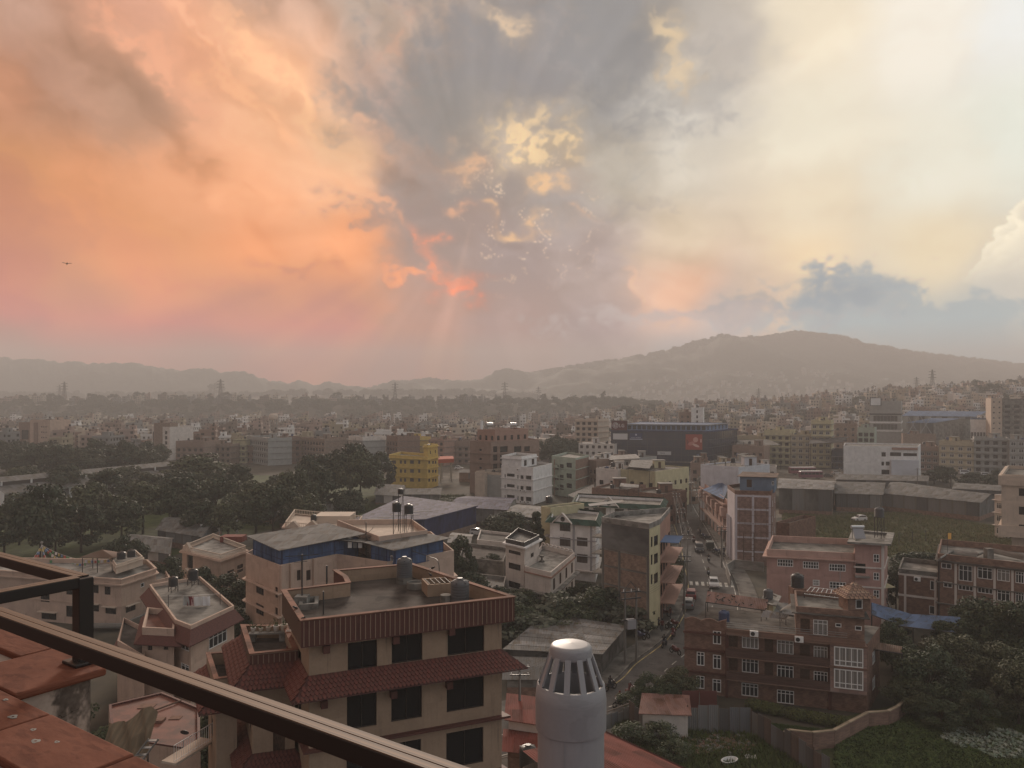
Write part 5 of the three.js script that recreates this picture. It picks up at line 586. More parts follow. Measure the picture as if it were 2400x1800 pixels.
const tankOn = (px, py, d, r, h, label, mat = M.tank, stand = 0) => { const p = at(px, py, d); return waterTank([p.x, p.y - h - stand, p.z], r, h, mat, label, undefined, stand); };
// unplastered block at the roadside
{
const P = [pd(1410, 111), pd(1522, 105), pd(1547, 109), pd(1571, 121), pd(1438, 116)], y1 = 14.2, ws = [];
for (const y of [[1258, 1282], [1300, 1324], [1346, 1370]]) ws.push({ e: 1, x: [1525.5, 1529.5], y, s: 'dark' }, { e: 1, x: [1533, 1542], y: [y[0] - 3, y[1] - 3], s: 'dark' });
const b = bld({ name: 'unplastered_block', label: 'tall unplastered brick and grey render block with pale yellow strip by the road', P, y1, par: 0.75, wall: M.brickPale, walls: { 0: M.brickPale, 1: M.paleYellow, 2: M.salmon }, roof: M.concLt, parM: M.concLt, wins: [...ws, { e: 2, v: [3.6, 6.6, 9.6], c: 4, w: 2.2, h: 1.7, s: 'dark' }, { e: 2, v: [0.1], c: 4, w: 2.6, h: 2.4, s: 'shutter' }] });
const L = b.em(0).L; fix(b, 'render_panel', 0, 0.05, 10.6, L - 0.1, 3.58, 0.05, M.render);
for (const u of [0.05, L * 0.36, L - 0.45]) fix(b, 'concrete_column', 0, u, 0, 0.4, 10.55, 0.05, M.conc); for (const v of [2.6, 5.3, 7.9, 10.3]) fix(b, 'concrete_beam', 0, 0.46, v, L * 0.36 - 0.46, 0.26, 0.045, M.conc), fix(b, 'concrete_beam', 0, L * 0.36 + 0.41, v, L * 0.64 - 0.87, 0.26, 0.045, M.conc);
for (const v of [2.9, 5.8, 8.7]) { fix(b, 'awning_slab', 2, 0.3, v, b.em(2).L - 0.6, 0.12, 2.0, M.salmon); }
fix(b, 'blue_awning', 2, 0.2, 11.6, 6, 0.08, 2.6, M.tinBlue);
for (const v of [3.4, 6.6, 9.4, 11.8]) { fix(b, 'back_balcony', 4, b.em(4).L - 3.2, v, 3.0, 0.14, 1.6, M.conc); fixGeo(b, 'balcony_rail', 4, b.em(4).L - 1.7, v + 0.14, 1.55, railing(3.0, 0.85, 0.3), M.concLt); }
tankOn(1448, 1208, 116, 0.55, 1.1, 'black water tank on the unplastered roadside block'); top('roof_sheet', new THREE.BoxGeometry(5.4, 0.06, 2.6).rotateZ(0.12).translate(at(1421, 1198, 118).x, 16.0, -118), M.tinLt, 'tilted pale sheet canopy above the unplastered block', 'canopy'); top('canopy_post', merge([bx(0.08, 1.75, 0.08, at(1430, 1198, 118).x, 14.2, -118)]), M.metal, 'thin post holding the pale sheet canopy', 'post');
}
// white houses with green roofs
{
const ws = []; for (const x of [[1312, 1337], [1352, 1377]]) for (const y of [[1226, 1245], [1260, 1280], [1299, 1319]]) ws.push({ e: 0, x, y, s: y[0] < 1240 ? 'dark' : 'curtD', o: { n: 3 } });
const P = [pd(1289, 138), pd(1396, 134), pd(1405, 146), pd(1300, 152)], b = bld({ name: 'gabled_house', label: 'white house with dark green skirt roof and round window gable', P, y1: 10, par: 0.4, wall: M.white, roof: M.conc, bands: [{ y: 9.85, out: 0.35, t: 0.16, m: M.teal }, { y: 7.05, out: 0.2, t: 0.14, m: M.greyPaint }, { y: 4.3, out: 0.2, t: 0.14, m: M.greyPaint }, { y: 1.7, out: 0.5, t: 0.2, m: M.whiteWarm }], wins: [...ws, { e: 3, v: [5, 7.8], c: 2, w: 1.3, h: 1.2, s: 'dark' }] });
const greenSkirt = (bb, y, h, out) => skirtOf(bb, y, h, out, M.tinGreen);
greenSkirt(b, 9.9, 0.9, 0.9);
const gab = (bb, e, u, y, w) => { fixGeo(bb, 'gable', e, u, y, 0.15, gableGeo(w, w * 0.5, 0.5), M.white); const r = fixGeo(bb, 'gable_trim', e, u, y, 0.6, merge([bar([-w / 2 - 0.2, -0.05, 0.2], [0, w * 0.5 + 0.08, 0.2], 0.14, 0.5), bar([w / 2 + 0.2, -0.05, 0.2], [0, w * 0.5 + 0.08, 0.2], 0.14, 0.5)]), M.whiteWarm); fixGeo(bb, 'round_window', e, u, y + w * 0.2, 0.66, new THREE.CircleGeometry(w * 0.13, 18), M.glass); };
gab(b, 0, uAt(P, 0, 1322)[0], 10.0, 3.4); for (const px of [1345, 1386]) { const [u] = uAt(P, 0, px); fix(b, 'pilaster', 0, u - 0.2, 1.9, 0.35, 7.9, 0.1, M.greyPaint); }
fix(b, 'balcony', 3, b.em(3).L - 3, 4.3, 2.6, 0.12, 1.0, M.concLt); fix(b, 'balcony', 3, b.em(3).L - 3, 7.1, 2.6, 0.12, 1.0, M.concLt);
const P2 = [pd(1347, 166), pd(1546, 160), pd(1556, 172), pd(1356, 180)], c = bld({ name: 'gabled_house', label: 'wide white house with green skirt roof and central gable behind it', P: P2, y1: 9.1, par: 0.5, wall: M.white, roof: M.conc, bands: [{ y: 8.95, out: 0.3, t: 0.14, m: M.teal }], wins: [[1359, 1380, 1190, 1204], [1391, 1420, 1190, 1206], [1441, 1462, 1192, 1206], [1471, 1500, 1193, 1208], [1509, 1530, 1195, 1209]].map(q => ({ e: 0, x: [q[0], q[1]], y: [q[2], q[3]], s: 'dark' })) });
greenSkirt(c, 9.0, 0.9, 1.0); gab(c, 0, uAt(P2, 0, 1428)[0], 9.1, 4.2);
const yl = simp('narrow tall pale yellow house left of the green roofed house', 1268, 146, 1290, 144, 9, 1188, { wall: M.paleYellow, wins: [{ e: 0, v: [], c: 1, w: 1, h: 1 }], par: 0.3 }); tankOn(1287, 1163, 148, 0.7, 1.3, 'black water tank on the narrow yellow house');
}
// white modern house with stair tower
{
const P = [pd(1185, 121), pd(1229, 117.5), pd(1264, 124), pd(1215, 131)], t = bld({ name: 'modern_house', label: 'white modern stair tower house with dark strip windows', P, y1: 9.3, par: 0.75, parM: M.metalDk, parT: 0.06, wall: M.whiteWarm, roof: M.tin, bands: [{ y: 9.15, out: 0.5, t: 0.22, m: M.white }], wins: [[1291, 1299], [1321, 1335], [1364, 1379]].map(y => ({ e: 0, x: [1192, 1220], y, s: 'dark' })).concat([{ e: 1, x: [1244, 1251], y: [1296, 1306], s: 'dark' }]) });
const P2 = [pd(1230, 116.5), pd(1291, 112.5), pd(1347, 127), pd(1270, 134)], c = bld({ name: 'terraced_house', label: 'low white house with open roof terrace and rust brown bands', P: P2, y1: 5.9, par: 0.7, wall: M.whiteWarm, roof: M.concLt, bands: [{ y: 5.7, out: 0.15, t: 0.2, m: M.brown || M.salmon }, { y: 3.2, out: 0.8, t: 0.16, m: M.concLt }, { y: 3.0, out: 0.3, t: 0.14, m: M.salmon }], wins: [{ e: 1, v: [3.6, 0.5], c: 4, w: 1.2, h: 1.7, s: 'brown' }] });
const { L, m } = c.em(2); for (let i = 0; i < 8; i++) { const a = mesh('arch', new THREE.TorusGeometry(0.5, 0.12, 6, 12, Math.PI), M.whiteWarm, c); a.applyMatrix4(m.clone().multiply(new M4().makeTranslation(0.7 + i * (L - 1.4) / 7, 6.5, -0.2))); }
const fp = gp(1270, 1316, 5.9), f = thing('roof_planter', 'stone urn planter on the low white house terrace', 'planter', [fp.x, 5.9, fp.z]); mesh('urn', new THREE.LatheGeometry([[0, 0], [0.5, 0], [0.2, 0.3], [0.15, 0.6], [0.55, 0.95], [0, 0.95]].map(q => new THREE.Vector2(...q)), 14), M.conc, f);
}
// warehouses in the middle
{
const wh = thing('blue_warehouse', 'long navy blue warehouse with shallow grey purple roof', 'warehouse', [0, 0, 0]); const fl = pd(817, 163), nc = pd(994, 167), fr = pd(1116, 188), bk = pd(948, 206), y = 5.9;
mesh('wall', bldShell([fl, nc, fr, bk], 1.5, y), M.tinNavy, wh); mesh('plinth', bldShell([fl, nc, fr, bk], 0, 1.5), M.brickPale, wh); mesh('roof', flat(offsetPoly([fl, nc, fr, bk], 0.35), y + 0.01), M.tinPurple, wh); mesh('eave_trim', prism(offsetPoly([fl, nc, fr, bk], 0.4), y - 0.25, 0.24, offsetPoly([fl, nc, fr, bk], -0.05)), M.tinNavy, wh);
for (const [px, py] of [[965, 1200], [995, 1199], [935, 1207], [965, 1207], [905, 1213], [880, 1217]]) { const v = gp(px, py, y); mesh('skylight', new THREE.BoxGeometry(3.4, 0.05, 0.8).translate(v.x, y + 0.06, v.z), M.tinLt, wh); }
function bldShell(P, a, b) { const l = []; for (let i = 0; i < P.length; i++) { const { L, m } = edgeM(P, i); l.push(new THREE.PlaneGeometry(L, b - a).translate(L / 2, (a + b) / 2, 0).applyMatrix4(m)); const g = l[l.length - 1], p = g.attributes.uv; for (let k = 0; k < p.count; k++) p.setXY(k, p.getX(k) * L, p.getY(k) * (b - a)); } return merge(l); }
globalThis.bldShell = bldShell;
const shed = (label, P, y, wallM, roofM, rise = 0.8) => { const t = thing('tin_shed', label, 'shed', [0, 0, 0]); mesh('wall', bldShell(P, 1.2, y), wallM, t); mesh('plinth', bldShell(P, 0, 1.2), M.brick, t); { const E = edgeM(P, 0), n = Math.max(2, Math.round(E.L / 3.2)); for (let i = 0; i < n; i++) { const p = mesh('wall_sheet', new THREE.BoxGeometry(E.L / n - 0.08, y - 1.35, 0.05), [wallM, M.tin, wallM, M.tinDk][(i * 7 + Math.round(E.L)) % 4], t); p.applyMatrix4(E.m.clone().multiply(new M4().makeTranslation((i + 0.5) * E.L / n, 1.2 + (y - 1.3) / 2, 0.035))); } } const O = offsetPoly(P, 0.5), mid = (a, b) => [(a[0] + b[0]) / 2, (a[1] + b[1]) / 2], r0 = mid(O[0], O[3]), r1 = mid(O[1], O[2]); const quad = (a, b, c, d, n) => { mesh(n, quad4(new V3(a[0], y, a[1]), new V3(b[0], y, b[1]), new V3(c[0], y + rise, c[1]), new V3(d[0], y + rise, d[1])), roofM, t); }; quad(O[0], O[1], r1, r0, 'roof_slope'); quad(O[2], O[3], r0, r1, 'roof_slope'); for (const [a, b, r] of [[P[3], P[0], 0], [P[1], P[2], 1]]) { const R = mid(a, b), g = new THREE.BufferGeometry(); g.setAttribute('position', new THREE.Float32BufferAttribute([a[0], y, a[1], b[0], y, b[1], R[0], y + rise, R[1]], 3)); g.setAttribute('uv', new THREE.Float32BufferAttribute([0, 0, 4, 0, 2, 1], 2)); g.computeVertexNormals(); mesh('gable_wall', g, wallM, t); } return t; };
globalThis.shed = shed;
shed('purple grey roofed shed below the white tower block', [pd(1052, 196), pd(1186, 190), pd(1210, 212), pd(1095, 216)], 4.6, M.concLt, M.tinPurple, 0.9);
shed('grey shed with dark shaded eave right of the purple roof', [pd(1187, 180), pd(1290, 172), pd(1310, 190), pd(1215, 196)], 5.0, M.conc, M.tinLt, 0.6);
shed('brown tin shed with bright roof sheet by the blue warehouse', [pd(1054, 148), pd(1098, 147), pd(1104, 156), pd(1064, 158)], 4.4, M.brickPale, M.tinLt, 0.5);
const lo = (l, a, b, c, d, y, w, r) => bld({ name: 'low_house', label: l, P: [pd(...a), pd(...b), pd(...c), pd(...d)], y1: y, par: 0.5, wall: w, roof: r, wins: [{ e: 0, v: [1], sp: 3.5, w: 1.4, h: 1.2, s: 'dark' }] });
lo('low grey house with parapet below the bright tin shed', [1075, 133], [1180, 129], [1190, 141], [1090, 146], 4.2, M.conc, M.roofDk); lo('low flat roofed house with plants between warehouse and tower house', [1118, 147], [1190, 144], [1198, 154], [1126, 158], 4.6, M.whiteWarm, M.concDk); lo('pale low hut with sheet awning left of the white tower house', [1120, 116], [1180, 114], [1186, 122], [1126, 124], 3.3, M.concLt, M.tin);
lo('small cream hut among trees below the yellow building', [1040, 205], [1075, 203], [1080, 210], [1046, 212], 3, M.creamLt, M.tin);
}
// yellow, brown, white and green blocks
{
const P = [pd(912, 282), pd(1001, 272), pd(1027, 283), pd(940, 298)], ws = []; for (const [x0, x1] of [[919, 928], [937, 942], [947, 952], [961, 970], [980, 985]]) for (const y of [1079, 1100, 1121]) ws.push({ e: 0, x: [x0, x1], y: [y, y + 8], s: 'curtD' }); for (const [x0, x1] of [[1004, 1008], [1013, 1017], [1019, 1023]]) for (const y of [1080, 1101, 1122]) ws.push({ e: 1, x: [x0, x1], y: [y, y + 7], s: 'dark' });
bld({ name: 'yellow_building', label: 'bright yellow four storey building with ledges by the trees', P, y1: 10.6, par: 1.0, wall: M.yellow, roof: M.concLt, bands: [{ y: 10.3, out: 0.6, t: 0.3 }, { y: 7, out: 0.35, t: 0.25 }, { y: 3.7, out: 0.35, t: 0.25 }], wins: ws });
bld({ name: 'yellow_stair_tower', label: 'yellow stair head rising from the bright yellow building', category: 'tower', P: [pd(993, 276), pd(1003, 275), pd(1026, 284), pd(1008, 290)], y0: 10.6, y1: 14.8, par: 0.6, wall: M.yellow, roof: M.concLt, bands: [{ y: 14.5, out: 0.5, t: 0.3 }], wins: [{ e: 1, c: 2, v: [1.5], w: 0.8, h: 1.2, s: 'dark' }] }); tankOn(1005, 1041, 282, 0.7, 1.2, 'dark water tanks on the yellow stair head');
const g = thing('fuel_canopy', 'orange red flat station canopy right of the yellow building', 'canopy', [0, 0, 0]), c = [pd(1026, 296), pd(1064, 300), pd(1062, 314), pd(1030, 312)]; mesh('canopy_roof', prism(c, 7.2, 1.5), MS(0.36, 0.085, 0.05, 0.95), g); for (const p of offsetPoly(c, -1)) mesh('column', bx(0.5, 7.2, 0.5, p[0], 0, p[1]), M.grey, g);
const B = [pd(1101, 262), pd(1150, 256), pd(1264, 270), pd(1215, 290)], wb = []; for (const y of [1052, 1073, 1094]) wb.push({ e: 0, x: [1123, 1129], y: [y, y + 5], s: 'hole' }); for (const [x0, x1] of [[1156, 1166], [1172, 1190], [1205, 1222], [1229, 1242]]) for (const y of [1046, 1066, 1086, 1106]) wb.push({ e: 1, x: [x0, x1], y: [y, y + 14], s: 'hole' });
bld({ name: 'brown_tower_block', label: 'tall brown pink block with blank side and recessed balconies', P: B, y1: 16.9, par: 0.9, wall: M.brownPink, roof: M.conc, bands: [{ y: 13.6, out: 0.5, t: 0.2 }, { y: 10.4, out: 0.5, t: 0.2 }], wins: wb });
bld({ name: 'brown_penthouse', label: 'salmon top storey with silver tanks on the brown block', category: 'building', P: [pd(1119, 266), pd(1160, 260), pd(1238, 272), pd(1205, 284)], y0: 17, y1: 20.6, par: 0.9, wall: M.salmon, roof: M.conc, wins: [{ e: 0, v: [0.9], c: 3, w: 1.2, h: 1.6, s: 'hole' }, { e: 1, v: [0.9], c: 5, w: 1.3, h: 1.6, s: 'hole' }] });
top('water_drum', cyl(0.55, 0.55, 3.9, at(1128, 1011, 266).x, 20.6, -266, 14), M.white, 'tall white drum on the salmon top storey', 'drum'); const st = (px, l) => { const p = at(px, 1004, 268), t = thing('steel_tank', l, 'water tank', [p.x, 20.6, p.z]); mesh('tank_body', cyl(0.8, 0.8, 2.3, 0, 0, 0, 16).rotateZ(Math.PI / 2).translate(1.1, 2.4, 0), M.steel, t); for (const x of [-0.9, 0.9]) mesh('stand_leg', bx(0.1, 1.7, 0.8, x, 0, 0), M.metalDk, t); }; st(1149, 'left steel tank on the salmon top storey'); st(1204, 'right steel tank on the salmon top storey');
const W = [pd(1175, 240), pd(1249, 232), pd(1294, 247), pd(1222, 262)], ww = []; for (const y of [1110, 1135, 1160]) { ww.push({ e: 0, x: [1188, 1206], y: [y, y + 7], s: 'dark' }, { e: 0, x: [1182, 1185], y: [y + 1, y + 9], s: 'hole' }, { e: 0, x: [1212, 1215], y: [y + 3, y + 13], s: 'hole' }, { e: 0, x: [1220, 1227], y: [y + 4, y + 14], s: 'dark' }, { e: 0, x: [1233, 1245], y: [y + 5, y + 15], s: 'dark', sh: 0.5 }); }
const wb2 = bld({ name: 'white_block', label: 'white four storey block with air conditioners and blank right side', P: W, y1: 10.7, par: 0.6, wall: M.white, roof: M.conc, bands: [{ y: 7.3, out: 0.25, t: 0.25 }, { y: 4.0, out: 0.25, t: 0.25 }], wins: ww });
bld({ name: 'white_stair_head', label: 'white stair head storey with window and black steps on white block', category: 'building', P: [pd(1176, 241), pd(1222, 236.5), pd(1258, 247), pd(1210, 255)], y0: 10.75, y1: 13.6, par: 0.7, wall: M.white, roof: M.concLt, bands: [{ y: 13.3, out: 0.4, t: 0.25 }], wins: [{ e: 0, x: [1188, 1206], y: [1084, 1097], s: 'dark' }, { e: 1, v: [0.4], c: 2, w: 2.0, h: 1.8, s: 'dark' }] });
[[1222, 1152], [1231, 1153], [1215, 1103], [1222, 1178], [1232, 1179], [1240, 1180]].forEach(([px, py], i) => { const [u, d] = uAt(W, 0, px); acUnit(wb2, 0, u, Math.max(0.2, yAt(py, d)), ['first air conditioner under the third storey windows of the white block', 'second air conditioner under the third storey windows of the white block', 'lone air conditioner beside the top storey door of the white block', 'left of three low air conditioners on the white block', 'middle of three low air conditioners on the white block', 'right of three low air conditioners on the white block'][i]); });
simp('cream and grey blank block joined to the white block', 1115, 246, 1175, 240, 14, 1106, { wall: M.creamLt, walls: { 0: M.grey }, wins: [{ e: 0, v: [2, 5, 8], c: 1, u: [0.6], w: 1.6, h: 0.8, s: 'plain' }] }); simp('cream end wall strip left of the grey blank block', 1113, 243, 1136, 241.5, 3, 1107, { wall: M.creamLt, wins: [{ e: 0, v: [], c: 1, w: 1, h: 1 }] });
const G = [pd(1293, 258), pd(1349, 248), pd(1380, 262), pd(1330, 278)], wg = []; for (const y of [1087, 1112, 1135, 1160]) wg.push({ e: 0, x: [1296, 1309], y: [y + 2, y + 13], s: 'hole' }, { e: 0, x: [1312, 1321], y: [y + 1, y + 13], s: 'brown' }, { e: 0, x: [1328, 1340], y: [y - 2, y + 9], s: 'dark', sh: 0.5 });
const gb = bld({ name: 'green_block', label: 'pale green block with balconies and exposed brick side', P: G, y1: 12.2, par: 0.7, wall: M.green, walls: { 1: M.brick }, roof: M.concLt, bands: [{ y: 9.0, out: 0.3, t: 0.2 }, { y: 5.7, out: 0.3, t: 0.2 }, { y: 2.5, out: 0.3, t: 0.2 }], wins: wg }); for (const v of [2.7, 5.9, 9.2]) { fix(gb, 'balcony', 0, 0.3, v, 4.3, 0.14, 1.2, M.green); fix(gb, 'balcony_front', 0, 0.3, v, 4.3, 0.9, 0.08, M.green, 1.2); } fix(gb, 'balcony_column', 0, 2.7, 0, 0.3, 12, 0.3, M.brownPink, 1.0);
}
// street front left of the road, towards the mall
{
simp('brick house with tin roof behind the wide green roofed house', 1387, 205, 1470, 200, 14, 1145, { wall: M.brickRed, s: 'hole', par: 0.5 }); simp('brick roadside house with plants on its roof terrace', 1471, 199, 1552, 192, 12, 1154, { wall: M.brickRed, s: 'dark', par: 0.6, side: 1 });
simp('white house with L shaped blank wall beyond the brick terrace', 1397, 228, 1448, 224, 12, 1098, { wall: M.whiteWarm, c: 2, s: 'dark' }); simp('house with big sloping tin roof at the roadside bend', 1450, 226, 1536, 218, 20, 1102, { wall: M.paleYellow, side: 1, s: 'dark', par: 0.3 });
sheetRoof([[1480, 1078, 250], [1536, 1078, 246], [1522, 1098, 216], [1472, 1094, 222]], M.tin, 'wide grey tin roof over the roadside corner house'); sheetRoof([[1430, 1068, 275], [1490, 1064, 270], [1502, 1074, 250], [1428, 1078, 255]], M.tinLt, 'pale tin roof between the green block and the mall'); sheetRoof([[1330, 1160, 212], [1392, 1134, 232], [1392, 1158, 205], [1345, 1166, 200]], M.tin, 'grey tin roof with two light sheets below the green block'); sheetRoof([[1455, 1132, 205], [1498, 1136, 203], [1496, 1143, 196], [1452, 1140, 198]], M.tinLt, 'small pale tin sheet on the brick roof terrace');
simp('white low house with grey windows below the mall', 1380, 288, 1425, 285, 10, 1073, { wall: M.white, s: 'dark' }); simp('tall narrow brown house left of the mall corner', 1380, 262, 1398, 258, 9, 1078, { wall: M.brownPink, s: 'hole' });
simp('cream apartment building with many balconies left of the mall', 1348, 408, 1402, 402, 16, 982, { wall: M.creamLt, s: 'hole', w: 1.9, h: 1.5, sp: 3.4, band: 0.6, bandM: M.creamPink, name: 'apartment_building' }); simp('long low tin roofed house below the cream apartments', 1356, 350, 1440, 345, 14, 1040, { wall: M.whiteWarm, roof: M.tinLt, par: 0.1 }); 
tankOn(1437, 1083, 228, 0.7, 1.4, 'black water tank on the L shaped white house');
}
// the dark glass mall with billboards
{
const P = [pd(1432, 352), pd(1661, 340), pd(1728, 372), pd(1480, 400)], y = 17.3;
const b = bld({ name: 'shopping_mall', label: 'wide dark blue glass shopping mall with billboards at the road junction', P, y1: y, par: 0.5, wall: M.glassBlue, roof: M.conc, bands: [{ y: 17.2, out: 0.4, t: 0.5, m: M.tinNavy }, { y: 13.8, out: 0.06, t: 0.18, m: M.metalDk }, { y: 10.3, out: 0.06, t: 0.18, m: M.metalDk }, { y: 6.8, out: 0.06, t: 0.18, m: M.metalDk }, { y: 3.6, out: 0.5, t: 0.4, m: M.conc }] });
for (const e of [0, 1]) { const L = b.em(e).L; for (let u = 1.5; u < L; u += 3) fix(b, 'mullion', e, u, 4.1, 0.12, 13, 0.1, M.metalDk); }
for (let u = 2; u < b.em(0).L - 4; u += 6) { const s = mesh('shop_front', paneGeo(4, 2.8), M.glass2, b); s.applyMatrix4(b.em(0).m.clone().multiply(new M4().makeTranslation(u + 2, 1.6, 0.03))); }
const up = bld({ name: 'mall_roof_floor', label: 'recessed blue upper floor and roofs on top of the glass mall', category: 'building', P: [pd(1470, 356), pd(1655, 346), pd(1706, 372), pd(1500, 390)], y0: 17.3, y1: 20.2, par: 0.2, wall: PL(0.20, 0.27, 0.42), roof: M.tinBlue, bands: [{ y: 20, out: 1.0, t: 0.3, m: M.tinLt }], wins: [{ e: 0, v: [0.6], c: 16, w: 1.6, h: 1.8, s: 'plain' }, { e: 1, v: [0.6], c: 6, w: 1.6, h: 1.8, s: 'plain' }] });
const text = (name, lines, w, h, bg, label, cat = 'sign', draw) => { const c = document.createElement('canvas'); c.width = 512; c.height = Math.round(512 * h / w); const x = c.getContext('2d'); x.fillStyle = bg; x.fillRect(0, 0, c.width, c.height); draw(x, c.width, c.height); const t = new THREE.CanvasTexture(c); t.colorSpace = THREE.SRGBColorSpace; return MS(0.8, 0.8, 0.8, 0.8, { map: t }); };
const board = (name, label, px0, px1, py0, py1, draw, bg, e = 0, out = 0.3) => { const [u0, d0] = uAt(P, e, px0), [u1, d1] = uAt(P, e, px1), d = (d0 + d1) / 2, w = u1 - u0, h = (py1 - py0) / F * d, v = yAt(py1, d); const t = thing(name, label, 'billboard', [0, 0, 0]); t.applyMatrix4(new M4().makeTranslation(P[0][0], 0, P[0][1]).multiply(b.em(e).m).multiply(new M4().makeTranslation((u0 + u1) / 2, v + h / 2, out))); mesh('board_frame', box(w + 0.3, h + 0.3, 0.25, 0, 0, -0.14), M.metalDk, t); mesh('board_face', new THREE.PlaneGeometry(w, h), draw ? text(name, 0, w, h, bg, '', '', draw) : MS(0.55, 0.54, 0.54, 0.8), t); return t; };
board('logo_sign', 'dark red rooftop sign with round grey emblem and two white letters', 1434, 1470, 986, 1008, (x, w, h) => { x.fillStyle = '#b9b4b4'; x.beginPath(); x.arc(w * 0.25, h * 0.5, h * 0.33, 0, 7); x.fill(); x.strokeStyle = '#6d2b30'; x.lineWidth = h * 0.045; x.beginPath(); x.arc(w * 0.25, h * 0.5, h * 0.24, 0.0, 4.7); x.stroke(); x.beginPath(); x.moveTo(w * 0.25, h * 0.36); x.lineTo(w * 0.25, h * 0.62); x.lineTo(w * 0.30, h * 0.62); x.moveTo(w * 0.25, h * 0.5); x.lineTo(w * 0.25 + h * 0.24, h * 0.5); x.stroke(); x.beginPath(); x.arc(w * 0.205, h * 0.4, h * 0.035, 0, 7); x.fillStyle = '#6d2b30'; x.fill(); x.fillStyle = '#c9c4c4'; x.font = 'bold ' + Math.round(h * 0.5) + 'px sans-serif'; x.fillText('LG', w * 0.46, h * 0.69); }, '#5c2529', 0, 0.6);
board('blank_board', 'blank pale billboard on the left of the glass mall', 1437, 1471, 1016, 1030, null);
board('blue_board', 'blue billboard with white crest and lettering on the mall', 1476, 1506, 1015, 1031, (x, w, h) => { x.fillStyle = '#cdd3e0'; x.beginPath(); x.moveTo(w * 0.44, h * 0.12); x.lineTo(w * 0.56, h * 0.12); x.lineTo(w * 0.56, h * 0.3); x.lineTo(w * 0.5, h * 0.42); x.lineTo(w * 0.44, h * 0.3); x.fill(); x.font = 'bold ' + Math.round(h * 0.2) + 'px serif'; x.textAlign = 'center'; x.fillText('WALK STREET', w * 0.5, h * 0.72); x.fillRect(0, h * 0.84, w, h * 0.1); }, '#2b3a66');
board('red_board', 'tall faded red billboard with pale shapes on the mall corner', 1607, 1646, 1018, 1054, (x, w, h) => { x.fillStyle = '#d9a79b'; x.beginPath(); x.ellipse(w * 0.6, h * 0.35, w * 0.15, h * 0.17, 0.3, 0, 7); x.fill(); x.fillStyle = '#c98478'; x.beginPath(); x.ellipse(w * 0.35, h * 0.6, w * 0.2, h * 0.12, -0.3, 0, 7); x.fill(); x.fillStyle = '#e3bdb2'; x.beginPath(); x.ellipse(w * 0.62, h * 0.72, w * 0.22, h * 0.08, 0.4, 0, 7); x.fill(); x.fillRect(w * 0.88, h * 0.3, w * 0.08, h * 0.22); x.fillStyle = '#7d3a38'; x.beginPath(); x.moveTo(w * 0.05, h * 0.3); x.lineTo(w * 0.2, h * 0.5); x.lineTo(w * 0.08, h * 0.68); x.fill(); }, '#a8493f');
board('white_board', 'narrow white shop sign low on the mall front', 1541, 1573, 1058, 1066, (x, w, h) => { x.fillStyle = '#6a6f78'; x.font = 'bold ' + Math.round(h * 0.6) + 'px sans-serif'; x.fillText('Shop', w * 0.2, h * 0.7); }, '#c9cacb');
simp('white tower house with slit windows behind the mall', 1620, 430, 1648, 428, 9, 955, { wall: M.white, c: 1, w: 0.9, h: 1.6, par: 0.3, name: 'tower_house' }); simp('dark arched house beside the white tower behind the mall', 1592, 436, 1619, 433, 10, 966, { wall: M.brownPink, s: 'hole' });
}
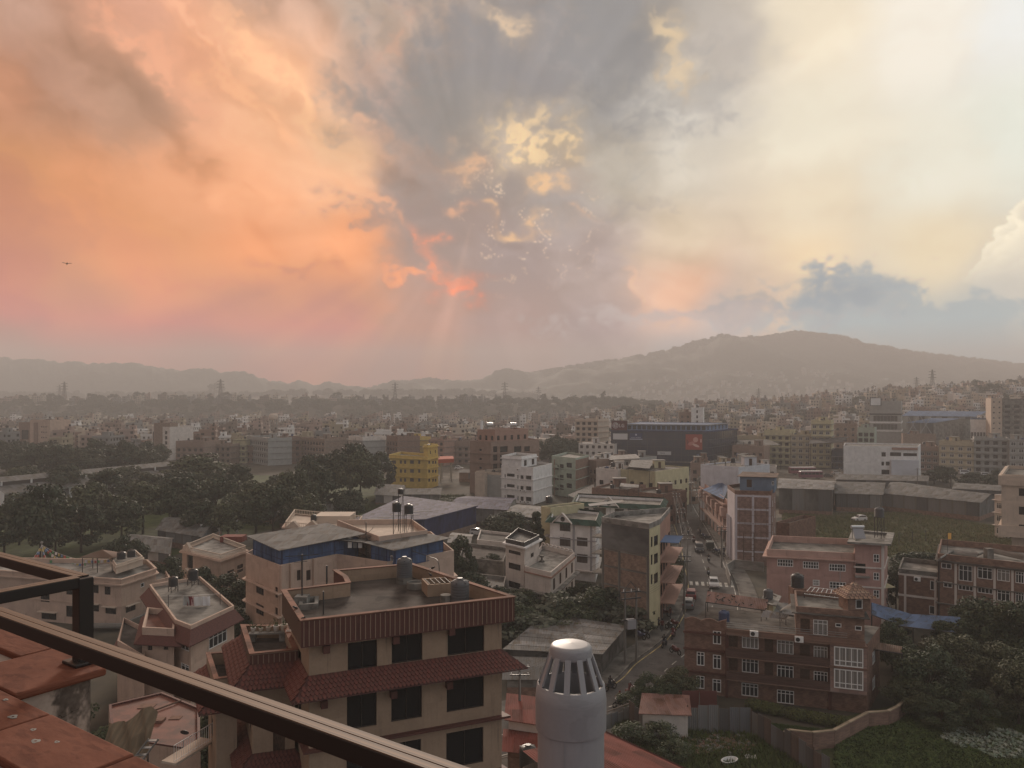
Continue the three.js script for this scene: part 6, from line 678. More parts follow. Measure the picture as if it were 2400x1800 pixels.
// right side of the road
{
simp('pale blue white blank walled block behind the blue roofed terrace', 1642, 203, 1731, 194, 14, 1091, { wall: M.bluish, wins: [{ e: 0, v: [], c: 1, w: 1, h: 1 }], par: 0.3 });
const Q = [pd(1704, 170), pd(1735, 172), pd(1735, 196), pd(1646, 206)], y1 = 9.2;
const b = bld({ name: 'pink_terrace', label: 'pink street terrace with carved brackets and blue sheet roof', P: Q, y1, par: 0.5, wall: M.pinkLt, roof: M.conc, wins: [{ e: 3, v: [3.4, 6.2], c: 7, w: 1.6, h: 1.6, s: 'brown' }, { e: 3, v: [0.1], c: 7, w: 2.6, h: 2.4, s: 'shutter' }] });
const L = b.em(3).L; for (const v of [2.9, 5.6, 8.3]) fix(b, 'balcony_band', 3, 0.2, v, L - 0.4, 0.35, 0.9, M.salmon); for (let i = 0; i < 6; i++) fix(b, 'corbel', 3, 2 + i * (L - 4) / 5, 6.0, 1.6, 1.9, 1.3, M.pinkLt);
sheetRoof([[1690, 1130, 200], [1708, 1142, 178], [1696, 1170, 172], [1646, 1147, 190]], M.tinBlue, 'bright blue sheet roof above the pink street terrace');
const B = [pd(1722, 149), pd(1808, 147), pd(1818, 158), pd(1742, 162), pd(1705, 158)], t = bld({ name: 'brick_frame_tower', label: 'tall unfinished brick tower with lilac concrete frame by the road', P: B, y1: 13.6, par: 0.7, wall: M.brickPink, roof: M.concLt, parM: M.brickRed, walls: { 4: M.lilac }, wins: [{ e: 1, v: [2, 5, 8, 11], c: 2, w: 1.1, h: 1.2, s: 'small' }] });
const TL = t.em(0).L; for (const u of [0.05, TL * 0.5 - 0.2, TL - 0.5]) fix(t, 'frame_column', 0, u, 0, 0.42, 13.5, 0.07, M.lilac); for (const v of [2.4, 5.1, 7.8, 10.5, 13.1]) for (const [a, c] of [[0.48, TL * 0.5 - 0.21], [TL * 0.5 + 0.23, TL - 0.51]]) fix(t, 'frame_beam', 0, a, v, c - a, 0.34, 0.065, M.lilac); for (let i = 0; i < 7; i++) { fix(t, 'scaffold_pole', 0, 0.9 + i * 0.98, 2.8, 0.05, 10, 0.05, M.tinRust, 0.35); } for (let i = 0; i < 6; i++) fix(t, 'scaffold_rail', 0, 0.7, 3.2 + i * 1.6, 6.4, 0.05, 0.05, M.tinRust, 0.3);
for (let k = 0; k < 3; k++) fix(t, 'round_column', 4, 0.6 + k * 1.9, 0, 0.4, 8.5, 0.3, M.lilac);
const r = bld({ name: 'roof_room', label: 'blue grey roof room with rusty sheet roof on the brick tower', category: 'building', P: [pd(1734, 152), pd(1815, 150), pd(1820, 158), pd(1746, 161)], y0: 13.65, y1: 16.6, par: 0, wall: PL(0.17, 0.22, 0.30), roof: null, wins: [{ e: 0, x: [1750, 1762], y: [1124, 1142], s: 'door' }, { e: 0, x: [1809, 1814], y: [1128, 1137], s: 'small' }] }); mesh('tin_roof', prism(offsetPoly(r.Q, 0.5), 3.0, 0.08), M.tinRust, r);
const lf = gp(1755, 1330), lad = thing('steel_tower', 'rusty steel ladder frame standing before the brick tower', 'steel frame', [lf.x, 0, lf.z]); for (const s of [-1, 1]) mesh('upright', bx(0.14, 6.6, 0.14, s * 1.0, 0, 0), M.tinRust, lad); for (let i = 0; i < 6; i++) mesh('rung', bx(1.86, 0.09, 0.09, 0, 0.9 + i * 1.12, 0), M.tinRust, lad);
simp('dark low workshop behind the roadside wall', 1819, 165, 1850, 163, 14, 1225, { wall: M.brickRed, s: 'small', c: 1 });
}
// yard with sheds, white halls and the field
{
shed('rusty patched tin roof shed at the left of the yard', [pd(1826, 214), pd(1950, 210), pd(1955, 232), pd(1830, 240)], 7.2, M.concDk, M.tinLt, 0.9);
shed('long grey shed with gable facing the yard', [pd(1960, 219), pd(2066, 216), pd(2076, 246), pd(1950, 250)], 5.1, M.tinDk, M.tin, 1.6); shed('longest tin shed slanting away across the yard', [pd(2067, 221), pd(2296, 201), pd(2340, 214), pd(2112, 250)], 4.9, M.tin, M.tin, 1.5); shed('long low shed behind the yard under the white hall', [pd(1960, 262), pd(2172, 256), pd(2176, 272), pd(1965, 280)], 4.6, M.concDk, M.tin, 1.0); shed('dark tin shed right of the yard', [pd(2235, 242), pd(2345, 236), pd(2350, 250), pd(2245, 258)], 3.8, M.tinDk, M.tin, 0.5);
const W = [pd(1977, 300), pd(2152, 294), pd(2158, 312), pd(1980, 320)], b = bld({ name: 'white_hall', label: 'large blank white walled building with a strip of windows', P: W, y1: 13.3, par: 0.5, wall: M.white, roof: M.conc, wins: [{ e: 0, x: [2066, 2076], y: [1060, 1070], s: 'dark' }, { e: 0, x: [2086, 2112], y: [1060, 1069], s: 'dark', o: { n: 5 } }, { e: 0, x: [2117, 2149], y: [1062, 1069], s: 'dark', o: { n: 5 } }, { e: 0, x: [2066, 2072], y: [1082, 1091], s: 'dark' }, { e: 0, x: [2076, 2085], y: [1082, 1091], s: 'dark' }, { e: 0, x: [2066, 2085], y: [1101, 1112], s: 'hole' }, { e: 0, x: [2066, 2073], y: [1121, 1129], s: 'hole' }, { e: 0, x: [2079, 2086], y: [1121, 1129], s: 'hole' }] }); const [u0] = uAt(W, 0, 2087); fix(b, 'side_block', 0, u0, 0, b.em(0).L - u0 - 0.1, 8.6, 1.4, M.bluish); fix(b, 'red_roof_band', 0, u0 + 0.5, 12.4, 9, 0.9, 0.3, M.salmon);
// edge building with white ledges
const E = [pd(2347, 150), pd(2480, 146), pd(2490, 165), pd(2362, 170)]; bld({ name: 'corner_building', label: 'cream concrete building with projecting floors cut by right edge', P: E, y0: 5.2, y1: 16.6, par: 0.7, wall: M.creamLt, roof: M.conc, bands: [{ y: 15.2, out: 0.5, t: 1.9 }, { y: 5.2, out: 0.5, t: 2.2 }], wins: [[2388, 2420, 1145, 1163], [2388, 2420, 1188, 1207], [2388, 2420, 1230, 1246]].map(q => ({ e: 0, x: [q[0], q[1]], y: [q[2], q[3]], s: 'darkBig' })) }); bld({ name: 'ground_storey', label: 'narrow ground storey under the cream corner building', category: 'building', P: offsetPoly(E, -1.6), y0: 0, y1: 5.2, par: 0, wall: M.creamLt, roof: null, wins: [{ e: 0, v: [1], c: 3, w: 2, h: 2, s: 'dark' }] }); simp('small white balcony house beside the cream corner building', 2331, 178, 2352, 176, 8, 1160, { wall: M.whiteWarm, c: 1, s: 'white', band: 0.4 });
}
// --- second row at the right: shop houses, big halls
{
const R2 = [['cream stained shop house below the hillside', 1725, 388, 1790, 380, 1022, M.ochre], ['ochre shop house with rows of shaded windows', 1791, 372, 1852, 366, 1008, M.paleYellow], ['grey green corner shop house with blue shutters', 1853, 366, 1900, 362, 1018, M.ochre], ['tall narrow yellow shop house beside dark glass front', 1901, 360, 1948, 356, 985, M.paleYellow], ['navy glass fronted shop left of the white hall', 1949, 352, 1976, 350, 1055, M.glassBlue], ['dark shop house right of the white hall', 2154, 345, 2200, 342, 1046, M.brownPink], ['grey office with tall glass bay', 2201, 338, 2282, 330, 1034, M.ochre], ['stepped grey apartment house with long balconies', 2283, 330, 2364, 324, 1026, M.grey], ['grey house at the right edge with white balcony room', 2366, 322, 2440, 318, 1030, M.grey]];
R2.forEach(([l, a, d0, c, d1, y, m], i) => simp(l, a, d0, c, d1, 14, y, { wall: m, s: i % 3 === 1 ? 'dark' : 'white2', w: 1.7, h: 1.5, sp: 3.0, band: i % 2 ? 0.9 : 0.35, bandM: M.concLt, name: 'shop_house', group: 'shop houses below the hillside' }));
simp('wide brown tin roofed shop row beyond the mall corner', 1716, 345, 1790, 338, 12, 1045, { wall: M.brownPink, s: 'dark', roof: M.tinRust, par: 0.1 }); sheetRoof([[1730, 1032, 372], [1800, 1030, 366], [1830, 1042, 348], [1722, 1046, 350]], M.tin, 'broad brown grey tin roof beside the mall'); sheetRoof([[1900, 1028, 360], [1990, 1024, 356], [1975, 1036, 340], [1895, 1040, 344]], M.tinDk, 'dark tin roof between the ochre house and grey hall');
simp('green netted house frame under construction', 2010, 400, 2050, 396, 12, 1002, { wall: M.green, s: 'hole', w: 2, h: 2 }); simp('plain brick house beside the green netted frame', 1955, 404, 2008, 400, 12, 993, { wall: M.brickPale, s: 'hole', c: 3 });
const g = simp('glass fronted grey mall with blank sign frame on the hillside', 2039, 470, 2112, 462, 30, 940, { wall: M.grey, wins: [{ e: 0, v: [13.5, 18.5], c: 9, w: 1.8, h: 3.2, s: 'hole' }], bands: [{ y: 17.2, out: 0.3, t: 1.0, m: M.white }, { y: 12.2, out: 0.3, t: 0.8, m: M.white }, { y: 22.3, out: 0.3, t: 0.9, m: M.metalDk }], name: 'hillside_mall' }); const bb = thing('sign_frame', 'blank white sign in black frame on the hillside mall', 'billboard', [at(2052, 944, 466).x, yAt(950, 466), -466]); mesh('board_face', bx(6, 4.4, 0.3, 0, 0, 0), M.white, bb); mesh('board_frame', merge([bx(6.6, 0.4, 0.5, 0, 4.4, 0), bx(6.6, 0.4, 0.5, 0, -0.4, 0), bx(0.4, 5, 0.5, -3.2, -0.2, 0), bx(0.4, 5, 0.5, 3.2, -0.2, 0)]), M.metalDk, bb);
const hall = shed('grey gabled exhibition hall with crossed braces', [pd(2124, 446), pd(2188, 442), pd(2310, 470), pd(2240, 486)], 18.2, M.concLt, M.tinBlue, 2.2); const hx = (a, b) => { const A = at(...a), B = at(...b); mesh('brace', bar(A.toArray(), B.toArray(), 0.35), M.greyPaint, hall); }; hx([2128, 975, 443.5], [2152, 1016, 443]); hx([2152, 975, 443], [2128, 1016, 443.5]); hx([2157, 975, 442], [2183, 1016, 441]); hx([2183, 975, 441], [2157, 1016, 442]);
shed('long blue grey roofed hall behind the gabled hall', [pd(2115, 500), pd(2290, 478), pd(2330, 510), pd(2150, 540)], 21, M.grey, M.tinBlue, 3); simp('white walled hall with windows beside the grey halls', 2275, 440, 2332, 434, 20, 980, { wall: M.white, wins: [{ e: 0, v: [9], c: 8, w: 1.2, h: 4, s: 'plain' }], parM: M.tinBlue }); simp('brick retaining wall building under the grey halls', 2116, 430, 2194, 424, 8, 1017, { wall: M.brickPale, wins: [{ e: 0, v: [], c: 1, w: 1, h: 1 }] });
simp('tall pale tower block with stacked balconies at right edge', 2350, 424, 2440, 416, 18, 935, { wall: M.concLt, s: 'hole', w: 2.6, h: 1.5, sp: 4.2, band: 0.5, bandM: M.conc, name: 'tower_block' }); simp('narrow pale blank shaft left of the stacked balcony tower', 2323, 422, 2349, 420, 16, 933, { wall: M.creamLt, c: 2, w: 0.8, h: 0.8, s: 'hole', name: 'tower_block' });
}
// --- left: towers, shop rows, long railway-like hall
{
simp('hazy brown office tower with dark glass corner at far left', 44, 436, 88, 430, 16, 990, { wall: M.brownPink, wins: [{ e: 0, x: [50, 67], y: [1008, 1030], s: 'hole' }, { e: 0, x: [48, 80], y: [987, 994], s: 'hole' }], name: 'office_tower' }); simp('blank cream tower joined to the brown office tower', 70, 432, 117, 428, 14, 984, { wall: M.creamPink, wins: [{ e: 0, v: [10, 13, 16], c: 3, u: [8, 9.5, 11], w: 0.8, h: 0.8, s: 'hole' }], name: 'office_tower' });
simp('white and navy glass tower with plain flank', 356, 408, 398, 400, 14, 1000, { wall: M.whiteWarm, walls: { 0: M.whiteWarm }, wins: [{ e: 0, x: [358, 380], y: [1012, 1052], s: 'plain' }, ...[1010, 1022, 1034, 1046].map(y => ({ e: 0, x: [386, 392], y: [y, y + 8], s: 'hole' }))], name: 'glass_tower' }); simp('taller brick flank of the navy glass tower', 398, 402, 417, 408, 10, 991, { wall: M.brickPale, wins: [{ e: 0, v: [], c: 1, w: 1, h: 1 }], name: 'glass_tower' });
const sh = [[412, 478, 1034, M.brownPink], [480, 540, 1040, M.brickPale], [545, 575, 1030, M.paleYellow], [578, 628, 1024, M.grey], [630, 672, 1036, M.brownPink], [673, 705, 1024, M.brick], [706, 760, 1026, M.brickPale], [762, 800, 1044, M.ochre], [850, 905, 1022, M.whiteWarm], [906, 932, 1022, M.brick], [934, 960, 1024, M.yellow], [962, 1000, 1026, M.brickPale], [1005, 1040, 1030, M.salmon], [1042, 1100, 1034, M.brownPink], [575, 612, 1044, M.brick], [800, 850, 1030, M.grey]], adj = ['wide brown', 'low brick', 'narrow yellow', 'grey balconied', 'brown gabled', 'tall brick', 'blank sided brick', 'ochre', 'pale balconied', 'dark arched brick', 'golden', 'rough brick', 'salmon', 'dim brown', 'small brick', 'plain grey'];
sh.forEach(([a, c, y, m], i) => simp(adj[i] + ' shop house in the street row beyond the park trees', a, 372 + (i % 4) * 6, c, 368 + (i % 3) * 7, 12, y, { wall: m, s: i % 2 ? 'hole' : 'dark', w: 1.6, h: 1.4, sp: 2.9, band: i % 3 ? 0.7 : 0.25, bandM: M.conc, name: 'shop_house', group: 'street row beyond the park' }));
const wt = at(641, 993, 640), w = thing('water_tower', 'round pale water tower on columns in the hazy town', 'water tower', [wt.x, 0, wt.z]); mesh('reservoir', new THREE.LatheGeometry([[0, 14], [3.4, 15.2], [3.5, 18.6], [2.6, 19.6], [0, 19.9]].map(q => new THREE.Vector2(...q)), 20), M.creamLt, w); for (let i = 0; i < 6; i++) mesh('column', cyl(0.3, 0.3, 15.2, 2.9 * Math.cos(i * 1.047), 0, 2.9 * Math.sin(i * 1.047), 6), M.conc, w);
// long hall with raised ridge roof
const A = at(-40, 1128, 226), B = at(395, 1089, 286), hall = thing('long_hall', 'very long low hall with raised grey roof among the park trees', 'hall', [0, 0, 0]), dir = B.clone().sub(A).setY(0).normalize(), nn = new V3(dir.z, 0, -dir.x); const q = (k, o, y) => A.clone().setY(0).addScaledVector(dir, k).addScaledVector(nn, o).setY(y), LL = A.distanceTo(B); const quadG = quad4;
mesh('upper_roof', merge([quadG(q(0, -4, 7.4), q(LL, -4, 7.4), q(LL, 0, 8.6), q(0, 0, 8.6)), quadG(q(0, 4, 7.4), q(LL, 4, 7.4), q(LL, 0, 8.6), q(0, 0, 8.6))]), M.tin, hall); mesh('lower_roof', merge([quadG(q(0, -10, 4.6), q(LL, -10, 4.6), q(LL, -3.6, 6.3), q(0, -3.6, 6.3)), quadG(q(0, 10, 4.6), q(LL, 10, 4.6), q(LL, 3.6, 6.3), q(0, 3.6, 6.3))]), M.tin, hall); mesh('clerestory', quadG(q(0, -3.6, 6.3), q(LL, -3.6, 6.3), q(LL, -3.6, 7.5), q(0, -3.6, 7.5)), M.frameD, hall); for (let k = 3; k < LL; k += 9) { mesh('clerestory_post', bar(q(k, -3.75, 6.3).toArray(), q(k, -3.75, 7.5).toArray(), 0.4), M.white, hall); mesh('wall_pier', bar(q(k, -9, 0).toArray(), q(k, -9, 4.7).toArray(), 0.6), M.white, hall); } mesh('beam', bar(q(0, -9, 4.3).toArray(), q(LL, -9, 4.3).toArray(), 0.5, 0.3), M.white, hall); mesh('wall', quadG(q(0, -8, 0), q(LL, -8, 0), q(LL, -8, 4.7), q(0, -8, 4.7)), M.greyDk, hall); const ga = [q(0, -10, 0), q(0, 10, 0), q(0, 10, 4.6), q(0, 0, 8.6), q(0, -10, 4.6)]; const gg = new THREE.BufferGeometry(); gg.setAttribute('position', new THREE.Float32BufferAttribute([0, 1, 2, 0, 2, 3, 0, 3, 4].flatMap(i => ga[i].toArray()), 3)); gg.setAttribute('uv', new THREE.Float32BufferAttribute(Array(18).fill(0).map((_, i) => i % 5), 2)); gg.computeVertexNormals(); mesh('gable_wall', gg, M.white, hall);
shed('grey green pavilion roof under the park trees', [pd(370, 168), pd(470, 160), pd(520, 182), pd(405, 186)], 3.4, M.greyDk, M.tin, 1.2); shed('grey hipped house roof among trees above the pale villa', [pd(300, 150), pd(396, 144), pd(402, 160), pd(312, 164)], 3.0, M.whiteWarm, M.tin, 1.3); shed('grey roofs behind trees left of the warehouse', [pd(540, 205), pd(640, 196), pd(660, 214), pd(560, 222)], 3.2, M.conc, M.tin, 1.2); shed('long grey roof behind trees near the warehouse', [pd(655, 190), pd(800, 192), pd(800, 205), pd(668, 206)], 3.6, M.conc, M.tin, 1.3); shed('grey hut roof below the yellow building', [pd(880, 228), pd(940, 225), pd(950, 250), pd(895, 255)], 3.6, M.whiteWarm, M.tin, 1.8); shed('wide low tin roof below the yellow building', [pd(942, 232), pd(1030, 232), pd(1034, 248), pd(950, 246)], 3.2, M.conc, M.tin, 0.9);
// balustraded villa roof behind the cream block
const vP = [pd(668, 124), pd(830, 118), pd(850, 130), pd(690, 138)], v = bld({ name: 'balustraded_villa', label: 'pale villa roof with gables and balustrades behind the cream block', P: vP, y1: 11.2, par: 0, wall: M.creamPink, roof: M.creamLt, bands: [{ y: 11.1, out: 0.5, t: 0.25 }], wins: [] }); for (let i = 0; i < 4; i++) { const { L, m } = v.em(i); const k = mesh('roof_balustrade', balusters(L, 0.8, 0.4, 0.08), M.creamLt, v); k.applyMatrix4(m.clone().multiply(new M4().makeTranslation(L / 2, 11.35, -0.1))); } for (const [u, w2] of [[2.2, 3.4], [6.0, 4.4]]) fixGeo(v, 'roof_gable', 0, u, 11.3, 0.1, gableGeo(w2, w2 * 0.36, 0.5), M.creamLt); mesh('upper_deck', bx(6, 1.2, 5, 6.5, 11.2, -7), M.creamLt, v); tankOn(735, 1206, 128, 0.5, 1.0, 'black water tank on the balustraded villa roof');
}
// --- sheds near the road: tin flat roof, red roof
{
const P = [pd(1186, 90.5), pd(1408, 88.8), pd(1464, 99.5), pd(1284, 105)], t = thing('flat_tin_shed', 'wide flat grey tin roofed shed beside the near road', 'shed', [0, 0, 0]); mesh('wall', bldShell(P, 0, 2.55), M.concDk, t); const sheets = 9; for (let i = 0; i < sheets; i++) { const a = offsetPoly(P, 0.3), f = k => { const A = [lerp(a[0][0], a[3][0], k), lerp(a[0][1], a[3][1], k)], B = [lerp(a[1][0], a[2][0], k), lerp(a[1][1], a[2][1], k)]; return [A, B]; }, [p0, p1] = f(i / sheets), [p3, p2] = f((i + 1) / sheets - 0.004); mesh('roof_sheet', prism([p0, p1, p2, p3], 2.56 + (i % 2) * 0.025, 0.03), [M.tin, M.tinLt, M.tin][i % 3], t); }
shed('lower dark tin lean-to beside the wide flat tin roof', [pd(1188, 82), pd(1310, 82), pd(1312, 88), pd(1190, 88.5)], 2.2, M.conc, M.tinDk, 0.2);
const r = thing('red_roof_house', 'low house with large red corrugated roof at the bottom edge', 'house', [0, 0, 0]), A = [at(1225, 1760, 58), at(1420, 1716, 64), at(1640, 1818, 56.5), at(1400, 1900, 50)]; mesh('roof_slope', quad4(...A), M.tinRed, r); mesh('roof_edge', bar(A[1].toArray(), A[2].toArray(), 0.1, 0.16), M.terraDk, r); mesh('wall', bldShell(A.map(p => [p.x, p.z]).reverse(), 0, 4.2), M.creamLt, r);
const r2 = thing('red_roof_hut', 'small white hut with red tin roof beside the black tank', 'house', [0, 0, 0]), B = [pd(1192, 70), pd(1262, 69), pd(1268, 74.5), pd(1196, 75.5)]; mesh('wall', bldShell(B, 0, 2.8), M.whiteWarm, r2); mesh('roof_slope', prism(offsetPoly(B, 0.4), 2.82, 0.07), M.tinRed, r2); shed('red tin porch below the small white hut', [pd(1190, 66), pd(1250, 65.5), pd(1252, 69), pd(1192, 69.5)], 1.9, M.brickRed, M.tinRed, 0.3);
const tk = at(1238, 1718, 62); waterTank([tk.x, tk.y - 2.6, tk.z], 0.72, 1.6, M.tank, 'black ribbed water tank standing between the red roofs', undefined, 0); top('tank_stand', merge([bx(0.1, Math.max(0.3, tk.y - 2.6), 0.1, tk.x - 0.6, 0, tk.z - 0.6), bx(0.1, Math.max(0.3, tk.y - 2.6), 0.1, tk.x + 0.6, 0, tk.z - 0.6), bx(0.1, Math.max(0.3, tk.y - 2.6), 0.1, tk.x + 0.6, 0, tk.z + 0.6), bx(0.1, Math.max(0.3, tk.y - 2.6), 0.1, tk.x - 0.6, 0, tk.z + 0.6)]), M.metalDk, 'four legged stand under the tank between red roofs', 'stand');
}
// ---------------------------------------------------------------- road, pavements, markings, yards, fields
const roadL = [[-46, -52], [-26, -62], [-8, -74], [10.3, -85.6], [14.65, -93.2], [19.4, -100.9], [23.1, -109], [26.2, -117.8], [29.9, -132.7], [32.8, -148.8], [36.2, -167.4], [40, -191], [45.5, -227], [55.8, -283.7], [64, -322]];
const roadC = new THREE.CatmullRomCurve3(roadL.map(p => new V3(p[0], 0, p[1])));
const RN = 160, roadPts = Array.from({ length: RN + 1 }, (_, i) => { const t = i / RN, p = roadC.getPoint(t), q = roadC.getTangent(t); return { p, r: new V3(-q.z, 0, q.x).normalize() }; });
function ribbon(o0, o1, y, i0 = 0, i1 = RN) { const pos = [], uv = [], idx = []; let s = 0; for (let i = i0; i <= i1; i++) { const { p, r } = roadPts[i]; if (i > i0) s += p.distanceTo(roadPts[i - 1].p); const a = p.clone().addScaledVector(r, o0), b = p.clone().addScaledVector(r, o1); pos.push(a.x, y, a.z, b.x, y, b.z); uv.push(o0, s, o1, s); if (i > i0) { const k = (i - i0) * 2; idx.push(k - 2, k - 1, k, k - 1, k + 1, k); } } const g = new THREE.BufferGeometry(); g.setAttribute('position', new THREE.Float32BufferAttribute(pos, 3)); g.setAttribute('uv', new THREE.Float32BufferAttribute(uv, 2)); g.setIndex(idx); g.computeVertexNormals(); return g; }
const kerbBox = (o0, o1, h) => { const a = ribbon(o0, o1, h), b = ribbon(o0, o0 + 1e-4, 0), wall = (o) => { const g = ribbon(o, o + 0.001, h), p = g.attributes.position; for (let i = 0; i < p.count; i += 2) { p.setXYZ(i + 1, p.getX(i), 0, p.getZ(i)); } g.computeVertexNormals(); return g; }; return merge([a, wall(o0), wall(o1)]); };
struct('road', ribbon(0, 8.6, 0.016), M.asphalt);
struct('pavement', kerbBox(-2.6, -0.16, 0.13), M.pave); struct('kerb', kerbBox(-0.15, 0.02, 0.15), M.kerb); struct('pavement', kerbBox(8.78, 11.4, 0.13), M.pave); struct('kerb', kerbBox(8.6, 8.77, 0.15), M.kerb);
struct('road_marking', ribbon(0.45, 0.6, 0.022), M.lineY); struct('road_marking', ribbon(8.0, 8.12, 0.022), M.lineW);
for (let i = 20; i < RN - 4; i += 4) struct('road_marking', ribbon(4.25, 4.38, 0.022, i, i + 2), M.lineW);
{ const l = []; let k = roadPts.findIndex(q => q.p.z < -131.5); for (let j = 0; j < 8; j++) struct('road_marking', ribbon(0.8 + j * 0.98, 1.3 + j * 0.98, 0.0225, k, k + 2), M.lineW); }
{ const g = new THREE.PlaneGeometry(300, 24).rotateX(-Math.PI / 2).translate(110, 0.012, -333), p = g.attributes.position; g.setAttribute('uv', new THREE.Float32BufferAttribute(Array.from({ length: p.count }, (_, i) => [p.getX(i), p.getZ(i)]).flat(), 2)); struct('road', g, M.asphalt); }
const patch = (name, pts, y, mat) => { const P = pts.map(([px, py]) => { const v = gp(px, py); return [v.x, v.z]; }); const a = area2(P) > 0 ? P : P.reverse(); const g = flat(P, y); return struct(name, g, mat); };
const soilT = tex(512, (u, v) => { const b = fbm(u * 6, v * 6, 6, 6), f = fbm(u * 60, v * 60, 3, 60); return [0.75 + b * 0.5 + f * 0.25, 0.74 + b * 0.45 + f * 0.25, 0.72 + b * 0.4 + f * 0.22]; }, 1 / 12);
const lawnM = MS(0.060, 0.085, 0.03, 1, { map: soilT }), soilM = MS(0.085, 0.068, 0.05, 1, { map: soilT }), fieldM = MS(0.09, 0.10, 0.045, 1, { map: soilT }), dirtM = MS(0.17, 0.15, 0.125, 1, { map: soilT });
patch('field', [[1935, 1690], [2130, 1645], [2500, 1660], [2520, 1950], [1900, 1950]], 0.02, fieldM);
patch('lawn', [[1768, 1690], [1980, 1718], [1900, 1735], [1780, 1730]], 0.024, lawnM);
patch('rough_ground', [[1440, 1680], [1620, 1700], [1770, 1725], [1930, 1800], [1950, 1960], [1400, 1960]], 0.018, soilM);
patch('yard_field', [[1835, 1205], [2130, 1200], [2340, 1232], [2400, 1262], [2380, 1300], [1830, 1310]], 0.03, fieldM);
patch('yard', [[1800, 1195], [1990, 1197], [1985, 1210], [1820, 1215]], 0.036, dirtM); patch('yard', [[1705, 1100], [1980, 1100], [1990, 1126], [1790, 1128]], 0.02, dirtM); patch('yard', [[2060, 1340], [2130, 1335], [2140, 1370], [2070, 1400]], 0.02, M.pave); patch('park_lawn', [[-100, 1130], [420, 1110], [900, 1120], [1080, 1170], [1040, 1190], [640, 1240], [300, 1330], [-150, 1420]], 0.02, lawnM); patch('parking_lot', [[830, 1086], [1100, 1096], [1100, 1120], [1000, 1128], [840, 1104]], 0.03, dirtM); patch('verge', [[1195, 1470], [1290, 1420], [1480, 1400], [1500, 1440], [1440, 1490], [1300, 1475]], 0.02, soilM);
// garden wall of brick with pale coping
{
const pts = [[1831, 1720], [1850, 1710], [1904, 1716], [1954, 1711], [1990, 1692], [2034, 1669], [2081, 1666], [2104, 1655], [2124, 1637]].map(([x, y]) => gp(x, y, 1.6)), w = thing('brick_garden_wall', 'winding brick garden wall with pale coping beside the field', 'wall', [0, 0, 0]);
for (let i = 1; i < pts.length; i++) { const a = pts[i - 1], b = pts[i]; wallBox('wall_bay', a, b, 1.56, 0.22, M.brick, w); wallBox('coping', a, b, 0.09, 0.32, MS(0.42, 0.34, 0.25, 0.9, { map: concT }), w, 1.56); }
}
function wallBox(name, a, b, h, t, mat, parent, y = 0) { const L = Math.hypot(b.x - a.x, b.z - a.z), m = mesh(name, bx(L, h, t), mat, parent); m.position.set((a.x + b.x) / 2, y, (a.z + b.z) / 2); m.rotation.y = -Math.atan2(b.z - a.z, b.x - a.x); return m; }
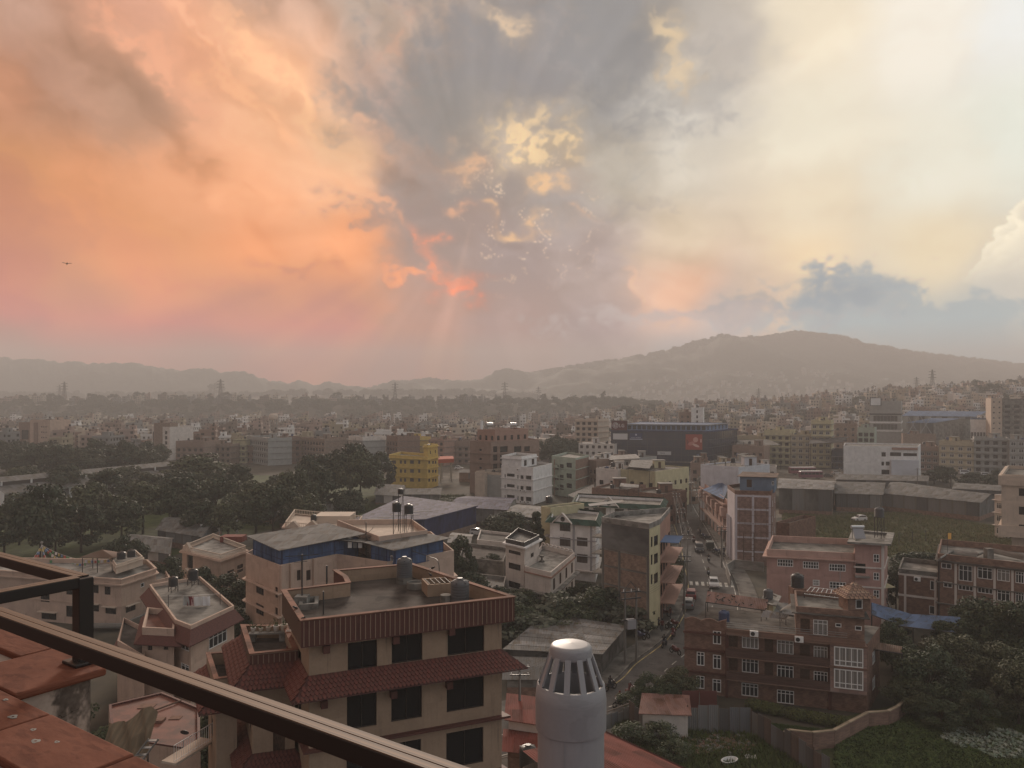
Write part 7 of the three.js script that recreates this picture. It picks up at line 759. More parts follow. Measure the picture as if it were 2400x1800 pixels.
{
const fenceM = [M.tin, M.tinDk, TN(0.28, 0.29, 0.30), TN(0.25, 0.20, 0.17), TN(0.36, 0.36, 0.35)];
const fence = (label, A, B, h, n) => { const f = thing('tin_fence', label, 'fence', [0, 0, 0]); const L = Math.hypot(B.x - A.x, B.z - A.z), k = Math.round(L / 0.92); for (let i = 0; i < k; i++) { const a = A.clone().lerp(B, i / k), b = A.clone().lerp(B, (i + 0.985) / k), hh = h + rr(-0.22, 0.18); wallBox('tin_panel', a, b, hh, 0.03, pick(fenceM), f, 0.02 + rr(0, 0.05)); if (i % 3 === 0) { const p = mesh('fence_post', bx(0.09, h + 0.1, 0.09, a.x, 0, a.z - 0.08), M.wood, f); } } for (const v of [0.7, 1.7]) wallBox('fence_rail', A.clone().add(new V3(0, 0, -0.06)), B.clone().add(new V3(0, 0, -0.06)), 0.08, 0.05, M.wood, f, v); return f; };
fence('patchwork grey tin sheet fence behind the rubble lot', gp(1612, 1716), gp(1760, 1722), 2.5); fence('long slanting tin sheet fence running towards the bottom edge', gp(1762, 1722), gp(1945, 1842), 2.3);
fence('teal and dark tin hoarding beside the roadside bush', gp(1476, 1700), gp(1510, 1722), 2.3); fence('rusty low tin fence at the near road edge', gp(1420, 1712), gp(1476, 1690), 1.4);
const w = thing('old_plaster_wall', 'short stained plaster wall hut with faded pink sheet roof', 'hut', [0, 0, 0]), P = [pd(1506, 72.6), pd(1612, 72.2), pd(1608, 76.5), pd(1512, 77)]; mesh('wall', bldShell(P, 0, 2.3), M.whiteWarm, w); mesh('sheet_roof', prism(offsetPoly(P, 0.35), 2.32, 0.07), M.tinPink, w); const g2 = thing('red_gate', 'dark red metal gate beside the brick guest house', 'gate', [at(1637, 1660, 78).x, 0, -77.6]); mesh('gate_leaf', bx(1.7, 2.5, 0.08, -0.9, 0, 0), MS(0.12, 0.035, 0.03, 0.6), g2); mesh('gate_leaf', bx(1.7, 2.5, 0.08, 0.9, 0, 0), MS(0.12, 0.035, 0.03, 0.6), g2);
// rubble on the lot
const rm = [M.conc, M.brick, M.concLt, M.brickRed]; const rub = thing('rubble_heap', 'scattered broken brick and concrete rubble on the vacant lot', 'rubble', [0, 0, 0]); rub.userData.kind = 'stuff'; const lists = [[], [], [], []]; for (let i = 0; i < 420; i++) { const p = gp(lerp(1560, 1780, (rnd() + rnd()) / 2), lerp(1722, 1775, (rnd() + rnd()) / 2)); lists[i % 4].push(new THREE.DodecahedronGeometry(rr(0.06, 0.24), 0).scale(1, 0.6, 1.2).rotateY(rr(0, 6)).translate(p.x, rr(0.02, 0.2), p.z)); } lists.forEach((l, i) => mesh('rubble', merge(l), rm[i], rub));
const tub = gp(1708, 1792), tb = thing('white_bathtub', 'old white tub lying tilted on the vacant lot', 'tub', [tub.x, 0.05, tub.z], 0.35); mesh('tub_shell', new THREE.LatheGeometry([[0, 0], [0.34, 0.02], [0.42, 0.45], [0.47, 0.47], [0.40, 0.47], [0.33, 0.1], [0, 0.08]].map(q => new THREE.Vector2(...q)), 20).scale(1.8, 1, 0.8).rotateX(0.25), M.frameW, tb); mesh('tub_rim', new THREE.TorusGeometry(0.44, 0.035, 6, 24).rotateX(Math.PI / 2).scale(1.8, 1, 0.8).translate(0, 0.46, 0).rotateX(0.25), M.frameW, tb);
const wt = gp(1760, 1778); top('white_cloth', (() => { const g = new THREE.PlaneGeometry(1.0, 0.7, 8, 6).rotateX(-Math.PI / 2), p = g.attributes.position; for (let i = 0; i < p.count; i++) p.setY(i, 0.12 + 0.1 * Math.sin(p.getX(i) * 7) * Math.cos(p.getZ(i) * 9)); g.computeVertexNormals(); return g.translate(wt.x, 0.05, wt.z); })(), M.cloth, 'crumpled white cloth on the vacant lot', 'cloth');
}
// roadside wall of the yard, boundary posts of the field
{ const posts = thing('field_fence', 'line of thin posts and wire at the front of the yard field', 'fence', [0, 0, 0]), A = gp(1830, 1302), B = gp(2170, 1270); for (let i = 0; i <= 10; i++) { const p = A.clone().lerp(B, i / 10); mesh('fence_post', bx(0.1, 2.6, 0.1, p.x, 0, p.z), M.metalDk, posts); } for (const h of [0.8, 1.5, 2.3]) mesh('fence_wire', bar([A.x, h, A.z], [B.x, h, B.z], 0.02), M.metalDk, posts); }
{ const c = thing('compound_wall', 'grey compound wall beside the pavement right of the road', 'wall', [0, 0, 0]); const pts = [[1712, 1372], [1702, 1345], [1722, 1332], [1790, 1340]].map(([x, y]) => gp(x, y)); for (let i = 1; i < pts.length; i++) wallBox('wall_bay', pts[i - 1], pts[i], 1.7, 0.2, M.concLt, c); }
// ---------------------------------------------------------------- trees, shrubs, crops
function leafGeo(spots, n, size, cols, seed, flatness = 0.5) {               // spots: [x, y, z, rx, ry, rz]; n leaf blades spread through them
reseed(seed); const pos = new Float32Array(n * 18), nor = new Float32Array(n * 18), col = new Float32Array(n * 18); let vol = spots.map(s => s[3] * s[4] + s[4] * s[5]), tot = vol.reduce((a, b) => a + b, 0), k = 0, acc = vol[0] / tot, cc = pick(cols);
const a = new V3(), b = new V3(), nn = new V3(), c = new V3(), v = new V3();
for (let i = 0; i < n; i++) {
while (i / n > acc && k < spots.length - 1) { k++; acc += vol[k] / tot; cc = pick(cols); }
const s = spots[k]; let x, y, z, q; do { x = rr(-1, 1); y = rr(-1, 1); z = rr(-1, 1); q = x * x + y * y + z * z; } while (q > 1 || q < 0.18 * rnd());
const f = Math.pow(q, -0.22); c.set(s[0] + x * f * s[3], s[1] + y * f * s[4], s[2] + z * f * s[5]);
nn.set(x + rr(-0.9, 0.9), y + rr(-0.5, 0.9) + 0.3, z + rr(-0.9, 0.9)).normalize(); a.set(rr(-1, 1), rr(-1, 1) * flatness, rr(-1, 1)).cross(nn).normalize(); b.crossVectors(nn, a);
const w = size * rr(0.6, 1.25), h = w * rr(0.8, 1.6), t = rr(0.72, 1.28), cr = cc[0] * t, cg = cc[1] * t, cb = cc[2] * t;
const P = [[-w * 0.5, 0], [0, -h * 0.5], [w * 0.5, 0], [-w * 0.5, 0], [w * 0.5, 0], [0, h * 0.5]];
for (let j = 0; j < 6; j++) { v.copy(c).addScaledVector(a, P[j][0]).addScaledVector(b, P[j][1]); const o = i * 18 + j * 3; pos[o] = v.x; pos[o + 1] = v.y; pos[o + 2] = v.z; nor[o] = nn.x; nor[o + 1] = nn.y; nor[o + 2] = nn.z; col[o] = cr; col[o + 1] = cg; col[o + 2] = cb; }
}
const g = new THREE.BufferGeometry(); g.setAttribute('position', new THREE.BufferAttribute(pos, 3)); g.setAttribute('normal', new THREE.BufferAttribute(nor, 3)); g.setAttribute('color', new THREE.BufferAttribute(col, 3)); return g;
}
const leafMat = new THREE.MeshPhysicalMaterial({ color: 0xffffff, vertexColors: true, roughness: 0.75, side: THREE.DoubleSide, transmission: 0 });
const barkMat = MS(0.075, 0.058, 0.045, 0.95, { map: rustT });
const GREEN = [[0.042, 0.058, 0.022], [0.05, 0.066, 0.026], [0.036, 0.052, 0.022], [0.058, 0.070, 0.028]], OLIVE = [[0.058, 0.064, 0.028], [0.07, 0.076, 0.034], [0.052, 0.06, 0.026]], DARK = [[0.03, 0.042, 0.018], [0.036, 0.046, 0.02], [0.042, 0.05, 0.022]];
function crownSpots(seed, n, R, H, y0, style) { reseed(seed); const l = []; for (let i = 0; i < n; i++) { const a = rr(0, 6.28), u = Math.sqrt(rnd()), e = style === 'tall' ? rr(0, 1) : rr(0.1, 1), prof = style === 'cone' ? (1 - e) * 0.95 + 0.05 : style === 'umbrella' ? Math.sin(Math.PI * (0.3 + 0.62 * e)) : Math.sin(Math.PI * (0.16 + 0.74 * e)), r = R * prof * (0.35 + 0.65 * u) * rr(0.8, 1.12); const k = R * rr(0.2, 0.36) * (style === 'cone' ? 0.6 : 1); l.push([Math.cos(a) * r, y0 + e * H, Math.sin(a) * r, k, k * rr(0.55, 0.85), k]); } return l; }
function trunkGeo(seed, spots, h, r) { reseed(seed); const l = [new THREE.CylinderGeometry(r * 0.55, r, h, 8, 1).translate(0, h / 2, 0)]; for (const s of spots.filter((_, i) => i % 3 === 0).slice(0, 9)) { const a = [rr(-0.05, 0.05), h * rr(0.7, 1), rr(-0.05, 0.05)], q = new THREE.CylinderGeometry(r * 0.12, r * 0.4, 1, 5), A = new V3(...a), B = new V3(s[0] * 0.85, s[1], s[2] * 0.85), L = A.distanceTo(B); q.scale(1, L, 1).applyQuaternion(new THREE.Quaternion().setFromUnitVectors(new V3(0, 1, 0), B.clone().sub(A).normalize())).translate((A.x + B.x) / 2, (A.y + B.y) / 2, (A.z + B.z) / 2); l.push(q); } return merge(l); }
// unit trees are about 10 m high
function treeProto(seed, style, n, leaf, cols, clumps, R = 4.5, H = 7.4, y0 = 2.2) { const s = crownSpots(seed, clumps, R, H, y0, style); return { crown: leafGeo(s, n, leaf, cols, seed + 9), trunk: trunkGeo(seed + 5, s, y0 + H * 0.35, 0.26) }; }
const TP = {
near1: treeProto(11, 'round', 9000, 0.30, GREEN, 60), near2: treeProto(12, 'round', 9000, 0.28, OLIVE, 66), near3: treeProto(13, 'tall', 8500, 0.3, GREEN, 56, 3.6, 8, 1.8),
mid1: treeProto(21, 'round', 3800, 0.46, DARK, 48), mid2: treeProto(22, 'umbrella', 3800, 0.46, OLIVE, 44, 5.2, 6, 3.6), mid3: treeProto(23, 'tall', 3800, 0.46, DARK, 46, 3.7, 8.2, 1.6), mid4: treeProto(24, 'round', 3600, 0.48, OLIVE, 40),
far1: treeProto(31, 'round', 1100, 0.85, DARK, 30), far2: treeProto(32, 'tall', 1100, 0.85, DARK, 30, 3.4, 8.2, 1.6), far3: treeProto(33, 'umbrella', 1000, 0.85, DARK, 28, 5, 5.5, 4),
cone: treeProto(41, 'cone', 5000, 0.34, DARK, 90, 2.6, 9.2, 0.8), shrub: treeProto(51, 'round', 3200, 0.42, GREEN, 40, 5.2, 7.6, 1.6), shrub2: treeProto(52, 'round', 2400, 0.95, [[0.07, 0.078, 0.05], [0.085, 0.09, 0.06], [0.06, 0.07, 0.04]], 44, 5.4, 7.4, 1.8),
};
function tree(kind, px, d, h, w, label, group, name = 'tree', cat = 'tree') { const x = (px - CX) / F * d, t = thing(name, label, cat, [x, land(x, -d) - 0.05, -d], rr(0, 6.28), group), p = TP[kind], hw = w / (kind === 'cone' ? 5.2 : 10); mesh('trunk', p.trunk, barkMat, t); mesh('crown', p.crown, leafMat, t); t.scale.set(hw, h / 10, hw * rr(0.9, 1.1)); return t; }
reseed(77);
const MK = ['mid1', 'mid2', 'mid3', 'mid4'];
// park trees at the left
[[95, 150, 15.5, 13], [45, 168, 11, 10], [190, 160, 10, 11], [215, 176, 12.5, 12], [285, 168, 10, 11], [335, 182, 12, 12], [250, 214, 12, 15], [415, 188, 13, 14], [505, 196, 12, 13], [465, 246, 14, 21], [560, 238, 11.5, 12], [600, 184, 12, 13], [640, 176, 12.5, 12], [690, 192, 14, 13], [755, 200, 14, 12], [740, 232, 15.5, 15], [820, 238, 18.5, 17], [845, 226, 16, 13], [895, 262, 13.5, 13], [580, 212, 9, 10], [150, 246, 11, 14], [55, 250, 10, 13], [350, 236, 9, 12], [660, 222, 11, 12], [420, 222, 11, 13], [535, 172, 9, 10], [470, 170, 9.5, 10], [720, 176, 10, 10], [820, 196, 9, 9], [300, 262, 9, 12], [130, 158, 9, 10], [10, 158, 8, 9]].forEach(([x, d, h, w], i) => tree(MK[i % 4 === 3 && i % 8 !== 3 ? 0 : i % 4], x, d, h, w, i === 16 ? 'tallest dark tree rising left of the yellow building' : i === 0 ? 'huge dark dense tree at the left above the prayer flags' : i === 10 ? 'umbrella tree with bare trunks showing in the park clearing' : 'dark leafy tree in the park belt between villas and shop row', 'park belt trees'));
for (let i = 0; i < 22; i++) tree(pick(['mid1', 'mid3', 'far1']), lerp(-10, 372, (i + rnd() * 0.8) / 22), rr(300, 350), rr(11, 15), rr(12, 17), 'dark tree in the long grove behind the raised roof hall', 'grove behind the long hall');
for (let i = 0; i < 12; i++) tree(pick(['mid1', 'mid3']), lerp(1255, 1352, rnd()), rr(335, 390), rr(10, 15), rr(9, 13), 'dark tree in the clump between brown block and cream apartments', 'clump beside the cream apartments');
// around the middle houses
[[1080, 118, 10.5, 6, 'tall bush tree against the right end of cream block'], [1106, 112, 7, 6, 'rounded bush tree between cream block and tower house'], [1150, 134, 5, 6, 'low bush on the terrace below the bright shed'], [1172, 112, 4.6, 5, 'bush at the foot of the white stair tower'], [1050, 128, 7.5, 5, 'slim dark tree behind the cream block corner'], [1190, 174, 6.5, 10, 'dark bush before the grey shed wall'], [1160, 178, 5, 8, 'lower dark bush beside the purple roofed shed'], [1365, 118, 4, 5, 'small bush beside the low white terrace house'], [390, 122, 7, 6, 'bushy tree between the two pale villas'], [470, 118, 6, 7, 'garden tree before the columned villa'], [540, 112, 6.5, 8, 'dark garden tree right of the columned villa'], [505, 104, 5, 6, 'shrubby tree below the columned villa'], [560, 98, 5, 5, 'dark shrub tree at the cream block corner'], [300, 142, 7, 6, 'small rounded tree behind the roof pavilion'], [265, 140, 6, 5, 'conical young tree behind the pale villa roof'], [395, 97, 5, 6, 'dark shrub tree behind the laundry house'], [555, 88, 4.5, 5, 'shrub at the cream block foot'], [320, 64, 5, 5, 'dark shrub beside the brown flat roof']].forEach(([x, d, h, w, l], i) => tree(i % 3 ? 'mid1' : 'mid3', x, d, h, w, l, 'garden trees'));
tree('cone', 1257, 142, 11, 6, 'dark conifer beside the narrow yellow house', undefined, 'conifer');
for (let i = 0; i < 16; i++) tree(i % 2 ? 'shrub2' : 'shrub', lerp(1200, 1300, i < 9 ? rnd() : 2), i < 9 ? rr(100, 114) : rr(104, 112), rr(3.2, 5.5), rr(5, 7), 'leafy shrub in the thicket above the flat tin roof', 'thicket by the flat tin roof', 'shrub', 'shrub').position.x = i < 9 ? lerp(-1, 6.5, rnd()) : lerp(6, 16.5, (i - 9) / 6);
// by the near road
[[1523, 79, 3.7, 4.0, 'round leafy bush tree at the near road bend'], [1590, 80, 4.0, 4.4, 'drooping bush tree beside the guest house corner'], [1562, 78, 3.0, 3.8, 'lower bush between the two roadside bush trees'], [1486, 78, 2.6, 3, 'small weedy bush at the road edge'], [1545, 70.5, 2.4, 3.2, 'weedy bush before the plaster hut'], [1480, 71, 2.2, 3.4, 'weedy bush beside the teal hoarding'], [1580, 68, 1.8, 3, 'low weeds at the foot of the plaster hut']].forEach(([x, d, h, w, l], i) => tree(['near1', 'near2', 'near1', 'shrub', 'shrub', 'shrub', 'shrub'][i], x, d, h, w, l, 'roadside bushes', i < 3 ? 'tree' : 'bush', i < 3 ? 'tree' : 'bush'));
// trees right of the guest house
[[2090, 90, 5.6, 4.6, 'near1'], [2138, 86, 4.4, 5.5, 'near3'], [2175, 79, 6.4, 7.4, 'near1'], [2240, 82, 6.8, 7.6, 'near2'], [2312, 90, 8.4, 8.6, 'near1'], [2392, 86, 9.4, 8.6, 'near3'], [2215, 92, 5.4, 6, 'near3'], [2388, 75, 6.4, 6, 'near2'], [2292, 73, 4.4, 4, 'near3'], [2340, 80, 6.6, 6.6, 'near2'], [2135, 77.5, 3.8, 5, 'near2'], [2205, 74.5, 2.8, 5.4, 'near1'], [2425, 76, 7, 7, 'near1'], [2100, 96, 4.6, 5, 'near3'], [2282, 98, 6.4, 7, 'near1']].forEach(([x, d, h, w, k], i) => tree(k, x, d, h, w, ['tree nearest the guest house end wall', 'slim tree beside the small rust tin roof', 'broad dark tree at the field corner', 'broad tree in the middle of the field edge row', 'tall tree behind the field under the blue roof', 'tallest tree at the right edge of the field', 'tree just below the wide blue roof', 'leafy pale green tree low at the right edge', 'small tree standing out at the crop rows', 'mid sized tree left of the right edge trees', 'low bushy tree at the garden wall end', 'spreading low bush along the field edge', 'tree cut by the right edge above the crops', 'tree between the two blue roofs', 'tree under the right end of the blue roof'][i]));
[[2155, 130, 6, 10], [2190, 134, 5, 9], [2120, 128, 5, 7], [2100, 116, 6, 4.5], [2205, 122, 4, 6]].forEach(([x, d, h, w], i) => tree(i === 3 ? 'mid3' : 'mid1', x, d, h, w, ['wide dark bush behind the low brick block', 'second dark bush behind the low brick block', 'bush at the edge of the pale lane', 'slim dark tree between pink tower and brick block', 'low bush behind the mullioned house terrace'][i], 'bushes by the yard field', 'bush', 'bush'));
for (let i = 0; i < 14; i++) tree(i % 2 ? 'shrub' : 'mid1', lerp(1830, 2040, rnd()), rr(140, 152), rr(1.6, 3), rr(4, 7), 'low overgrown bush along the front of the yard field', 'overgrowth of the yard field', 'bush', 'bush');
for (let i = 0; i < 12; i++) tree(pick(['mid1', 'far1']), lerp(2165, 2345, rnd()), rr(262, 300), rr(4, 7), rr(5, 9), 'green bush in the strip behind the yard sheds', 'strip behind the yard sheds', 'bush', 'bush');
for (let i = 0; i < 12; i++) tree(pick(['mid4', 'shrub']), lerp(960, 1100, rnd()), rr(205, 236), rr(2, 4), rr(5, 8), 'scrubby bush on the rough slope below the yellow building', 'scrub below the yellow building', 'bush', 'bush');
[[1530, 182, 6, 6, 'roof terrace trees of the brick roadside house'], [1512, 186, 5, 5, 'smaller bush on the brick roadside house'], [1665, 260, 7, 8, 'dark tree behind the pale blue wall'], [1770, 250, 9, 10, 'dark tree beyond the brick tower'], [1560, 150, 4, 3.5, 'dusty roadside tree on the left pavement'], [1578, 128, 4.5, 3.5, 'dusty tree before the unplastered block shops'], [1590, 138, 3.5, 3, 'small dusty tree at the pavement edge']].forEach(([x, d, h, w, l]) => tree('mid4', x, d, h, w, l, 'street trees'));
for (let i = 0; i < 34; i++) { const px = lerp(1420, 2400, rnd()); tree(pick(['far1', 'far2', 'far3']), px, rr(450, 900), rr(8, 14), rr(8, 13), 'dark tree between the houses of the right hillside', 'trees on the right hillside'); }
tree('far2', 2350, 640, 22, 15, 'tall dark broad tree on the skyline at right'); tree('far1', 2330, 760, 16, 22, 'pale hazy tree behind the tall skyline tree'); tree('far1', 1640, 640, 15, 26, 'wide dark tree on the skyline above the mall'); tree('far1', 1470, 760, 17, 20, 'round tree on the skyline left of the mall');
// skyline trees along the bluff and the dome tree far off
for (let i = 0; i < 46; i++) { const px = lerp(-20, 1420, (i + rnd()) / 46); tree(pick(['far1', 'far2', 'far3']), px, rr(1120, 1240), rr(10, 19), rr(11, 20), 'hazy tree on the skyline of the far bluff', 'trees along the far bluff'); }
tree('far1', 508, 2120, 44, 52, 'great dome shaped tree standing out on the farthest ridge');
// woods as masses
function mass(name, label, proto, list) { const m = new THREE.InstancedMesh(TP[proto].crown, leafMat, list.length), q = new THREE.Object3D(); list.forEach(([x, y, z, w, h], i) => { q.position.set(x, y, z); q.rotation.y = rr(0, 6.28); q.scale.set(w / 10, h / 10, w / 10); q.updateMatrix(); m.setMatrixAt(i, q.matrix); }); m.name = numbered(name); m.userData = { kind: 'stuff', label, category: 'woods' }; m.castShadow = m.receiveShadow = true; scene.add(m); return m; }
{ const l = []; for (let i = 0; i < 900; i++) { const px = rr(-60, 1560), d = rr(1020, 1230), x = (px - CX) / F * d; l.push([x, land(x, -d) - 3, -d, rr(9, 16), rr(7, 12)]); } mass('bluff_woods', 'hazy woods covering the slope of the far bluff', 'far1', l); }
{ const l = []; for (let i = 0; i < 420; i++) { const px = rr(-80, 1300), d = rr(2040, 2260), x = (px - CX) / F * d; l.push([x, land(x, -d) - 4, -d, rr(16, 30), rr(12, 24)]); } mass('ridge_woods', 'faint woods along the farthest low ridge', 'far1', l); }
{ const l = []; for (let i = 0; i < 700; i++) { const u = rnd(), px = lerp(800, 2450, u); let k = 1; while (k < hillR.length - 1 && hillR[k][0] < px) k++; const t = (px - hillR[k - 1][0]) / (hillR[k][0] - hillR[k - 1][0]), py = lerp(hillR[k - 1][1], hillR[k][1], t), d = 3100 + rr(-60, 25), x = (px - CX) / F * d; l.push([x, yAt(py, 3100) - 26, -d, rr(24, 40), rr(26, 38)]); } mass('hilltop_woods', 'faint trees along the crest of the wooded hill', 'far1', l); }
// hedge, crops, grasses
{ const hedge = (label, a, b, w, h) => { const n = 14, A = gp(...a), B = gp(...b), s = []; for (let i = 0; i < n; i++) { const p = A.clone().lerp(B, i / (n - 1)); s.push([p.x, h * 0.5, p.z, w * 0.6, h * 0.55, w * 0.6]); } const t = thing('hedge', label, 'hedge', [0, 0, 0]); mesh('foliage', leafGeo(s, 5000, 0.13, [[0.075, 0.085, 0.02], [0.09, 0.10, 0.026], [0.06, 0.075, 0.02]], 5), leafMat, t); }; hedge('clipped yellow green hedge before the guest house, upper piece', [1762, 1662], [1822, 1676], 1.3, 1.1); hedge('clipped yellow green hedge before the guest house, longer lower piece', [1848, 1683], [1978, 1706], 1.4, 1.1); }
function blades(n, w, h, lean, seed) { reseed(seed); const pos = []; for (let i = 0; i < n; i++) { const a = rr(0, 6.28), x = rr(-0.12, 0.12), z = rr(-0.12, 0.12), hh = h * rr(0.5, 1), dx = Math.cos(a), dz = Math.sin(a), l = lean * rr(0.3, 1); pos.push(x - dz * w, 0, z + dx * w, x + dz * w, 0, z - dx * w, x + dx * l, hh, z + dz * l); } const g = new THREE.BufferGeometry(); g.setAttribute('position', new THREE.Float32BufferAttribute(pos, 3)); g.computeVertexNormals(); return g; }
function scatter(name, label, geo, cols, list, cat = 'grass') { const m = new THREE.InstancedMesh(geo, MS(1, 1, 1, 0.9), list.length), q = new THREE.Object3D(), c = new THREE.Color(); list.forEach(([x, y, z, s], i) => { q.position.set(x, y, z); q.rotation.y = rr(0, 6.28); q.scale.setScalar(s); q.updateMatrix(); m.setMatrixAt(i, q.matrix); const k = pick(cols), t = rr(0.75, 1.25); c.setRGB(k[0] * t, k[1] * t, k[2] * t); m.setColorAt(i, c); }); m.name = numbered(name); m.userData = { kind: 'stuff', label, category: cat }; m.castShadow = m.receiveShadow = true; scene.add(m); return m; }
const inPx = (poly, px, py) => { let c = false; for (let i = 0, j = poly.length - 1; i < poly.length; j = i++) { const [xi, yi] = poly[i], [xj, yj] = poly[j]; if (yi > py !== yj > py && px < (xj - xi) * (py - yi) / (yj - yi) + xi) c = !c; } return c; };
function fill(poly, n, smin, smax) { const xs = poly.map(p => p[0]), ys = poly.map(p => p[1]), P = poly.map(([a, b]) => gp(a, b)), wx = [Math.min(...P.map(p => p.x)), Math.max(...P.map(p => p.x))], wz = [Math.min(...P.map(p => p.z)), Math.max(...P.map(p => p.z))], W = P.map(p => [p.x, p.z]), l = []; let guard = 0; while (l.length < n && guard++ < n * 20) { const x = rr(...wx), z = rr(...wz); if (inPx(W, x, z)) l.push([x, 0.02, z, rr(smin, smax)]); } return l; }
const tuft = blades(7, 0.03, 0.5, 0.3, 3), broad = leafGeo([[0, 0.14, 0, 0.34, 0.13, 0.34]], 44, 0.11, [[1, 1, 1]], 8), cabb = leafGeo([[0, 0.14, 0, 0.2, 0.12, 0.2]], 20, 0.22, [[1, 1, 1]], 18);
const FG = [[0.07, 0.10, 0.03], [0.085, 0.11, 0.035], [0.06, 0.085, 0.028], [0.10, 0.11, 0.045]];
reseed(5);
scatter('field_crop', 'low green leafy crop covering the field', broad, [[0.06, 0.085, 0.028], [0.07, 0.095, 0.032], [0.052, 0.078, 0.026]], fill([[1960, 1720], [2130, 1668], [2280, 1660], [2500, 1680], [2520, 1900], [1960, 1900]], 9000, 0.7, 1.2), 'crop');
{ const l = [], A = [[2215, 1712], [2300, 1706], [2480, 1740], [2480, 1790], [2330, 1782], [2210, 1738]].map(([a, b]) => { const p = gp(a, b); return [p.x, p.z]; }); for (let i = 0; i < 40; i++) for (let j = 0; j < 60; j++) { const x = 34 + i * 0.85 + rr(-0.08, 0.08) + j * 0.12, z = -76 + j * 0.32 + rr(-0.08, 0.08); if (inPx(A, x, z)) l.push([x, 0.05, z, rr(1.1, 1.6)]); } scatter('cabbage_rows', 'rows of pale grey green cabbages in the field', cabb, [[0.24, 0.28, 0.23], [0.20, 0.25, 0.19], [0.28, 0.31, 0.26]], l, 'crop'); }
scatter('yard_grass', 'tall rough grass over the yard field', tuft, [[0.13, 0.135, 0.06], [0.15, 0.14, 0.07], [0.10, 0.12, 0.045], [0.18, 0.16, 0.09]], fill([[1835, 1205], [2130, 1202], [2330, 1234], [2390, 1262], [2380, 1300], [1830, 1310]], 9000, 0.9, 2.2)); scatter('lot_weeds', 'weeds over the vacant lot', tuft, FG, fill([[1440, 1690], [1620, 1705], [1770, 1728], [1930, 1810], [1940, 1900], [1430, 1900]], 3500, 0.8, 1.9)); scatter('park_grass', 'rough grass of the park and slope', tuft, OLIVE.map(c => c.map(v => v * 1.5)), fill([[900, 1165], [1090, 1165], [1060, 1185], [830, 1205]], 3000, 2, 4)); scatter('verge_grass', 'grass round the thicket and roadside', tuft, FG, fill([[1195, 1470], [1290, 1420], [1480, 1400], [1505, 1440], [1440, 1490], [1300, 1475]], 1600, 1, 2.2)); scatter('garden_grass', 'short lawn grass before the guest house', tuft, [[0.055, 0.085, 0.028], [0.065, 0.09, 0.03]], fill([[1770, 1692], [1975, 1716], [1900, 1732], [1785, 1728]], 3000, 0.35, 0.6));
// ---------------------------------------------------------------- the town beyond: houses cloned from a few built patterns
reseed(991);
function houseGeo(w, d, floors, seed, opt = {}) {                           // one small house: walls, bands, windows, parapet, stair head, tank; tinted by vertex colour
reseed(seed); const fl = 2.9, H = floors * fl, l = [], wall = opt.wall || [1, 1, 1], dk = [0.05, 0.05, 0.055], roof = opt.roof || [0.42, 0.40, 0.38];
l.push(paint(bx(w, H, d), wall), paint(bx(w - 0.3, 0.04, d - 0.3, 0, H + 0.01, 0), roof));
for (const [a, b, x, z] of [[w, 0.15, 0, d / 2 - 0.075], [w, 0.15, 0, -d / 2 + 0.075], [0.15, d - 0.3, -w / 2 + 0.075, 0], [0.15, d - 0.3, w / 2 - 0.075, 0]]) l.push(paint(bx(a, 0.85, b, x, H, z), wall));
for (let f = 1; f <= floors; f++) l.push(paint(bx(w + (opt.band || 0.5) * 2, 0.16, d + (opt.band || 0.5) * 2, 0, f * fl - 0.16, 0), wall.map(v => v * 0.95)));
const nx = Math.max(2, Math.round(w / 2.7)), nz = Math.max(2, Math.round(d / 2.9));
for (let f = 0; f < floors; f++) { for (let i = 0; i < nx; i++) { const ww = rr(1.0, 1.7), hh = rr(1.2, 1.6), x = (i + 0.5) / nx * w - w / 2; if (rnd() < 0.9) { l.push(paint(box(ww, hh, 0.06, x, f * fl + 0.9 + hh / 2, d / 2 + 0.012), dk)); if (rnd() < 0.4) l.push(paint(box(ww + 0.2, 0.1, 0.1, x, f * fl + 0.88, d / 2 + 0.05), wall)); } } for (let i = 0; i < nz; i++) { const z = (i + 0.5) / nz * d - d / 2; if (!opt.blank && rnd() < 0.75) for (const s of [-1, 1]) l.push(paint(box(0.06, 1.3, 1.1, s * (w / 2 + 0.012), f * fl + 1.6, z), dk)); } if (opt.balc && f > 0) l.push(paint(bx(w * 0.6, 0.14, 1.2, -w * 0.15, f * fl - 0.1, d / 2 + 0.6), wall), paint(bx(w * 0.6, 0.8, 0.08, -w * 0.15, f * fl, d / 2 + 1.16), wall)); }
const sw = w * rr(0.3, 0.45), sd = d * rr(0.3, 0.4), sx = (w - sw) / 2 * pick([-1, 1]) * 0.94, sz = -(d - sd) / 2 * 0.9; if (opt.head !== false) l.push(paint(bx(sw, 2.6, sd, sx, H + 0.02, sz), wall), paint(bx(sw + 0.6, 0.16, sd + 0.6, sx, H + 2.6, sz), wall), paint(box(0.8, 1.7, 0.05, sx, H + 0.95, sz + sd / 2 + 0.015), dk), paint(cyl(0.55, 0.55, 1.1, sx, H + 2.76, sz, 8), [0.03, 0.03, 0.035]));
if (opt.hip) l.push(paint(new THREE.ConeGeometry(w * 0.72, 2.2, 4).rotateY(Math.PI / 4).scale(1, 1, d / w).translate(0, H + 1.1, 0), roof));
if (opt.tin) l.push(paint(bx(w * 0.55, 0.06, d * 0.8, w * 0.15, H + 2.3, 0).rotateZ(0.04), [0.5, 0.5, 0.5]));
return merge(l);
}
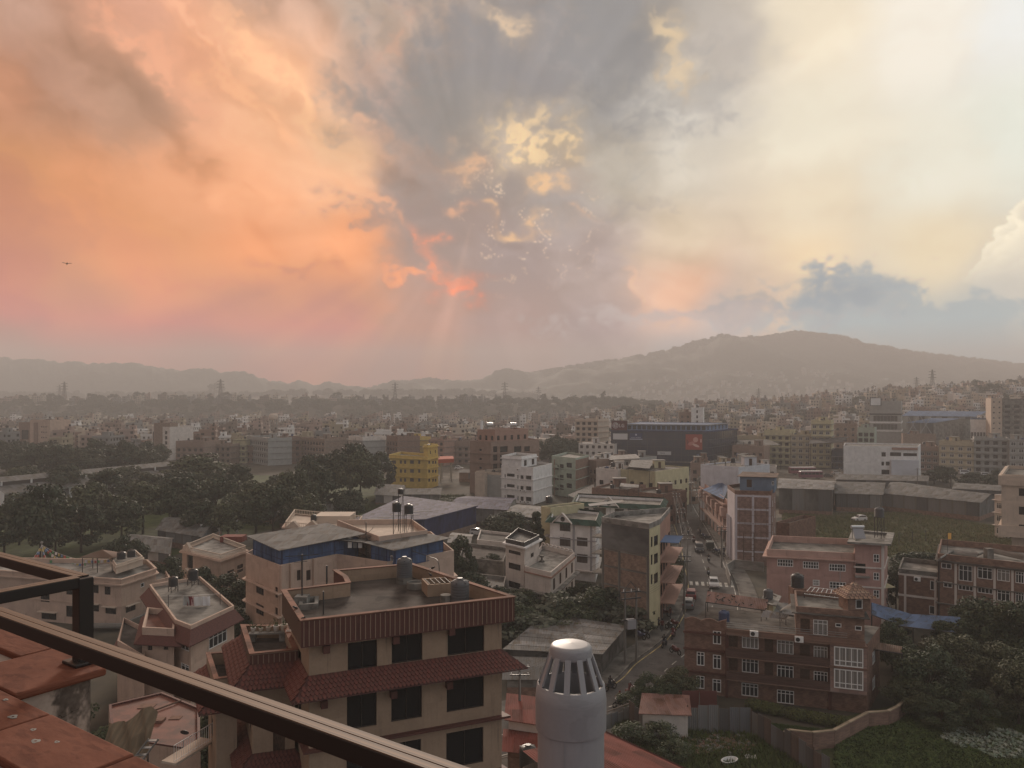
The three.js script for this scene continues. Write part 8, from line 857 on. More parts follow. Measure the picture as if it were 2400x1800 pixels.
const HP = [houseGeo(8, 9, 3, 1), houseGeo(7, 10, 4, 2, { balc: 1 }), houseGeo(10, 9, 3, 3, { tin: 1 }), houseGeo(9, 8, 4, 4, { band: 0.7 }), houseGeo(6.5, 9, 3, 5, { blank: 1 }), houseGeo(12, 9, 3, 6, { balc: 1, tin: 1 }), houseGeo(9, 9, 2, 7, { hip: 1, head: false, roof: [0.5, 0.36, 0.3] }), houseGeo(14, 10, 4, 8, { band: 0.6 }), houseGeo(8, 8, 5, 9, { balc: 1 }), houseGeo(11, 12, 2, 10, { tin: 1 })];
const HCOL = { white: [0.62, 0.61, 0.60], cream: [0.47, 0.41, 0.34], brick: [0.22, 0.145, 0.115], grey: [0.22, 0.215, 0.21], pink: [0.34, 0.25, 0.215], ochre: [0.32, 0.27, 0.19], brown: [0.175, 0.135, 0.11] }, HM = Object.fromEntries(Object.entries(HCOL).map(([k, c]) => [k, MS(...c, 0.95, { vertexColors: true })]));
let nHouse = 0;
const overflow = [];
function house(kind, x, z, turn, colour, where, group, s = 1) { const geo = HP[kind], y = land(x, z) - 0.6; nHouse++; if (nHouse > 380) { overflow.push([kind, x, y, z, turn, s, colour]); return; } const m = mesh(numbered('distant_house'), geo, HM[colour], scene); m.position.set(x, y, z); m.rotation.y = turn; m.scale.setScalar(s); tag(m, 'hazy ' + colour + ' flat roofed house ' + where, 'house', group + ', ' + colour); }
const CW = ['white', 'pink', 'brick', 'brick', 'grey', 'grey', 'pink', 'ochre', 'brown', 'brown', 'cream'], CR = ['white', 'white', 'cream', 'cream', 'pink', 'grey', 'grey', 'ochre', 'brick'];
// left town on the plain
const cells = []; for (let d = 410; d < 1020; d += 17 + (d - 400) * 0.022) { const w = 1160 / F * d, step = 13.5 + (d - 400) * 0.010; for (let x = (-30 - CX) / F * d; x < (1400 - CX) / F * d; x += step) cells.push([x + rr(-2.5, 2.5), -d + rr(-4, 4)]); }
cells.sort((a, b) => b[1] - a[1]); const leftNear = cells.filter(c => -c[1] < 640), leftFar = cells.filter(c => -c[1] >= 640);
let cnt = 0; for (const [x, z] of leftNear) { if (rnd() < 0.2) continue; if (cnt++ < 150) house(Math.floor(rnd() * 10), x, z, rr(-0.35, 0.35) + pick([0, 0, 1.57]), pick(CW), 'in the town beyond the park', 'houses of the town beyond the park'); else overflow.push([Math.floor(rnd() * 10), x, land(x, z) - 0.6, z, rr(-0.35, 0.35), 1, pick(CW)]); }
for (const [x, z] of leftFar) if (rnd() < 0.62) overflow.push([Math.floor(rnd() * 10), x, land(x, z) - 0.6, z, rr(-0.4, 0.4), 1, pick(CW)]);
// right hillside
const rc = []; for (let d = 430; d < 980; d += 15 + (d - 430) * 0.012) for (let x = 0.10 * d; x < 0.70 * d; x += 13.5 + (d - 430) * 0.006) { const px = CX + x / d * F; if (d < 480 && px > 2020) continue; if (d < 450 && px < 1740 && px > 1420) continue; if (px < 1400) continue; rc.push([x + rr(-2.5, 2.5), -d + rr(-3, 3)]); }
rc.sort((a, b) => b[1] - a[1]); cnt = 0; for (const [x, z] of rc) { if (rnd() < 0.16) continue; const k = pick([0, 1, 2, 3, 4, 6, 6, 0, 2, 9]); if (cnt++ < 170) house(k, x, z, rr(-0.5, 0.5) + pick([0, 0, 1.57]), pick(CR), 'stacked up the right hillside', 'houses on the right hillside', rr(0.85, 1.05)); else overflow.push([k, x, land(x, z) - 0.6, z, rr(-0.5, 0.5), rr(0.85, 1.05), pick(CR)]); }
// far bluff top
for (let i = 0; i < 60; i++) { const px = lerp(-20, 1180, (i + rnd()) / 60), d = rr(1150, 1230), x = (px - CX) / F * d; if (i < 44) house(pick([0, 1, 3, 5, 7, 8]), x, -d, rr(-0.4, 0.4), pick(['cream', 'grey', 'pink', 'brown']), 'on the skyline of the far bluff', 'houses on the far bluff'); else overflow.push([pick([0, 1, 3]), x, land(x, -d) - 0.6, -d, rr(-0.4, 0.4), 1, 'grey']); }
{ const by = {}; for (const o of overflow) (by[o[0] + o[6]] = by[o[0] + o[6]] || []).push(o); for (const [k, l] of Object.entries(by)) { const m = new THREE.InstancedMesh(HP[l[0][0]], HM[l[0][6]], l.length), q = new THREE.Object3D(); l.forEach((o, i) => { q.position.set(o[1], o[2], o[3]); q.rotation.y = o[4]; q.scale.setScalar(o[5]); q.updateMatrix(); m.setMatrixAt(i, q.matrix); }); m.name = numbered('distant_rooftops'); m.userData = { kind: 'stuff', label: 'hazy mass of far off houses and rooftops in the town', category: 'rooftops' }; scene.add(m); } }
// specks of houses on the wooded hill
{ const l = []; for (let i = 0; i < 800; i++) { const px = rr(1150, 2420), s = Math.pow(rnd(), 1.8) * 0.42 + 0.06, d = lerp(1750, 3100, s), x = (px - CX) / F * d; let k = 1; while (k < hillR.length - 1 && hillR[k][0] < px) k++; const t = (px - hillR[k - 1][0]) / (hillR[k][0] - hillR[k - 1][0]), py = lerp(hillR[k - 1][1], hillR[k][1], t * t * (3 - 2 * t)); l.push([x, Math.max(2, yAt(py, 3100)) * Math.pow(s, 1.25) + 4, -d]); } const m = new THREE.InstancedMesh(merge([bx(8, 8, 8)]), MS(0.42, 0.40, 0.38), l.length), q = new THREE.Object3D(); l.forEach((o, i) => { q.position.set(...o); q.rotation.y = rr(0, 3); q.scale.set(rr(0.6, 1.3), rr(0.7, 1.6), rr(0.6, 1.2)); q.updateMatrix(); m.setMatrixAt(i, q.matrix); }); m.name = 'hillside_houses'; m.userData = { kind: 'stuff', label: 'faint scattered house specks on the lower wooded hill', category: 'houses' }; scene.add(m); }
// rooftop tin and low sheds to fill the near plain
reseed(4321);
{ const low = [[1120, 300], [1180, 305], [1240, 300], [1290, 312], [1210, 330], [1320, 330], [1150, 340], [1265, 345]]; const w = ['first', 'second', 'third', 'fourth', 'fifth', 'sixth', 'seventh', 'eighth']; low.forEach(([px, d], i) => { const a = (px - CX) / F * d; shed(w[i] + ' low tin roofed shed, counted from the left front, behind the white and green blocks', [[a - 7, -d + 4], [a + 7, -d + 5], [a + 7.4, -d - 7], [a - 6.6, -d - 8]], rr(3.6, 5.5), pick([M.brickPale, M.conc, M.brownPink]), pick([M.tin, M.tinLt, M.tinDk]), rr(0.5, 1.2)).userData.group = 'sheds behind the white block'; }); }
[[1690, 232, M.brick, 5], [1760, 262, M.conc, 6], [1800, 285, M.whiteWarm, 7], [1700, 285, M.ochre, 8], [1640, 290, M.brownPink, 8], [1655, 250, M.concLt, 6], [1745, 300, M.grey, 8], [1615, 235, M.brickPale, 4]].forEach(([px, d, m, h], i) => simp(['small brick house with tin sheets behind the pale blue wall', 'grey concrete house beyond the brick tower roof', 'white low house before the bus yard', 'ochre cluttered house behind the pale blue wall', 'brown roadside house near the junction', 'concrete house with roof clutter near the junction', 'grey house below the ochre shop row', 'brick shop at the roadside beyond the terrace'][i], px - 22, d, px + 20, d - 2, 10, 0, { y1: h, wall: m, s: i % 2 ? 'dark' : 'hole', sp: 3, roof: pick([M.roof, M.tin, M.concDk]), par: 0.5 }));
// small houses packed before the junction
{ const cols = [M.brickPale, M.whiteWarm, M.conc, M.brownPink, M.ochre, M.brick, M.grey]; let k = 0; for (const d of [266, 292, 318]) for (let px = 1392; px < 1535; px += 37) { if (d === 266 && px > 1440 && px < 1500) continue; k++; simp('small town house packed between the green block and the junction', px + rr(-3, 3), d + rr(-3, 3), px + 32 + rr(-2, 3), d + rr(-3, 3), 11, 0, { y1: rr(5.5, 10), wall: cols[k % 7], s: k % 2 ? 'dark' : 'hole', sp: 2.5, par: 0.5, band: 0.4, bandM: M.conc, roof: k % 3 ? M.roof : M.tin, group: 'houses packed before the junction' }); } for (let px = 1625; px < 1735; px += 38) simp('small town house on the right side of the junction', px, 318 + rr(-3, 3), px + 33, 316 + rr(-3, 3), 10, 0, { y1: rr(5.5, 9), wall: cols[++k % 7], s: 'dark', sp: 2.5, par: 0.5, band: 0.4, bandM: M.conc, group: 'houses right of the junction' }); }
// gardens under the parapet
for (let i = 0; i < 14; i++) { const t = tree(pick(['shrub', 'mid1', 'mid4']), 400, 60, rr(3, 6), rr(4, 6), 'garden bush on the ground below the near parapet', 'bushes below the near parapet', 'bush', 'bush'); t.position.set(rr(-44, -22), 0, rr(-72, -42)); }
// ---------------------------------------------------------------- vehicles, people, poles, wires, birds, pylons, flags
reseed(2024);
const carPaint = (r, g, b) => new THREE.MeshPhysicalMaterial({ color: new THREE.Color().setRGB(r, g, b), roughness: 0.35, clearcoat: 0.7, clearcoatRoughness: 0.12, side: THREE.DoubleSide });
const carGlass = MS(0.015, 0.017, 0.02, 0.08), chrome = MS(0.5, 0.5, 0.5, 0.25, { metalness: 0.9 }), lampM = MS(0.75, 0.75, 0.72, 0.2), tailM = MS(0.35, 0.02, 0.02, 0.3), wheelG = new THREE.TorusGeometry(0.24, 0.085, 8, 18).rotateY(Math.PI / 2), rimG = new THREE.CylinderGeometry(0.19, 0.19, 0.13, 14).rotateZ(Math.PI / 2);
// body drawn as a side profile and given width; +z is the front
function loft(profile, w, taper) { const s = new THREE.Shape(profile.map(p => new THREE.Vector2(p[0], p[1]))), g = new THREE.ExtrudeGeometry(s, { depth: w - 0.16, bevelEnabled: true, bevelSize: 0.06, bevelThickness: 0.08, bevelSegments: 2, steps: 1 }).translate(0, 0, -(w - 0.16) / 2).rotateY(-Math.PI / 2); const p = g.attributes.position; if (taper) for (let i = 0; i < p.count; i++) { const k = clamp((p.getY(i) - taper[0]) / taper[1], 0, 1); p.setX(i, p.getX(i) * (1 - taper[2] * k)); } g.computeVertexNormals(); return g; }
const KIND = {
hatch: { L: 3.7, W: 1.62, body: [[-1.8, 0.32], [-1.82, 0.75], [-1.72, 0.98], [0.75, 0.98], [1.6, 0.82], [1.8, 0.62], [1.8, 0.32], [1.45, 0.24], [-1.5, 0.24]], cab: [[-1.68, 0.96], [-1.45, 1.42], [-0.6, 1.52], [0.25, 1.46], [0.95, 0.96]], wb: [1.12, -1.12] },
suv: { L: 4.3, W: 1.8, body: [[-2.1, 0.38], [-2.12, 1.0], [0.85, 1.06], [1.95, 0.98], [2.1, 0.7], [2.1, 0.38], [1.6, 0.3], [-1.7, 0.3]], cab: [[-2.05, 1.04], [-1.85, 1.66], [0.1, 1.72], [0.5, 1.64], [1.05, 1.04]], wb: [1.3, -1.3] },
van: { L: 4.4, W: 1.75, body: [[-2.15, 0.36], [-2.17, 1.05], [1.5, 1.05], [2.1, 0.9], [2.18, 0.6], [2.16, 0.36], [1.6, 0.28], [-1.7, 0.28]], cab: [[-2.12, 1.03], [-2.0, 1.9], [0.9, 1.92], [1.35, 1.75], [1.9, 1.03]], wb: [1.35, -1.3] },
};
for (const k of Object.values(KIND)) { k.g = loft(k.body, k.W, [0.5, 1.2, 0.06]); k.c = loft(k.cab, k.W - 0.1, [0.95, 0.75, 0.18]); const inset = (f) => { const cx = k.cab.reduce((s, p) => s + p[0], 0) / k.cab.length, y0 = 1.0, y1 = Math.max(...k.cab.map(p => p[1])); return k.cab.map(p => [lerp(cx, p[0], f), clamp(p[1], y0 + 0.06, y1 - 0.1)]); }; k.sg = loft(inset(0.86), k.W - 0.06, [0.95, 0.75, 0.18]); const xs = k.cab.map(p => p[0]), ym = Math.max(...k.cab.map(p => p[1])); const f1 = k.cab[k.cab.length - 1], f0 = k.cab[k.cab.length - 2], b0 = k.cab[0], b1 = k.cab[1]; const scr = (a, b, w0, w1) => { const t = 0.16, A = [lerp(a[0], b[0], t), lerp(a[1], b[1], t)], B = [lerp(a[0], b[0], 1 - t), lerp(a[1], b[1], 1 - t)], n = [-(b[1] - a[1]), b[0] - a[0]], nl = Math.hypot(...n), s = Math.sign(A[0]) * (n[0] > 0 ? 1 : -1), o = 0.095 / nl * s; const g = new THREE.BufferGeometry(), y = 0; g.setAttribute('position', new THREE.Float32BufferAttribute([-w0, A[1] + n[1] * o, A[0] + n[0] * o, w0, A[1] + n[1] * o, A[0] + n[0] * o, w1, B[1] + n[1] * o, B[0] + n[0] * o, -w0, A[1] + n[1] * o, A[0] + n[0] * o, w1, B[1] + n[1] * o, B[0] + n[0] * o, -w1, B[1] + n[1] * o, B[0] + n[0] * o], 3)); g.computeVertexNormals(); return g; }; k.fs = scr(f1, f0, k.W * 0.42, k.W * 0.36); k.bs = scr(b0, b1, k.W * 0.41, k.W * 0.35); k.f = k.body.reduce((m, p) => Math.max(m, p[0]), 0); }
function car(kind, paintM, pos, turn, label, group) {
const k = KIND[kind], t = thing('car', label, kind === 'van' ? 'van' : 'car', pos, turn, group);
mesh('body', k.g, paintM, t); mesh('cabin', k.c, paintM, t); mesh('side_window', k.sg, carGlass, t); mesh('windscreen', k.fs, carGlass, t); mesh('rear_window', k.bs, carGlass, t);
for (const z of k.wb) for (const s of [-1, 1]) { const w = mesh('wheel', wheelG, M.rubber, t); w.position.set(s * (k.W / 2 - 0.06), 0.32, z); mesh('rim', rimG, M.metal, w); }
for (const s of [-1, 1]) { mesh('headlight', new THREE.SphereGeometry(0.13, 8, 6).scale(1.2, 0.6, 0.5).translate(s * k.W * 0.36, 0.66, k.f + 0.02), lampM, t); mesh('tail_light', box(0.2, 0.22, 0.08, s * k.W * 0.40, 0.85, -k.f - 0.07), tailM, t); mesh('mirror', box(0.16, 0.11, 0.09, s * (k.W / 2 + 0.06), 1.02, k.cab[k.cab.length - 1][0] - 0.28), paintM, t); }
mesh('number_plate', box(0.5, 0.12, 0.02, 0, 0.5, k.f + 0.075), M.frameW, t); mesh('bumper', box(k.W - 0.2, 0.16, 0.14, 0, 0.4, k.f + 0.02), M.metalDk, t);
return t;
}
{ // orientation of the road at a point: heading vector along +z of the car
const red = carPaint(0.16, 0.02, 0.02), silver = carPaint(0.45, 0.46, 0.47), dark = carPaint(0.03, 0.032, 0.035), white = carPaint(0.62, 0.62, 0.62), grey = carPaint(0.16, 0.165, 0.17);
const put = (kind, p, px, py, toUs, label) => { const v = gp(px, py); let best = 1, bd = 1e9; roadPts.forEach((q, i) => { const d = q.p.distanceTo(v); if (d < bd && i > 0) { bd = d; best = i; } }); const dir = roadPts[best].p.clone().sub(roadPts[best - 1].p); const a = Math.atan2(dir.x, dir.z) + (toUs ? Math.PI : 0); return car(kind, p, [v.x, 0.022, v.z], a, label, 'vehicles on the road'); };
put('hatch', red, 1620, 1402, false, 'dark red hatchback driving away past the guest house'); put('hatch', silver, 1673, 1376, true, 'silver hatchback driving towards us beside the zebra crossing'); put('suv', dark, 1639, 1292, true, 'black car approaching beside the three wheeler'); put('hatch', grey, 1614, 1424, false, 'grey car partly hidden behind the guest house roof corner'); put('hatch', white, 1592, 1200, false, 'white car driving away up the road'); put('van', grey, 1579, 1180, false, 'grey van ahead of the white car up the road'); put('suv', white, 1565, 1163, true, 'white jeep in the traffic jam left lane'); put('hatch', silver, 1572, 1150, true, 'silver car in the traffic jam'); put('van', white, 1566, 1156, true, 'white van in the traffic jam'); put('suv', dark, 1563, 1172, true, 'dark jeep at the front of the traffic jam'); put('hatch', white, 1583, 1126, true, 'white car far up the jam near the junction');
for (let i = 0; i < 9; i++) put(pick(['hatch', 'suv', 'van']), pick([white, silver, dark, grey]), 1553 + (i % 3) * 14 + rr(-2, 2), 1108 + Math.floor(i / 3) * 7 + rr(-1, 1), i % 2, 'car in the crowd of traffic before the junction');
const still = (kind, p, px, py, a, label) => { const v = gp(px, py); car(kind, p, [v.x, 0.05, v.z], a, label, 'parked cars'); };
still('hatch', silver, 1924, 1201, 1.75, 'silver car parked by the yard shed'); still('hatch', white, 2014, 1221, -1.35, 'white old hatchback parked in the grass field'); still('suv', white, 2310, 1117, 1.4, 'white jeep parked below the stepped apartment house'); still('hatch', white, 2345, 1120, 1.2, 'white car parked at the right below the grey apartments'); still('van', white, 2260, 1112, 1.5, 'white van parked behind the green strip'); still('hatch', silver, 1960, 1112, 1.6, 'silver car parked beside the red buses'); still('hatch', dark, 1940, 1118, 1.5, 'dark car parked in front of the red buses'); still('hatch', white, 700, 1084, 1.5, 'white car parked before the street row beyond the park'); still('suv', silver, 665, 1083, 1.5, 'silver jeep parked before the street row beyond the park'); still('hatch', white, 1076, 1100, 1.4, 'white car parked near the orange canopy'); still('hatch', white, 1120, 1254, 1.2, 'white car parked behind the low grey house');
// buses
const bus = (px, py, col, a, label, L = 9) => { const v = gp(px, py), b = thing('bus', label, 'bus', [v.x, 0.03, v.z], a, 'buses'); mesh('body', new RoundedBoxGeometry(2.4, 2.5, L, 2, 0.18).translate(0, 1.75, 0), col, b); mesh('roof', new RoundedBoxGeometry(2.2, 0.25, L - 0.4, 2, 0.1).translate(0, 3.05, 0), M.white, b); for (const s of [-1, 1]) { for (let i = 0; i < 6; i++) mesh('window', box(0.03, 0.8, L / 6 - 0.25, s * 1.205, 2.15, -L / 2 + (i + 0.5) * L / 6), carGlass, b); for (const z of [-L * 0.3, L * 0.32]) mesh('wheel', wheelG.clone().scale(1.2, 1.45, 1.45).translate(s * 1.08, 0.47, z), M.rubber, b); mesh('headlight', cyl(0.12, 0.12, 0.05, 0, 0, 0, 10).rotateX(Math.PI / 2).translate(s * 0.85, 0.9, L / 2 + 0.02), lampM, b); } mesh('windscreen', box(2.1, 1.1, 0.03, 0, 2.1, L / 2 + 0.005), carGlass, b); };
bus(1559, 1143, carPaint(0.36, 0.33, 0.20), Math.PI + 0.17 + Math.PI, 'pale green bus nose out at the head of the jam', 6.5); bus(1880, 1112, carPaint(0.20, 0.05, 0.08), 1.62, 'maroon bus with white roof parked in the yard beyond the brick tower', 11); bus(1900, 1122, carPaint(0.17, 0.04, 0.08), 1.58, 'second maroon bus parked nearer in the yard', 9);
// three wheeler
const tw = gp(1663, 1288), t3 = thing('three_wheeler', 'dark green three wheeler with canvas hood heading towards us', 'three wheeler', [tw.x, 0.02, tw.z], Math.PI - 0.1); mesh('hood', loft([[-1.5, 0.5], [-1.5, 1.75], [0.5, 1.85], [0.95, 1.15], [1.2, 0.75], [1.2, 0.45]], 1.5, [0.6, 1.3, 0.08]), MS(0.02, 0.03, 0.026, 0.6), t3); mesh('windscreen', bar([0, 1.12, 1.05], [0, 1.68, 0.68], 1.1, 0.03), carGlass, t3); mesh('side_opening', box(1.63, 0.7, 0.9, 0, 1.15, -0.35), M.black, t3); for (const [x, z] of [[0, 1.05], [-0.6, -1.0], [0.6, -1.0]]) { const w = mesh('wheel', wheelG, M.rubber, t3); w.position.set(x, 0.3, z); w.scale.setScalar(0.9); } mesh('headlight', cyl(0.1, 0.1, 0.06, 0, 0, 0, 10).rotateX(Math.PI / 2).translate(0, 0.85, 1.3), lampM, t3);
}
// --- people and motorcycles
function body(joints, bones, cols, res = 46, size = 1.0) {              // smooth union of tapered limbs, meshed once; colours by height along the clothing
const mc = new MarchingCubes(res, new THREE.MeshBasicMaterial(), false, false, 60000); mc.isolation = 0; const f = mc.field, sm = (a, b, k) => { const h = clamp(0.5 + 0.5 * (b - a) / k, 0, 1); return lerp(b, a, h) - k * h * (1 - h); };
const J = Object.fromEntries(Object.entries(joints).map(([k, v]) => [k, new V3(v[0], v[1] - 0.9, v[2])])), p = new V3(), ab = new V3(), ap = new V3();
for (let z = 0; z < res; z++) for (let y = 0; y < res; y++) for (let x = 0; x < res; x++) { p.set((x / res * 2 - 1) * size, (y / res * 2 - 1) * size, (z / res * 2 - 1) * size); let d = 9; for (const [a, b, ra, rb] of bones) { ab.subVectors(J[b], J[a]); ap.subVectors(p, J[a]); const t = clamp(ap.dot(ab) / Math.max(1e-6, ab.lengthSq()), 0, 1); const q = ap.addScaledVector(ab, -t).length() - lerp(ra, rb, t); d = sm(d, q, 0.035); } f[z * res * res + y * res + x] = -d; }
mc.update(); const n = mc.count, pos = mc.positionArray.slice(0, n * 3), nor = mc.normalArray.slice(0, n * 3), col = new Float32Array(n * 3);
const near = bones.map(b => b); for (let i = 0; i < n; i++) { p.set(pos[i * 3] * size, pos[i * 3 + 1] * size, pos[i * 3 + 2] * size); let best = 9, c = cols.shirt; for (const [a, b, ra, rb, cl] of near) { ab.subVectors(J[b], J[a]); ap.subVectors(p, J[a]); const t = clamp(ap.dot(ab) / Math.max(1e-6, ab.lengthSq()), 0, 1), q = ap.addScaledVector(ab, -t).length() - lerp(ra, rb, t); if (q < best) { best = q; c = cols[cl]; } } col.set(c, i * 3); pos[i * 3] = p.x; pos[i * 3 + 1] = p.y + 0.9; pos[i * 3 + 2] = p.z; }
const g = new THREE.BufferGeometry(); g.setAttribute('position', new THREE.BufferAttribute(pos, 3)); g.setAttribute('normal', new THREE.BufferAttribute(nor, 3)); g.setAttribute('color', new THREE.BufferAttribute(col, 3)); return g;
}
const SKIN = [0.28, 0.16, 0.10], HAIR = [0.012, 0.01, 0.01], hand = (s, J, w, e) => { const d = new V3(...J[w]).sub(new V3(...J[e])).normalize(), o = {}; for (let i = 0; i < 5; i++) { o['f' + s + i] = [J[w][0] + d.x * (i ? 0.15 : 0.09) + (i ? (i - 2.5) * 0.018 : -s * 0.05), J[w][1] + d.y * (i ? 0.15 : 0.09), J[w][2] + d.z * 0.12 + (i ? 0.02 : 0.03)]; o['p' + s] = [J[w][0] + d.x * 0.08, J[w][1] + d.y * 0.08, J[w][2] + d.z * 0.08]; } return o; };
function person(J, cols) { for (const s of [-1, 1]) Object.assign(J, hand(s, J, 'w' + s, 'e' + s)); J.nose = [J.head[0], J.head[1] - 0.01, J.head[2] + 0.105]; const B = [['pel', 'chest', 0.135, 0.145, 'shirt'], ['chest', 'neck', 0.12, 0.06, 'shirt'], ['neck', 'head', 0.05, 0.06, 'skin'], ['head', 'crown', 0.088, 0.09, 'skin'], ['crown', 'hairb', 0.096, 0.085, 'hair'], ['head', 'nose', 0.02, 0.012, 'skin']]; for (const s of [-1, 1]) { B.push(['chest', 's' + s, 0.09, 0.07, 'shirt'], ['s' + s, 'e' + s, 0.062, 0.05, 'shirt'], ['e' + s, 'w' + s, 0.046, 0.034, 'skin'], ['w' + s, 'p' + s, 0.034, 0.036, 'skin'], ['pel', 'h' + s, 0.12, 0.1, 'legs'], ['h' + s, 'k' + s, 0.092, 0.066, 'legs'], ['k' + s, 'a' + s, 0.062, 0.045, 'legs'], ['a' + s, 't' + s, 0.045, 0.04, 'shoe']); for (let i = 0; i < 5; i++) B.push(['p' + s, 'f' + s + i, 0.012, 0.009, 'skin']); } return body(J, B, { skin: SKIN, hair: HAIR, shoe: [0.02, 0.02, 0.02], ...cols }); }
const walkJ = () => ({ pel: [0, 0.93, 0], chest: [0, 1.28, 0.02], neck: [0, 1.46, 0.02], head: [0, 1.58, 0.05], crown: [0, 1.63, 0.03], hairb: [0, 1.62, -0.02], 's-1': [-0.18, 1.4, 0], s1: [0.18, 1.4, 0], 'e-1': [-0.24, 1.13, -0.06], e1: [0.24, 1.13, 0.08], 'w-1': [-0.25, 0.9, 0.03], w1: [0.24, 0.92, 0.24], 'h-1': [-0.1, 0.9, 0], h1: [0.1, 0.9, 0], 'k-1': [-0.1, 0.5, 0.14], k1: [0.1, 0.5, -0.02], 'a-1': [-0.1, 0.1, 0.2], a1: [0.1, 0.14, -0.28], 't-1': [-0.1, 0.05, 0.34], t1: [0.1, 0.05, -0.17] });
const rideJ = () => ({ pel: [0, 0.86, -0.22], chest: [0, 1.2, -0.1], neck: [0, 1.38, -0.06], head: [0, 1.5, -0.02], crown: [0, 1.55, -0.03], hairb: [0, 1.54, -0.07], 's-1': [-0.19, 1.31, -0.08], s1: [0.19, 1.31, -0.08], 'e-1': [-0.31, 1.1, 0.08], e1: [0.31, 1.1, 0.08], 'w-1': [-0.31, 1.02, 0.32], w1: [0.31, 1.02, 0.32], 'h-1': [-0.12, 0.82, -0.18], h1: [0.12, 0.82, -0.18], 'k-1': [-0.22, 0.66, 0.2], k1: [0.22, 0.66, 0.2], 'a-1': [-0.2, 0.3, -0.02], a1: [0.2, 0.3, -0.02], 't-1': [-0.2, 0.25, 0.12], t1: [0.2, 0.25, 0.12] });
const pMat = MS(1, 1, 1, 0.85, { vertexColors: true });
const RID = [{ shirt: [0.03, 0.03, 0.035], legs: [0.03, 0.035, 0.05], hair: [0.02, 0.02, 0.022] }, { shirt: [0.10, 0.03, 0.03], legs: [0.025, 0.025, 0.03], hair: [0.25, 0.25, 0.25] }, { shirt: [0.16, 0.15, 0.10], legs: [0.04, 0.045, 0.06], hair: [0.12, 0.02, 0.02] }].map(c => person(rideJ(), c));
const WLK = [{ shirt: [0.09, 0.03, 0.03], legs: [0.03, 0.03, 0.04] }, { shirt: [0.04, 0.045, 0.06], legs: [0.02, 0.02, 0.022] }, { shirt: [0.30, 0.28, 0.26], legs: [0.05, 0.05, 0.06] }].map(c => person(walkJ(), c));
const motoBody = [merge([loft([[-0.75, 0.78], [-0.7, 0.86], [-0.1, 0.78], [0.05, 0.95], [0.4, 0.98], [0.5, 0.8], [0.2, 0.55], [-0.2, 0.45], [-0.55, 0.62]], 0.34)]), merge([bar([0, 0.3, 0.66], [0, 1.0, 0.42], 0.07), bar([0, 0.3, -0.6], [0, 0.6, -0.15], 0.07), bar([0, 0.38, 0.1], [0, 0.8, 0.35], 0.1), new THREE.BoxGeometry(0.26, 0.3, 0.42).translate(0, 0.42, 0.02), bar([0.14, 0.32, -0.75], [0.14, 0.36, 0.1], 0.07, 0.07, 8)]), merge([bar([-0.34, 1.0, 0.34], [0, 1.02, 0.42], 0.035), bar([0.34, 1.0, 0.34], [0, 1.02, 0.42], 0.035), bar([-0.25, 1.02, 0.4], [-0.32, 1.2, 0.38], 0.02), bar([0.25, 1.02, 0.4], [0.32, 1.2, 0.38], 0.02)])], mw = new THREE.TorusGeometry(0.24, 0.06, 6, 18).rotateY(Math.PI / 2).scale(0.9, 1.15, 1.15), mr = merge([0, 1, 2].map(i => bar([0, -0.25, 0], [0, 0.25, 0], 0.02).rotateX(i * 1.05)));
function moto(pos, turn, colM, label) { const t = thing('motorcycle', label, 'motorcycle', pos, turn, 'motorcycles'); mesh('body', motoBody[0], colM, t); mesh('frame', motoBody[1], M.metalDk, t); mesh('handlebar', motoBody[2], M.metalDk, t); for (const z of [0.68, -0.62]) { const w = mesh('wheel', mw, M.rubber, t); w.position.set(0, 0.31, z); mesh('spokes', mr, M.metal, w); } mesh('headlight', new THREE.SphereGeometry(0.1, 8, 6).translate(0, 0.92, 0.55), lampM, t); mesh('tail_light', box(0.14, 0.08, 0.05, 0, 0.78, -0.78), tailM, t); return t; }
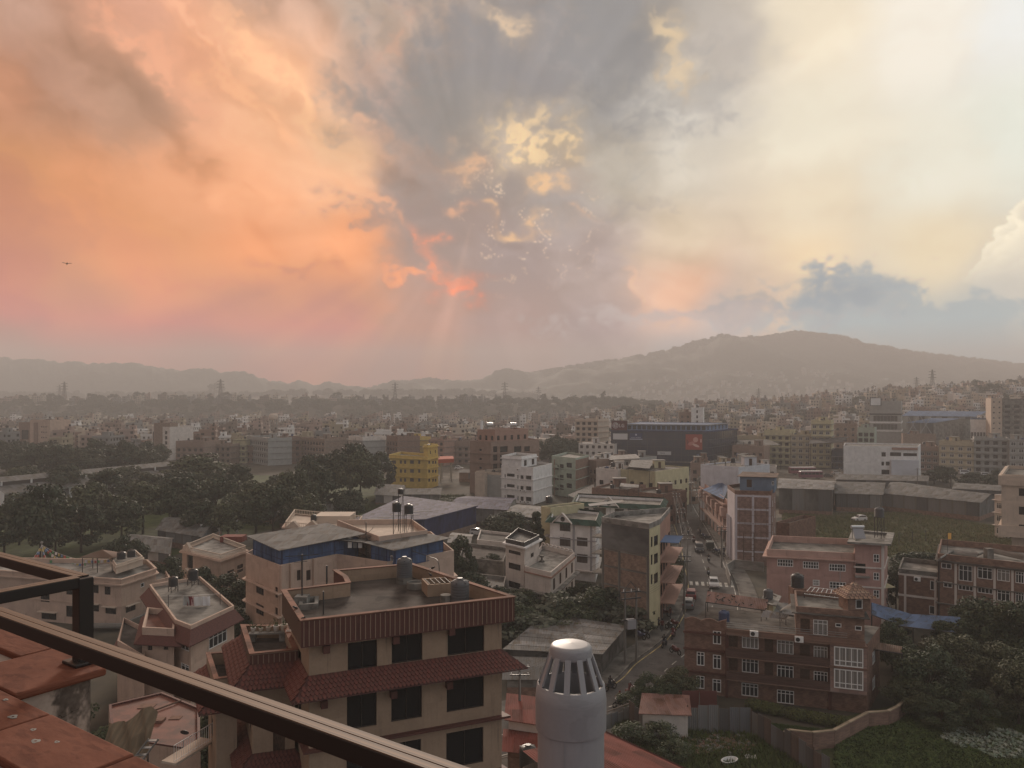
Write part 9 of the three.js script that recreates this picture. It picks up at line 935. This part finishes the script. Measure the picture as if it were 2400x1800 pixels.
{
const cm = [carPaint(0.02, 0.02, 0.022), carPaint(0.10, 0.012, 0.012), carPaint(0.02, 0.03, 0.08)];
const dirAt = v => { let best = 1, bd = 1e9; roadPts.forEach((q, i) => { const d = q.p.distanceTo(v); if (d < bd && i > 0) { bd = d; best = i; } }); const dir = roadPts[best].p.clone().sub(roadPts[best - 1].p); return Math.atan2(dir.x, dir.z); };
const R = [[1431, 1618, 0, 'left of the three nearest on the road'], [1478, 1632, 0, 'right of the three nearest on the road'], [1452, 1656, 1, 'lowest and nearest on the road'], [1557, 1516, 0, 'alone by the yellow edge line below the shops'], [1578, 1496, 0, 'just ahead of the lone rider at the edge line'], [1660, 1350, 1, 'approaching just above the zebra crossing'], [1661, 1318, 1, 'approaching above the first crossing rider'], [1626, 1272, 1, 'approaching left of the black car'], [1613, 1252, 1, 'approaching farther off, right of a pair'], [1602, 1244, 0, 'driving away farther off, left of a pair'], [1587, 1150, 0, 'driving away beside the jam'], [1600, 1130, 1, 'near the junction right of the jam'], [1575, 1130, 1, 'far up the road between the jam lanes']];
R.forEach(([px, py, us, l], i) => { const v = gp(px, py), a = dirAt(v) + (us ? Math.PI : 0); moto([v.x, 0.02, v.z], a, cm[i % 3], 'motorcycle ' + l); const p = top('person', RID[i % 3], pMat, 'rider in ' + ['dark clothes', 'dark red jacket', 'olive jacket'][i % 3] + ', motorcycle ' + l, 'person', 'motorcycle riders'); p.position.set(v.x, 0.02, v.z); p.rotation.y = a; });
[[1572, 1478, 'first of the motorcycles parked below the awnings'], [1580, 1472, 'second of the motorcycles parked below the awnings'], [1500, 1500, 'left motorcycle parked at the render block foot'], [1510, 1496, 'right motorcycle parked at the render block foot'], [1583, 1535, 'motorcycle half hidden by the roadside bush tree'], [1680, 1298, 'motorcycle parked behind the three wheeler'], [1690, 1305, 'motorcycle parked on the right pavement'], [1558, 1445, 'motorcycle parked by the shop steps'], [1650, 1262, 'motorcycle parked before the pink terrace shutters'], [1658, 1266, 'second motorcycle before the pink terrace shutters']].forEach(([px, py, l], i) => { const v = gp(px, py); moto([v.x, 0.13, v.z], dirAt(v) + 1.2 + rr(-0.2, 0.2), cm[i % 3], l); });
[[1571, 1452, 0, 'person in dark red top walking on the pavement by the shops', 0.4], [1544, 1478, 1, 'person in dark clothes standing near the steps of the shops', 2], [1697, 1302, 1, 'person walking on the right pavement beside the three wheeler', 3.1], [1636, 1256, 2, 'left of two people before the pink terrace shutters', 1], [1641, 1258, 1, 'right of two people before the pink terrace shutters', 2.4], [1702, 1290, 0, 'person in dark red top at the lilac columns', 0.2], [1800, 1100, 1, 'small figure walking in the dusty yard beyond the tower', 1.2], [1968, 1106, 2, 'small pale figure standing by the white hall corner', 0], [1552, 1482, 0, 'second person near the shop steps, in dark red', 3]].forEach(([px, py, k, l, a]) => { const v = gp(px, py), p = top('person', WLK[k], pMat, l, 'person', 'people on foot'); p.position.set(v.x, 0.13, v.z); p.rotation.y = a; });
}
// --- utility poles and wires
{
const ins = [], pole = (px, py, h, label, arms = 2, turn = 0) => { const v = gp(px, py), t = thing('utility_pole', label, 'utility pole', [v.x, 0, v.z], turn, 'utility poles'); mesh('shaft', cyl(0.16, 0.1, h, 0, 0, 0, 8), M.conc, t); for (let i = 0; i < arms; i++) { mesh('crossarm', bx(1.9, 0.1, 0.1, 0, h - 0.4 - i * 0.75, 0.14), M.metalDk, t); for (const s of [-0.8, 0, 0.8]) mesh('insulator', cyl(0.05, 0.035, 0.18, s, h - 0.3 - i * 0.75, 0.14, 6), M.frameW, t); } return new V3(v.x, h - 0.35, v.z); };
const tp = gp(1478, 1554), H = thing('transformer_pole', 'two legged concrete transformer pole beside the flat tin shed', 'utility pole', [tp.x, 0, tp.z], 0.3); for (const s of [-0.75, 0.75]) mesh('shaft', cyl(0.17, 0.12, 9, s, 0, 0, 8), M.conc, H); for (const y of [8.6, 7.8, 5.2]) mesh('crossarm', bx(2.6, 0.14, 0.12, 0, y, 0.16), M.metalDk, H); mesh('transformer', bx(1.1, 1.1, 0.8, 0, 4.2, 0), M.greyPaint, H); for (const s of [-1, 0, 1]) mesh('insulator', cyl(0.06, 0.04, 0.3, s, 8.74, 0.16, 6), M.frameW, H); mesh('peak_frame', merge([bar([-0.75, 9, 0], [0, 9.9, 0], 0.07), bar([0.75, 9, 0], [0, 9.9, 0], 0.07)]), M.metalDk, H);
const P = [pole(1218, 1712, 6.5, 'leaning utility pole with insulators beside the maroon house', 2), new V3(tp.x, 8.5, tp.z), pole(1604, 1440, 9, 'utility pole at the left kerb near the grey car'), pole(1611, 1372, 9, 'utility pole at the left kerb by the zebra crossing'), pole(1596, 1290, 9, 'utility pole at the left kerb beside the awnings'), pole(1585, 1240, 9, 'utility pole at the left kerb farther up'), pole(1568, 1180, 9, 'utility pole at the left kerb by the white car')];
const Q = [pole(1640, 1240, 9, 'utility pole before the pink terrace'), pole(1620, 1200, 9, 'utility pole on the right side before the pale blue wall'), pole(1612, 1160, 9, 'utility pole on the right side near the junction'), pole(1692, 1330, 8, 'utility pole before the compound wall')];
const wire = (A, B, label) => { const l = []; for (const s of [-0.8, 0, 0.8]) l.push(sag([A.x + s, A.y, A.z], [B.x + s, B.y, B.z], 0.6, 0.011), sag([A.x + s * 0.6, A.y - 0.8, A.z], [B.x + s * 0.6, B.y - 0.8, B.z], 0.9, 0.012)); top('power_lines', merge(l), M.black, label, 'wires', 'power lines along the road'); };
const wl = ['power lines from the leaning pole to the transformer pole', 'power lines from the transformer pole to the kerb pole', 'power lines above the pavement by the grey car', 'power lines beside the zebra crossing', 'power lines above the shop awnings', 'power lines farther up the left kerb']; for (let i = 1; i < P.length; i++) wire(P[i - 1], P[i], wl[i - 1]); const w2 = ['power lines before the pink terrace', 'power lines near the junction on the right']; for (let i = 1; i < 3; i++) wire(Q[i - 1], Q[i], w2[i - 1]); wire(Q[3], Q[0], 'power lines over the compound wall');
pole(2040, 1300, 5, 'thin dark post at the right of the yard field', 0); pole(2230, 1180, 9, 'street pole before the stepped apartment house', 1); pole(2150, 1160, 9, 'street pole right of the white hall', 1);
}
// --- transmission pylons
{
const pyl = (px, py, d, h, label) => { const x = (px - CX) / F * d, y = land(x, -d), t = thing('transmission_pylon', label, 'pylon', [x, y, -d], 0, 'transmission pylons'); const w = h * 0.09, th = h * 0.016, l = [], ar = []; for (const [sx, sz] of [[-1, -1], [1, -1], [1, 1], [-1, 1]]) l.push(bar([sx * w, 0, sz * w], [sx * w * 0.12, h, sz * w * 0.12], th)); mesh('legs', merge(l), M.metalDk, t); const br = []; for (let i = 0; i < 7; i++) { const a = i / 7.5, b = (i + 1) / 7.5, wa = w * (1 - 0.88 * a), wb = w * (1 - 0.88 * b); for (const s of [-1, 1]) br.push(bar([-wa, a * h, s * wa], [wb, b * h, s * wb], th * 0.6), bar([wa, a * h, s * wa], [-wb, b * h, s * wb], th * 0.6)); } mesh('lattice', merge(br), M.metalDk, t); for (const k of [0.66, 0.78, 0.9]) { const aw = h * 0.17 * (1.25 - k * 0.4); ar.push(bar([-aw, k * h, 0], [aw, k * h, 0], th), bar([-aw, k * h, 0], [0, (k + 0.05) * h, 0], th * 0.6), bar([aw, k * h, 0], [0, (k + 0.05) * h, 0], th * 0.6)); } mesh('crossarm', merge(ar), M.metalDk, t); return t; };
pyl(151, 0, 1180, 34, 'transmission pylon on the skyline at far left'); pyl(140, 0, 1500, 40, 'fainter pylon just left of the far left pylon'); pyl(517, 0, 1190, 38, 'tall slim pylon before the dome shaped tree'); pyl(926, 0, 1200, 34, 'slim pylon left of the wooded hill foot'); pyl(1183, 0, 1190, 34, 'pylon rising from the woods in the centre'); pyl(1262, 0, 1400, 32, 'faint pylon right of the centre pylon'); pyl(2185, 0, 960, 30, 'large pylon on the right skyline'); pyl(2148, 0, 1060, 26, 'hazy pylon left of the large right pylon'); pyl(1778, 0, 1100, 26, 'thin mast pylon above the right hillside');
}
// --- prayer flags over the villa garden
{
const m = at(98, 1277, 128), t = thing('flag_mast', 'pole with radiating strings of small prayer flags', 'flag mast', [m.x, 0, m.z]); mesh('mast', cyl(0.09, 0.06, m.y + 0.3, 0, 0, 0, 8), M.metal, t); mesh('finial', new THREE.SphereGeometry(0.22, 8, 6).translate(0, m.y + 0.4, 0), M.concLt, t); const fm = [MS(0.5, 0.5, 0.5), MS(0.45, 0.35, 0.12), MS(0.12, 0.2, 0.35), MS(0.35, 0.08, 0.07), MS(0.1, 0.25, 0.12)], fg = new THREE.PlaneGeometry(0.34, 0.42);
for (const [px, py, d, n] of [[270, 1308, 116, 24], [205, 1318, 117, 20], [122, 1310, 120, 10], [60, 1320, 122, 12], [30, 1330, 118, 13]]) { const e = at(px, py, d), A = new V3(0, m.y, 0), B = new V3(e.x - m.x, e.y, e.z - m.z); mesh('flag_string', sag(A.toArray(), B.toArray(), 1.2, 0.02), M.cloth, t); for (let i = 1; i < n; i++) { const q = i / n, p = A.clone().lerp(B, q); p.y -= 4.8 * q * (1 - q); const f = mesh('prayer_flag', fg, fm[i % 5], t); f.position.set(p.x, p.y - 0.22, p.z); f.rotation.y = rr(-0.6, 0.6); } }
[[420, 1222, 172], [469, 1226, 168], [520, 1210, 178], [553, 1215, 172], [514, 1238, 160]].forEach(([px, py, d], i) => { const p = at(px, py, d), g = thing('prayer_pole', ['first tall white prayer flag pole among the park roofs', 'second tall white prayer flag pole among the park roofs', 'third white prayer flag pole, the tallest, among park roofs', 'fourth white prayer flag pole near the columned villa', 'thin bare pole behind the columned villa'][i], 'flag pole', [p.x, 0, p.z], 0, 'prayer flag poles'); mesh('pole', cyl(0.07, 0.05, p.y, 0, 0, 0, 6), M.metal, g); if (i < 4) mesh('banner', new THREE.PlaneGeometry(0.5, p.y * 0.55, 3, 10).translate(0.28, p.y * 0.68, 0), M.cloth, g); });
}
// --- birds
{
const bg = (() => { const b = new THREE.SphereGeometry(0.1, 10, 8).scale(0.8, 0.85, 1.9).rotateX(-0.35), h = new THREE.SphereGeometry(0.06, 8, 6).translate(0, 0.09, 0.17), k = new THREE.ConeGeometry(0.02, 0.08, 6).rotateX(Math.PI / 2).translate(0, 0.085, 0.255), tl = new THREE.BoxGeometry(0.09, 0.02, 0.2).rotateX(0.3).translate(0, -0.1, -0.26); return merge([b, h, k, tl]); })(), lg = merge([bx(0.012, 0.14, 0.012, -0.035, -0.19, 0), bx(0.012, 0.14, 0.012, 0.035, -0.19, 0)]);
const crow = (p, a, label, group) => { const t = thing('crow', label, 'bird', [p.x, p.y + 0.145, p.z], a, group); t.scale.setScalar(0.75); mesh('body', bg, M.black, t); mesh('legs', lg, M.black, t); return t; };
const q = canopyQ; for (let i = 0; i < 24; i++) { const u = rnd(), v = rnd(), a = q[0].clone().lerp(q[1], u), b = q[3].clone().lerp(q[2], u), p = a.lerp(b, v); crow(p, rr(0, 6.28), 'black crow perched on the pinkish red canopy', 'crows on the red canopy'); }
crow(at(1014, 1336, 51.5), 1.2, 'crow on the back parapet near the round tank'); crow(at(1009, 1352, 50.9), 4, 'crow on the skylight curb of the maroon roof'); crow(at(709, 1455.5, 42.4), 2, 'crow on the front left corner of the maroon roof'); crow(at(693, 1430, 44.3), 5, 'crow on the left coping of the maroon roof'); crow(at(1163, 1381, 49), 3, 'crow on the right coping of the maroon roof');
const f = at(157, 618, 140), t = thing('bird_in_flight', 'dark bird gliding in the orange sky', 'bird', f.toArray(), 0.6); mesh('body', bg.clone().scale(1.4, 1.4, 1.6), M.black, t); for (const s of [-1, 1]) mesh('wing', bar([s * 0.08, 0.02, 0], [s * 0.75, 0.16, -0.08], 0.02, 0.24), M.black, t);
}
// ---------------------------------------------------------------- look-alikes are told apart by their place in the row
{
const by = {}; scene.updateMatrixWorld(true);
for (const o of scene.children) if (o.userData.label && o.userData.kind !== 'stuff') (by[o.userData.label] = by[o.userData.label] || []).push(o);
const nth = n => n + (n % 100 > 10 && n % 100 < 14 ? 'th' : ['th', 'st', 'nd', 'rd'][n % 10] || 'th'), px = o => o.position.x / Math.max(1, -o.position.z);
for (const [l, a] of Object.entries(by)) if (a.length > 1) a.sort((p, q) => px(p) - px(q)).forEach((o, i) => { o.userData.label = l + ', ' + (i === 0 ? 'leftmost' : i === a.length - 1 ? 'rightmost' : nth(i + 1) + ' from the left'); });
}
renderer.render(scene, camera);
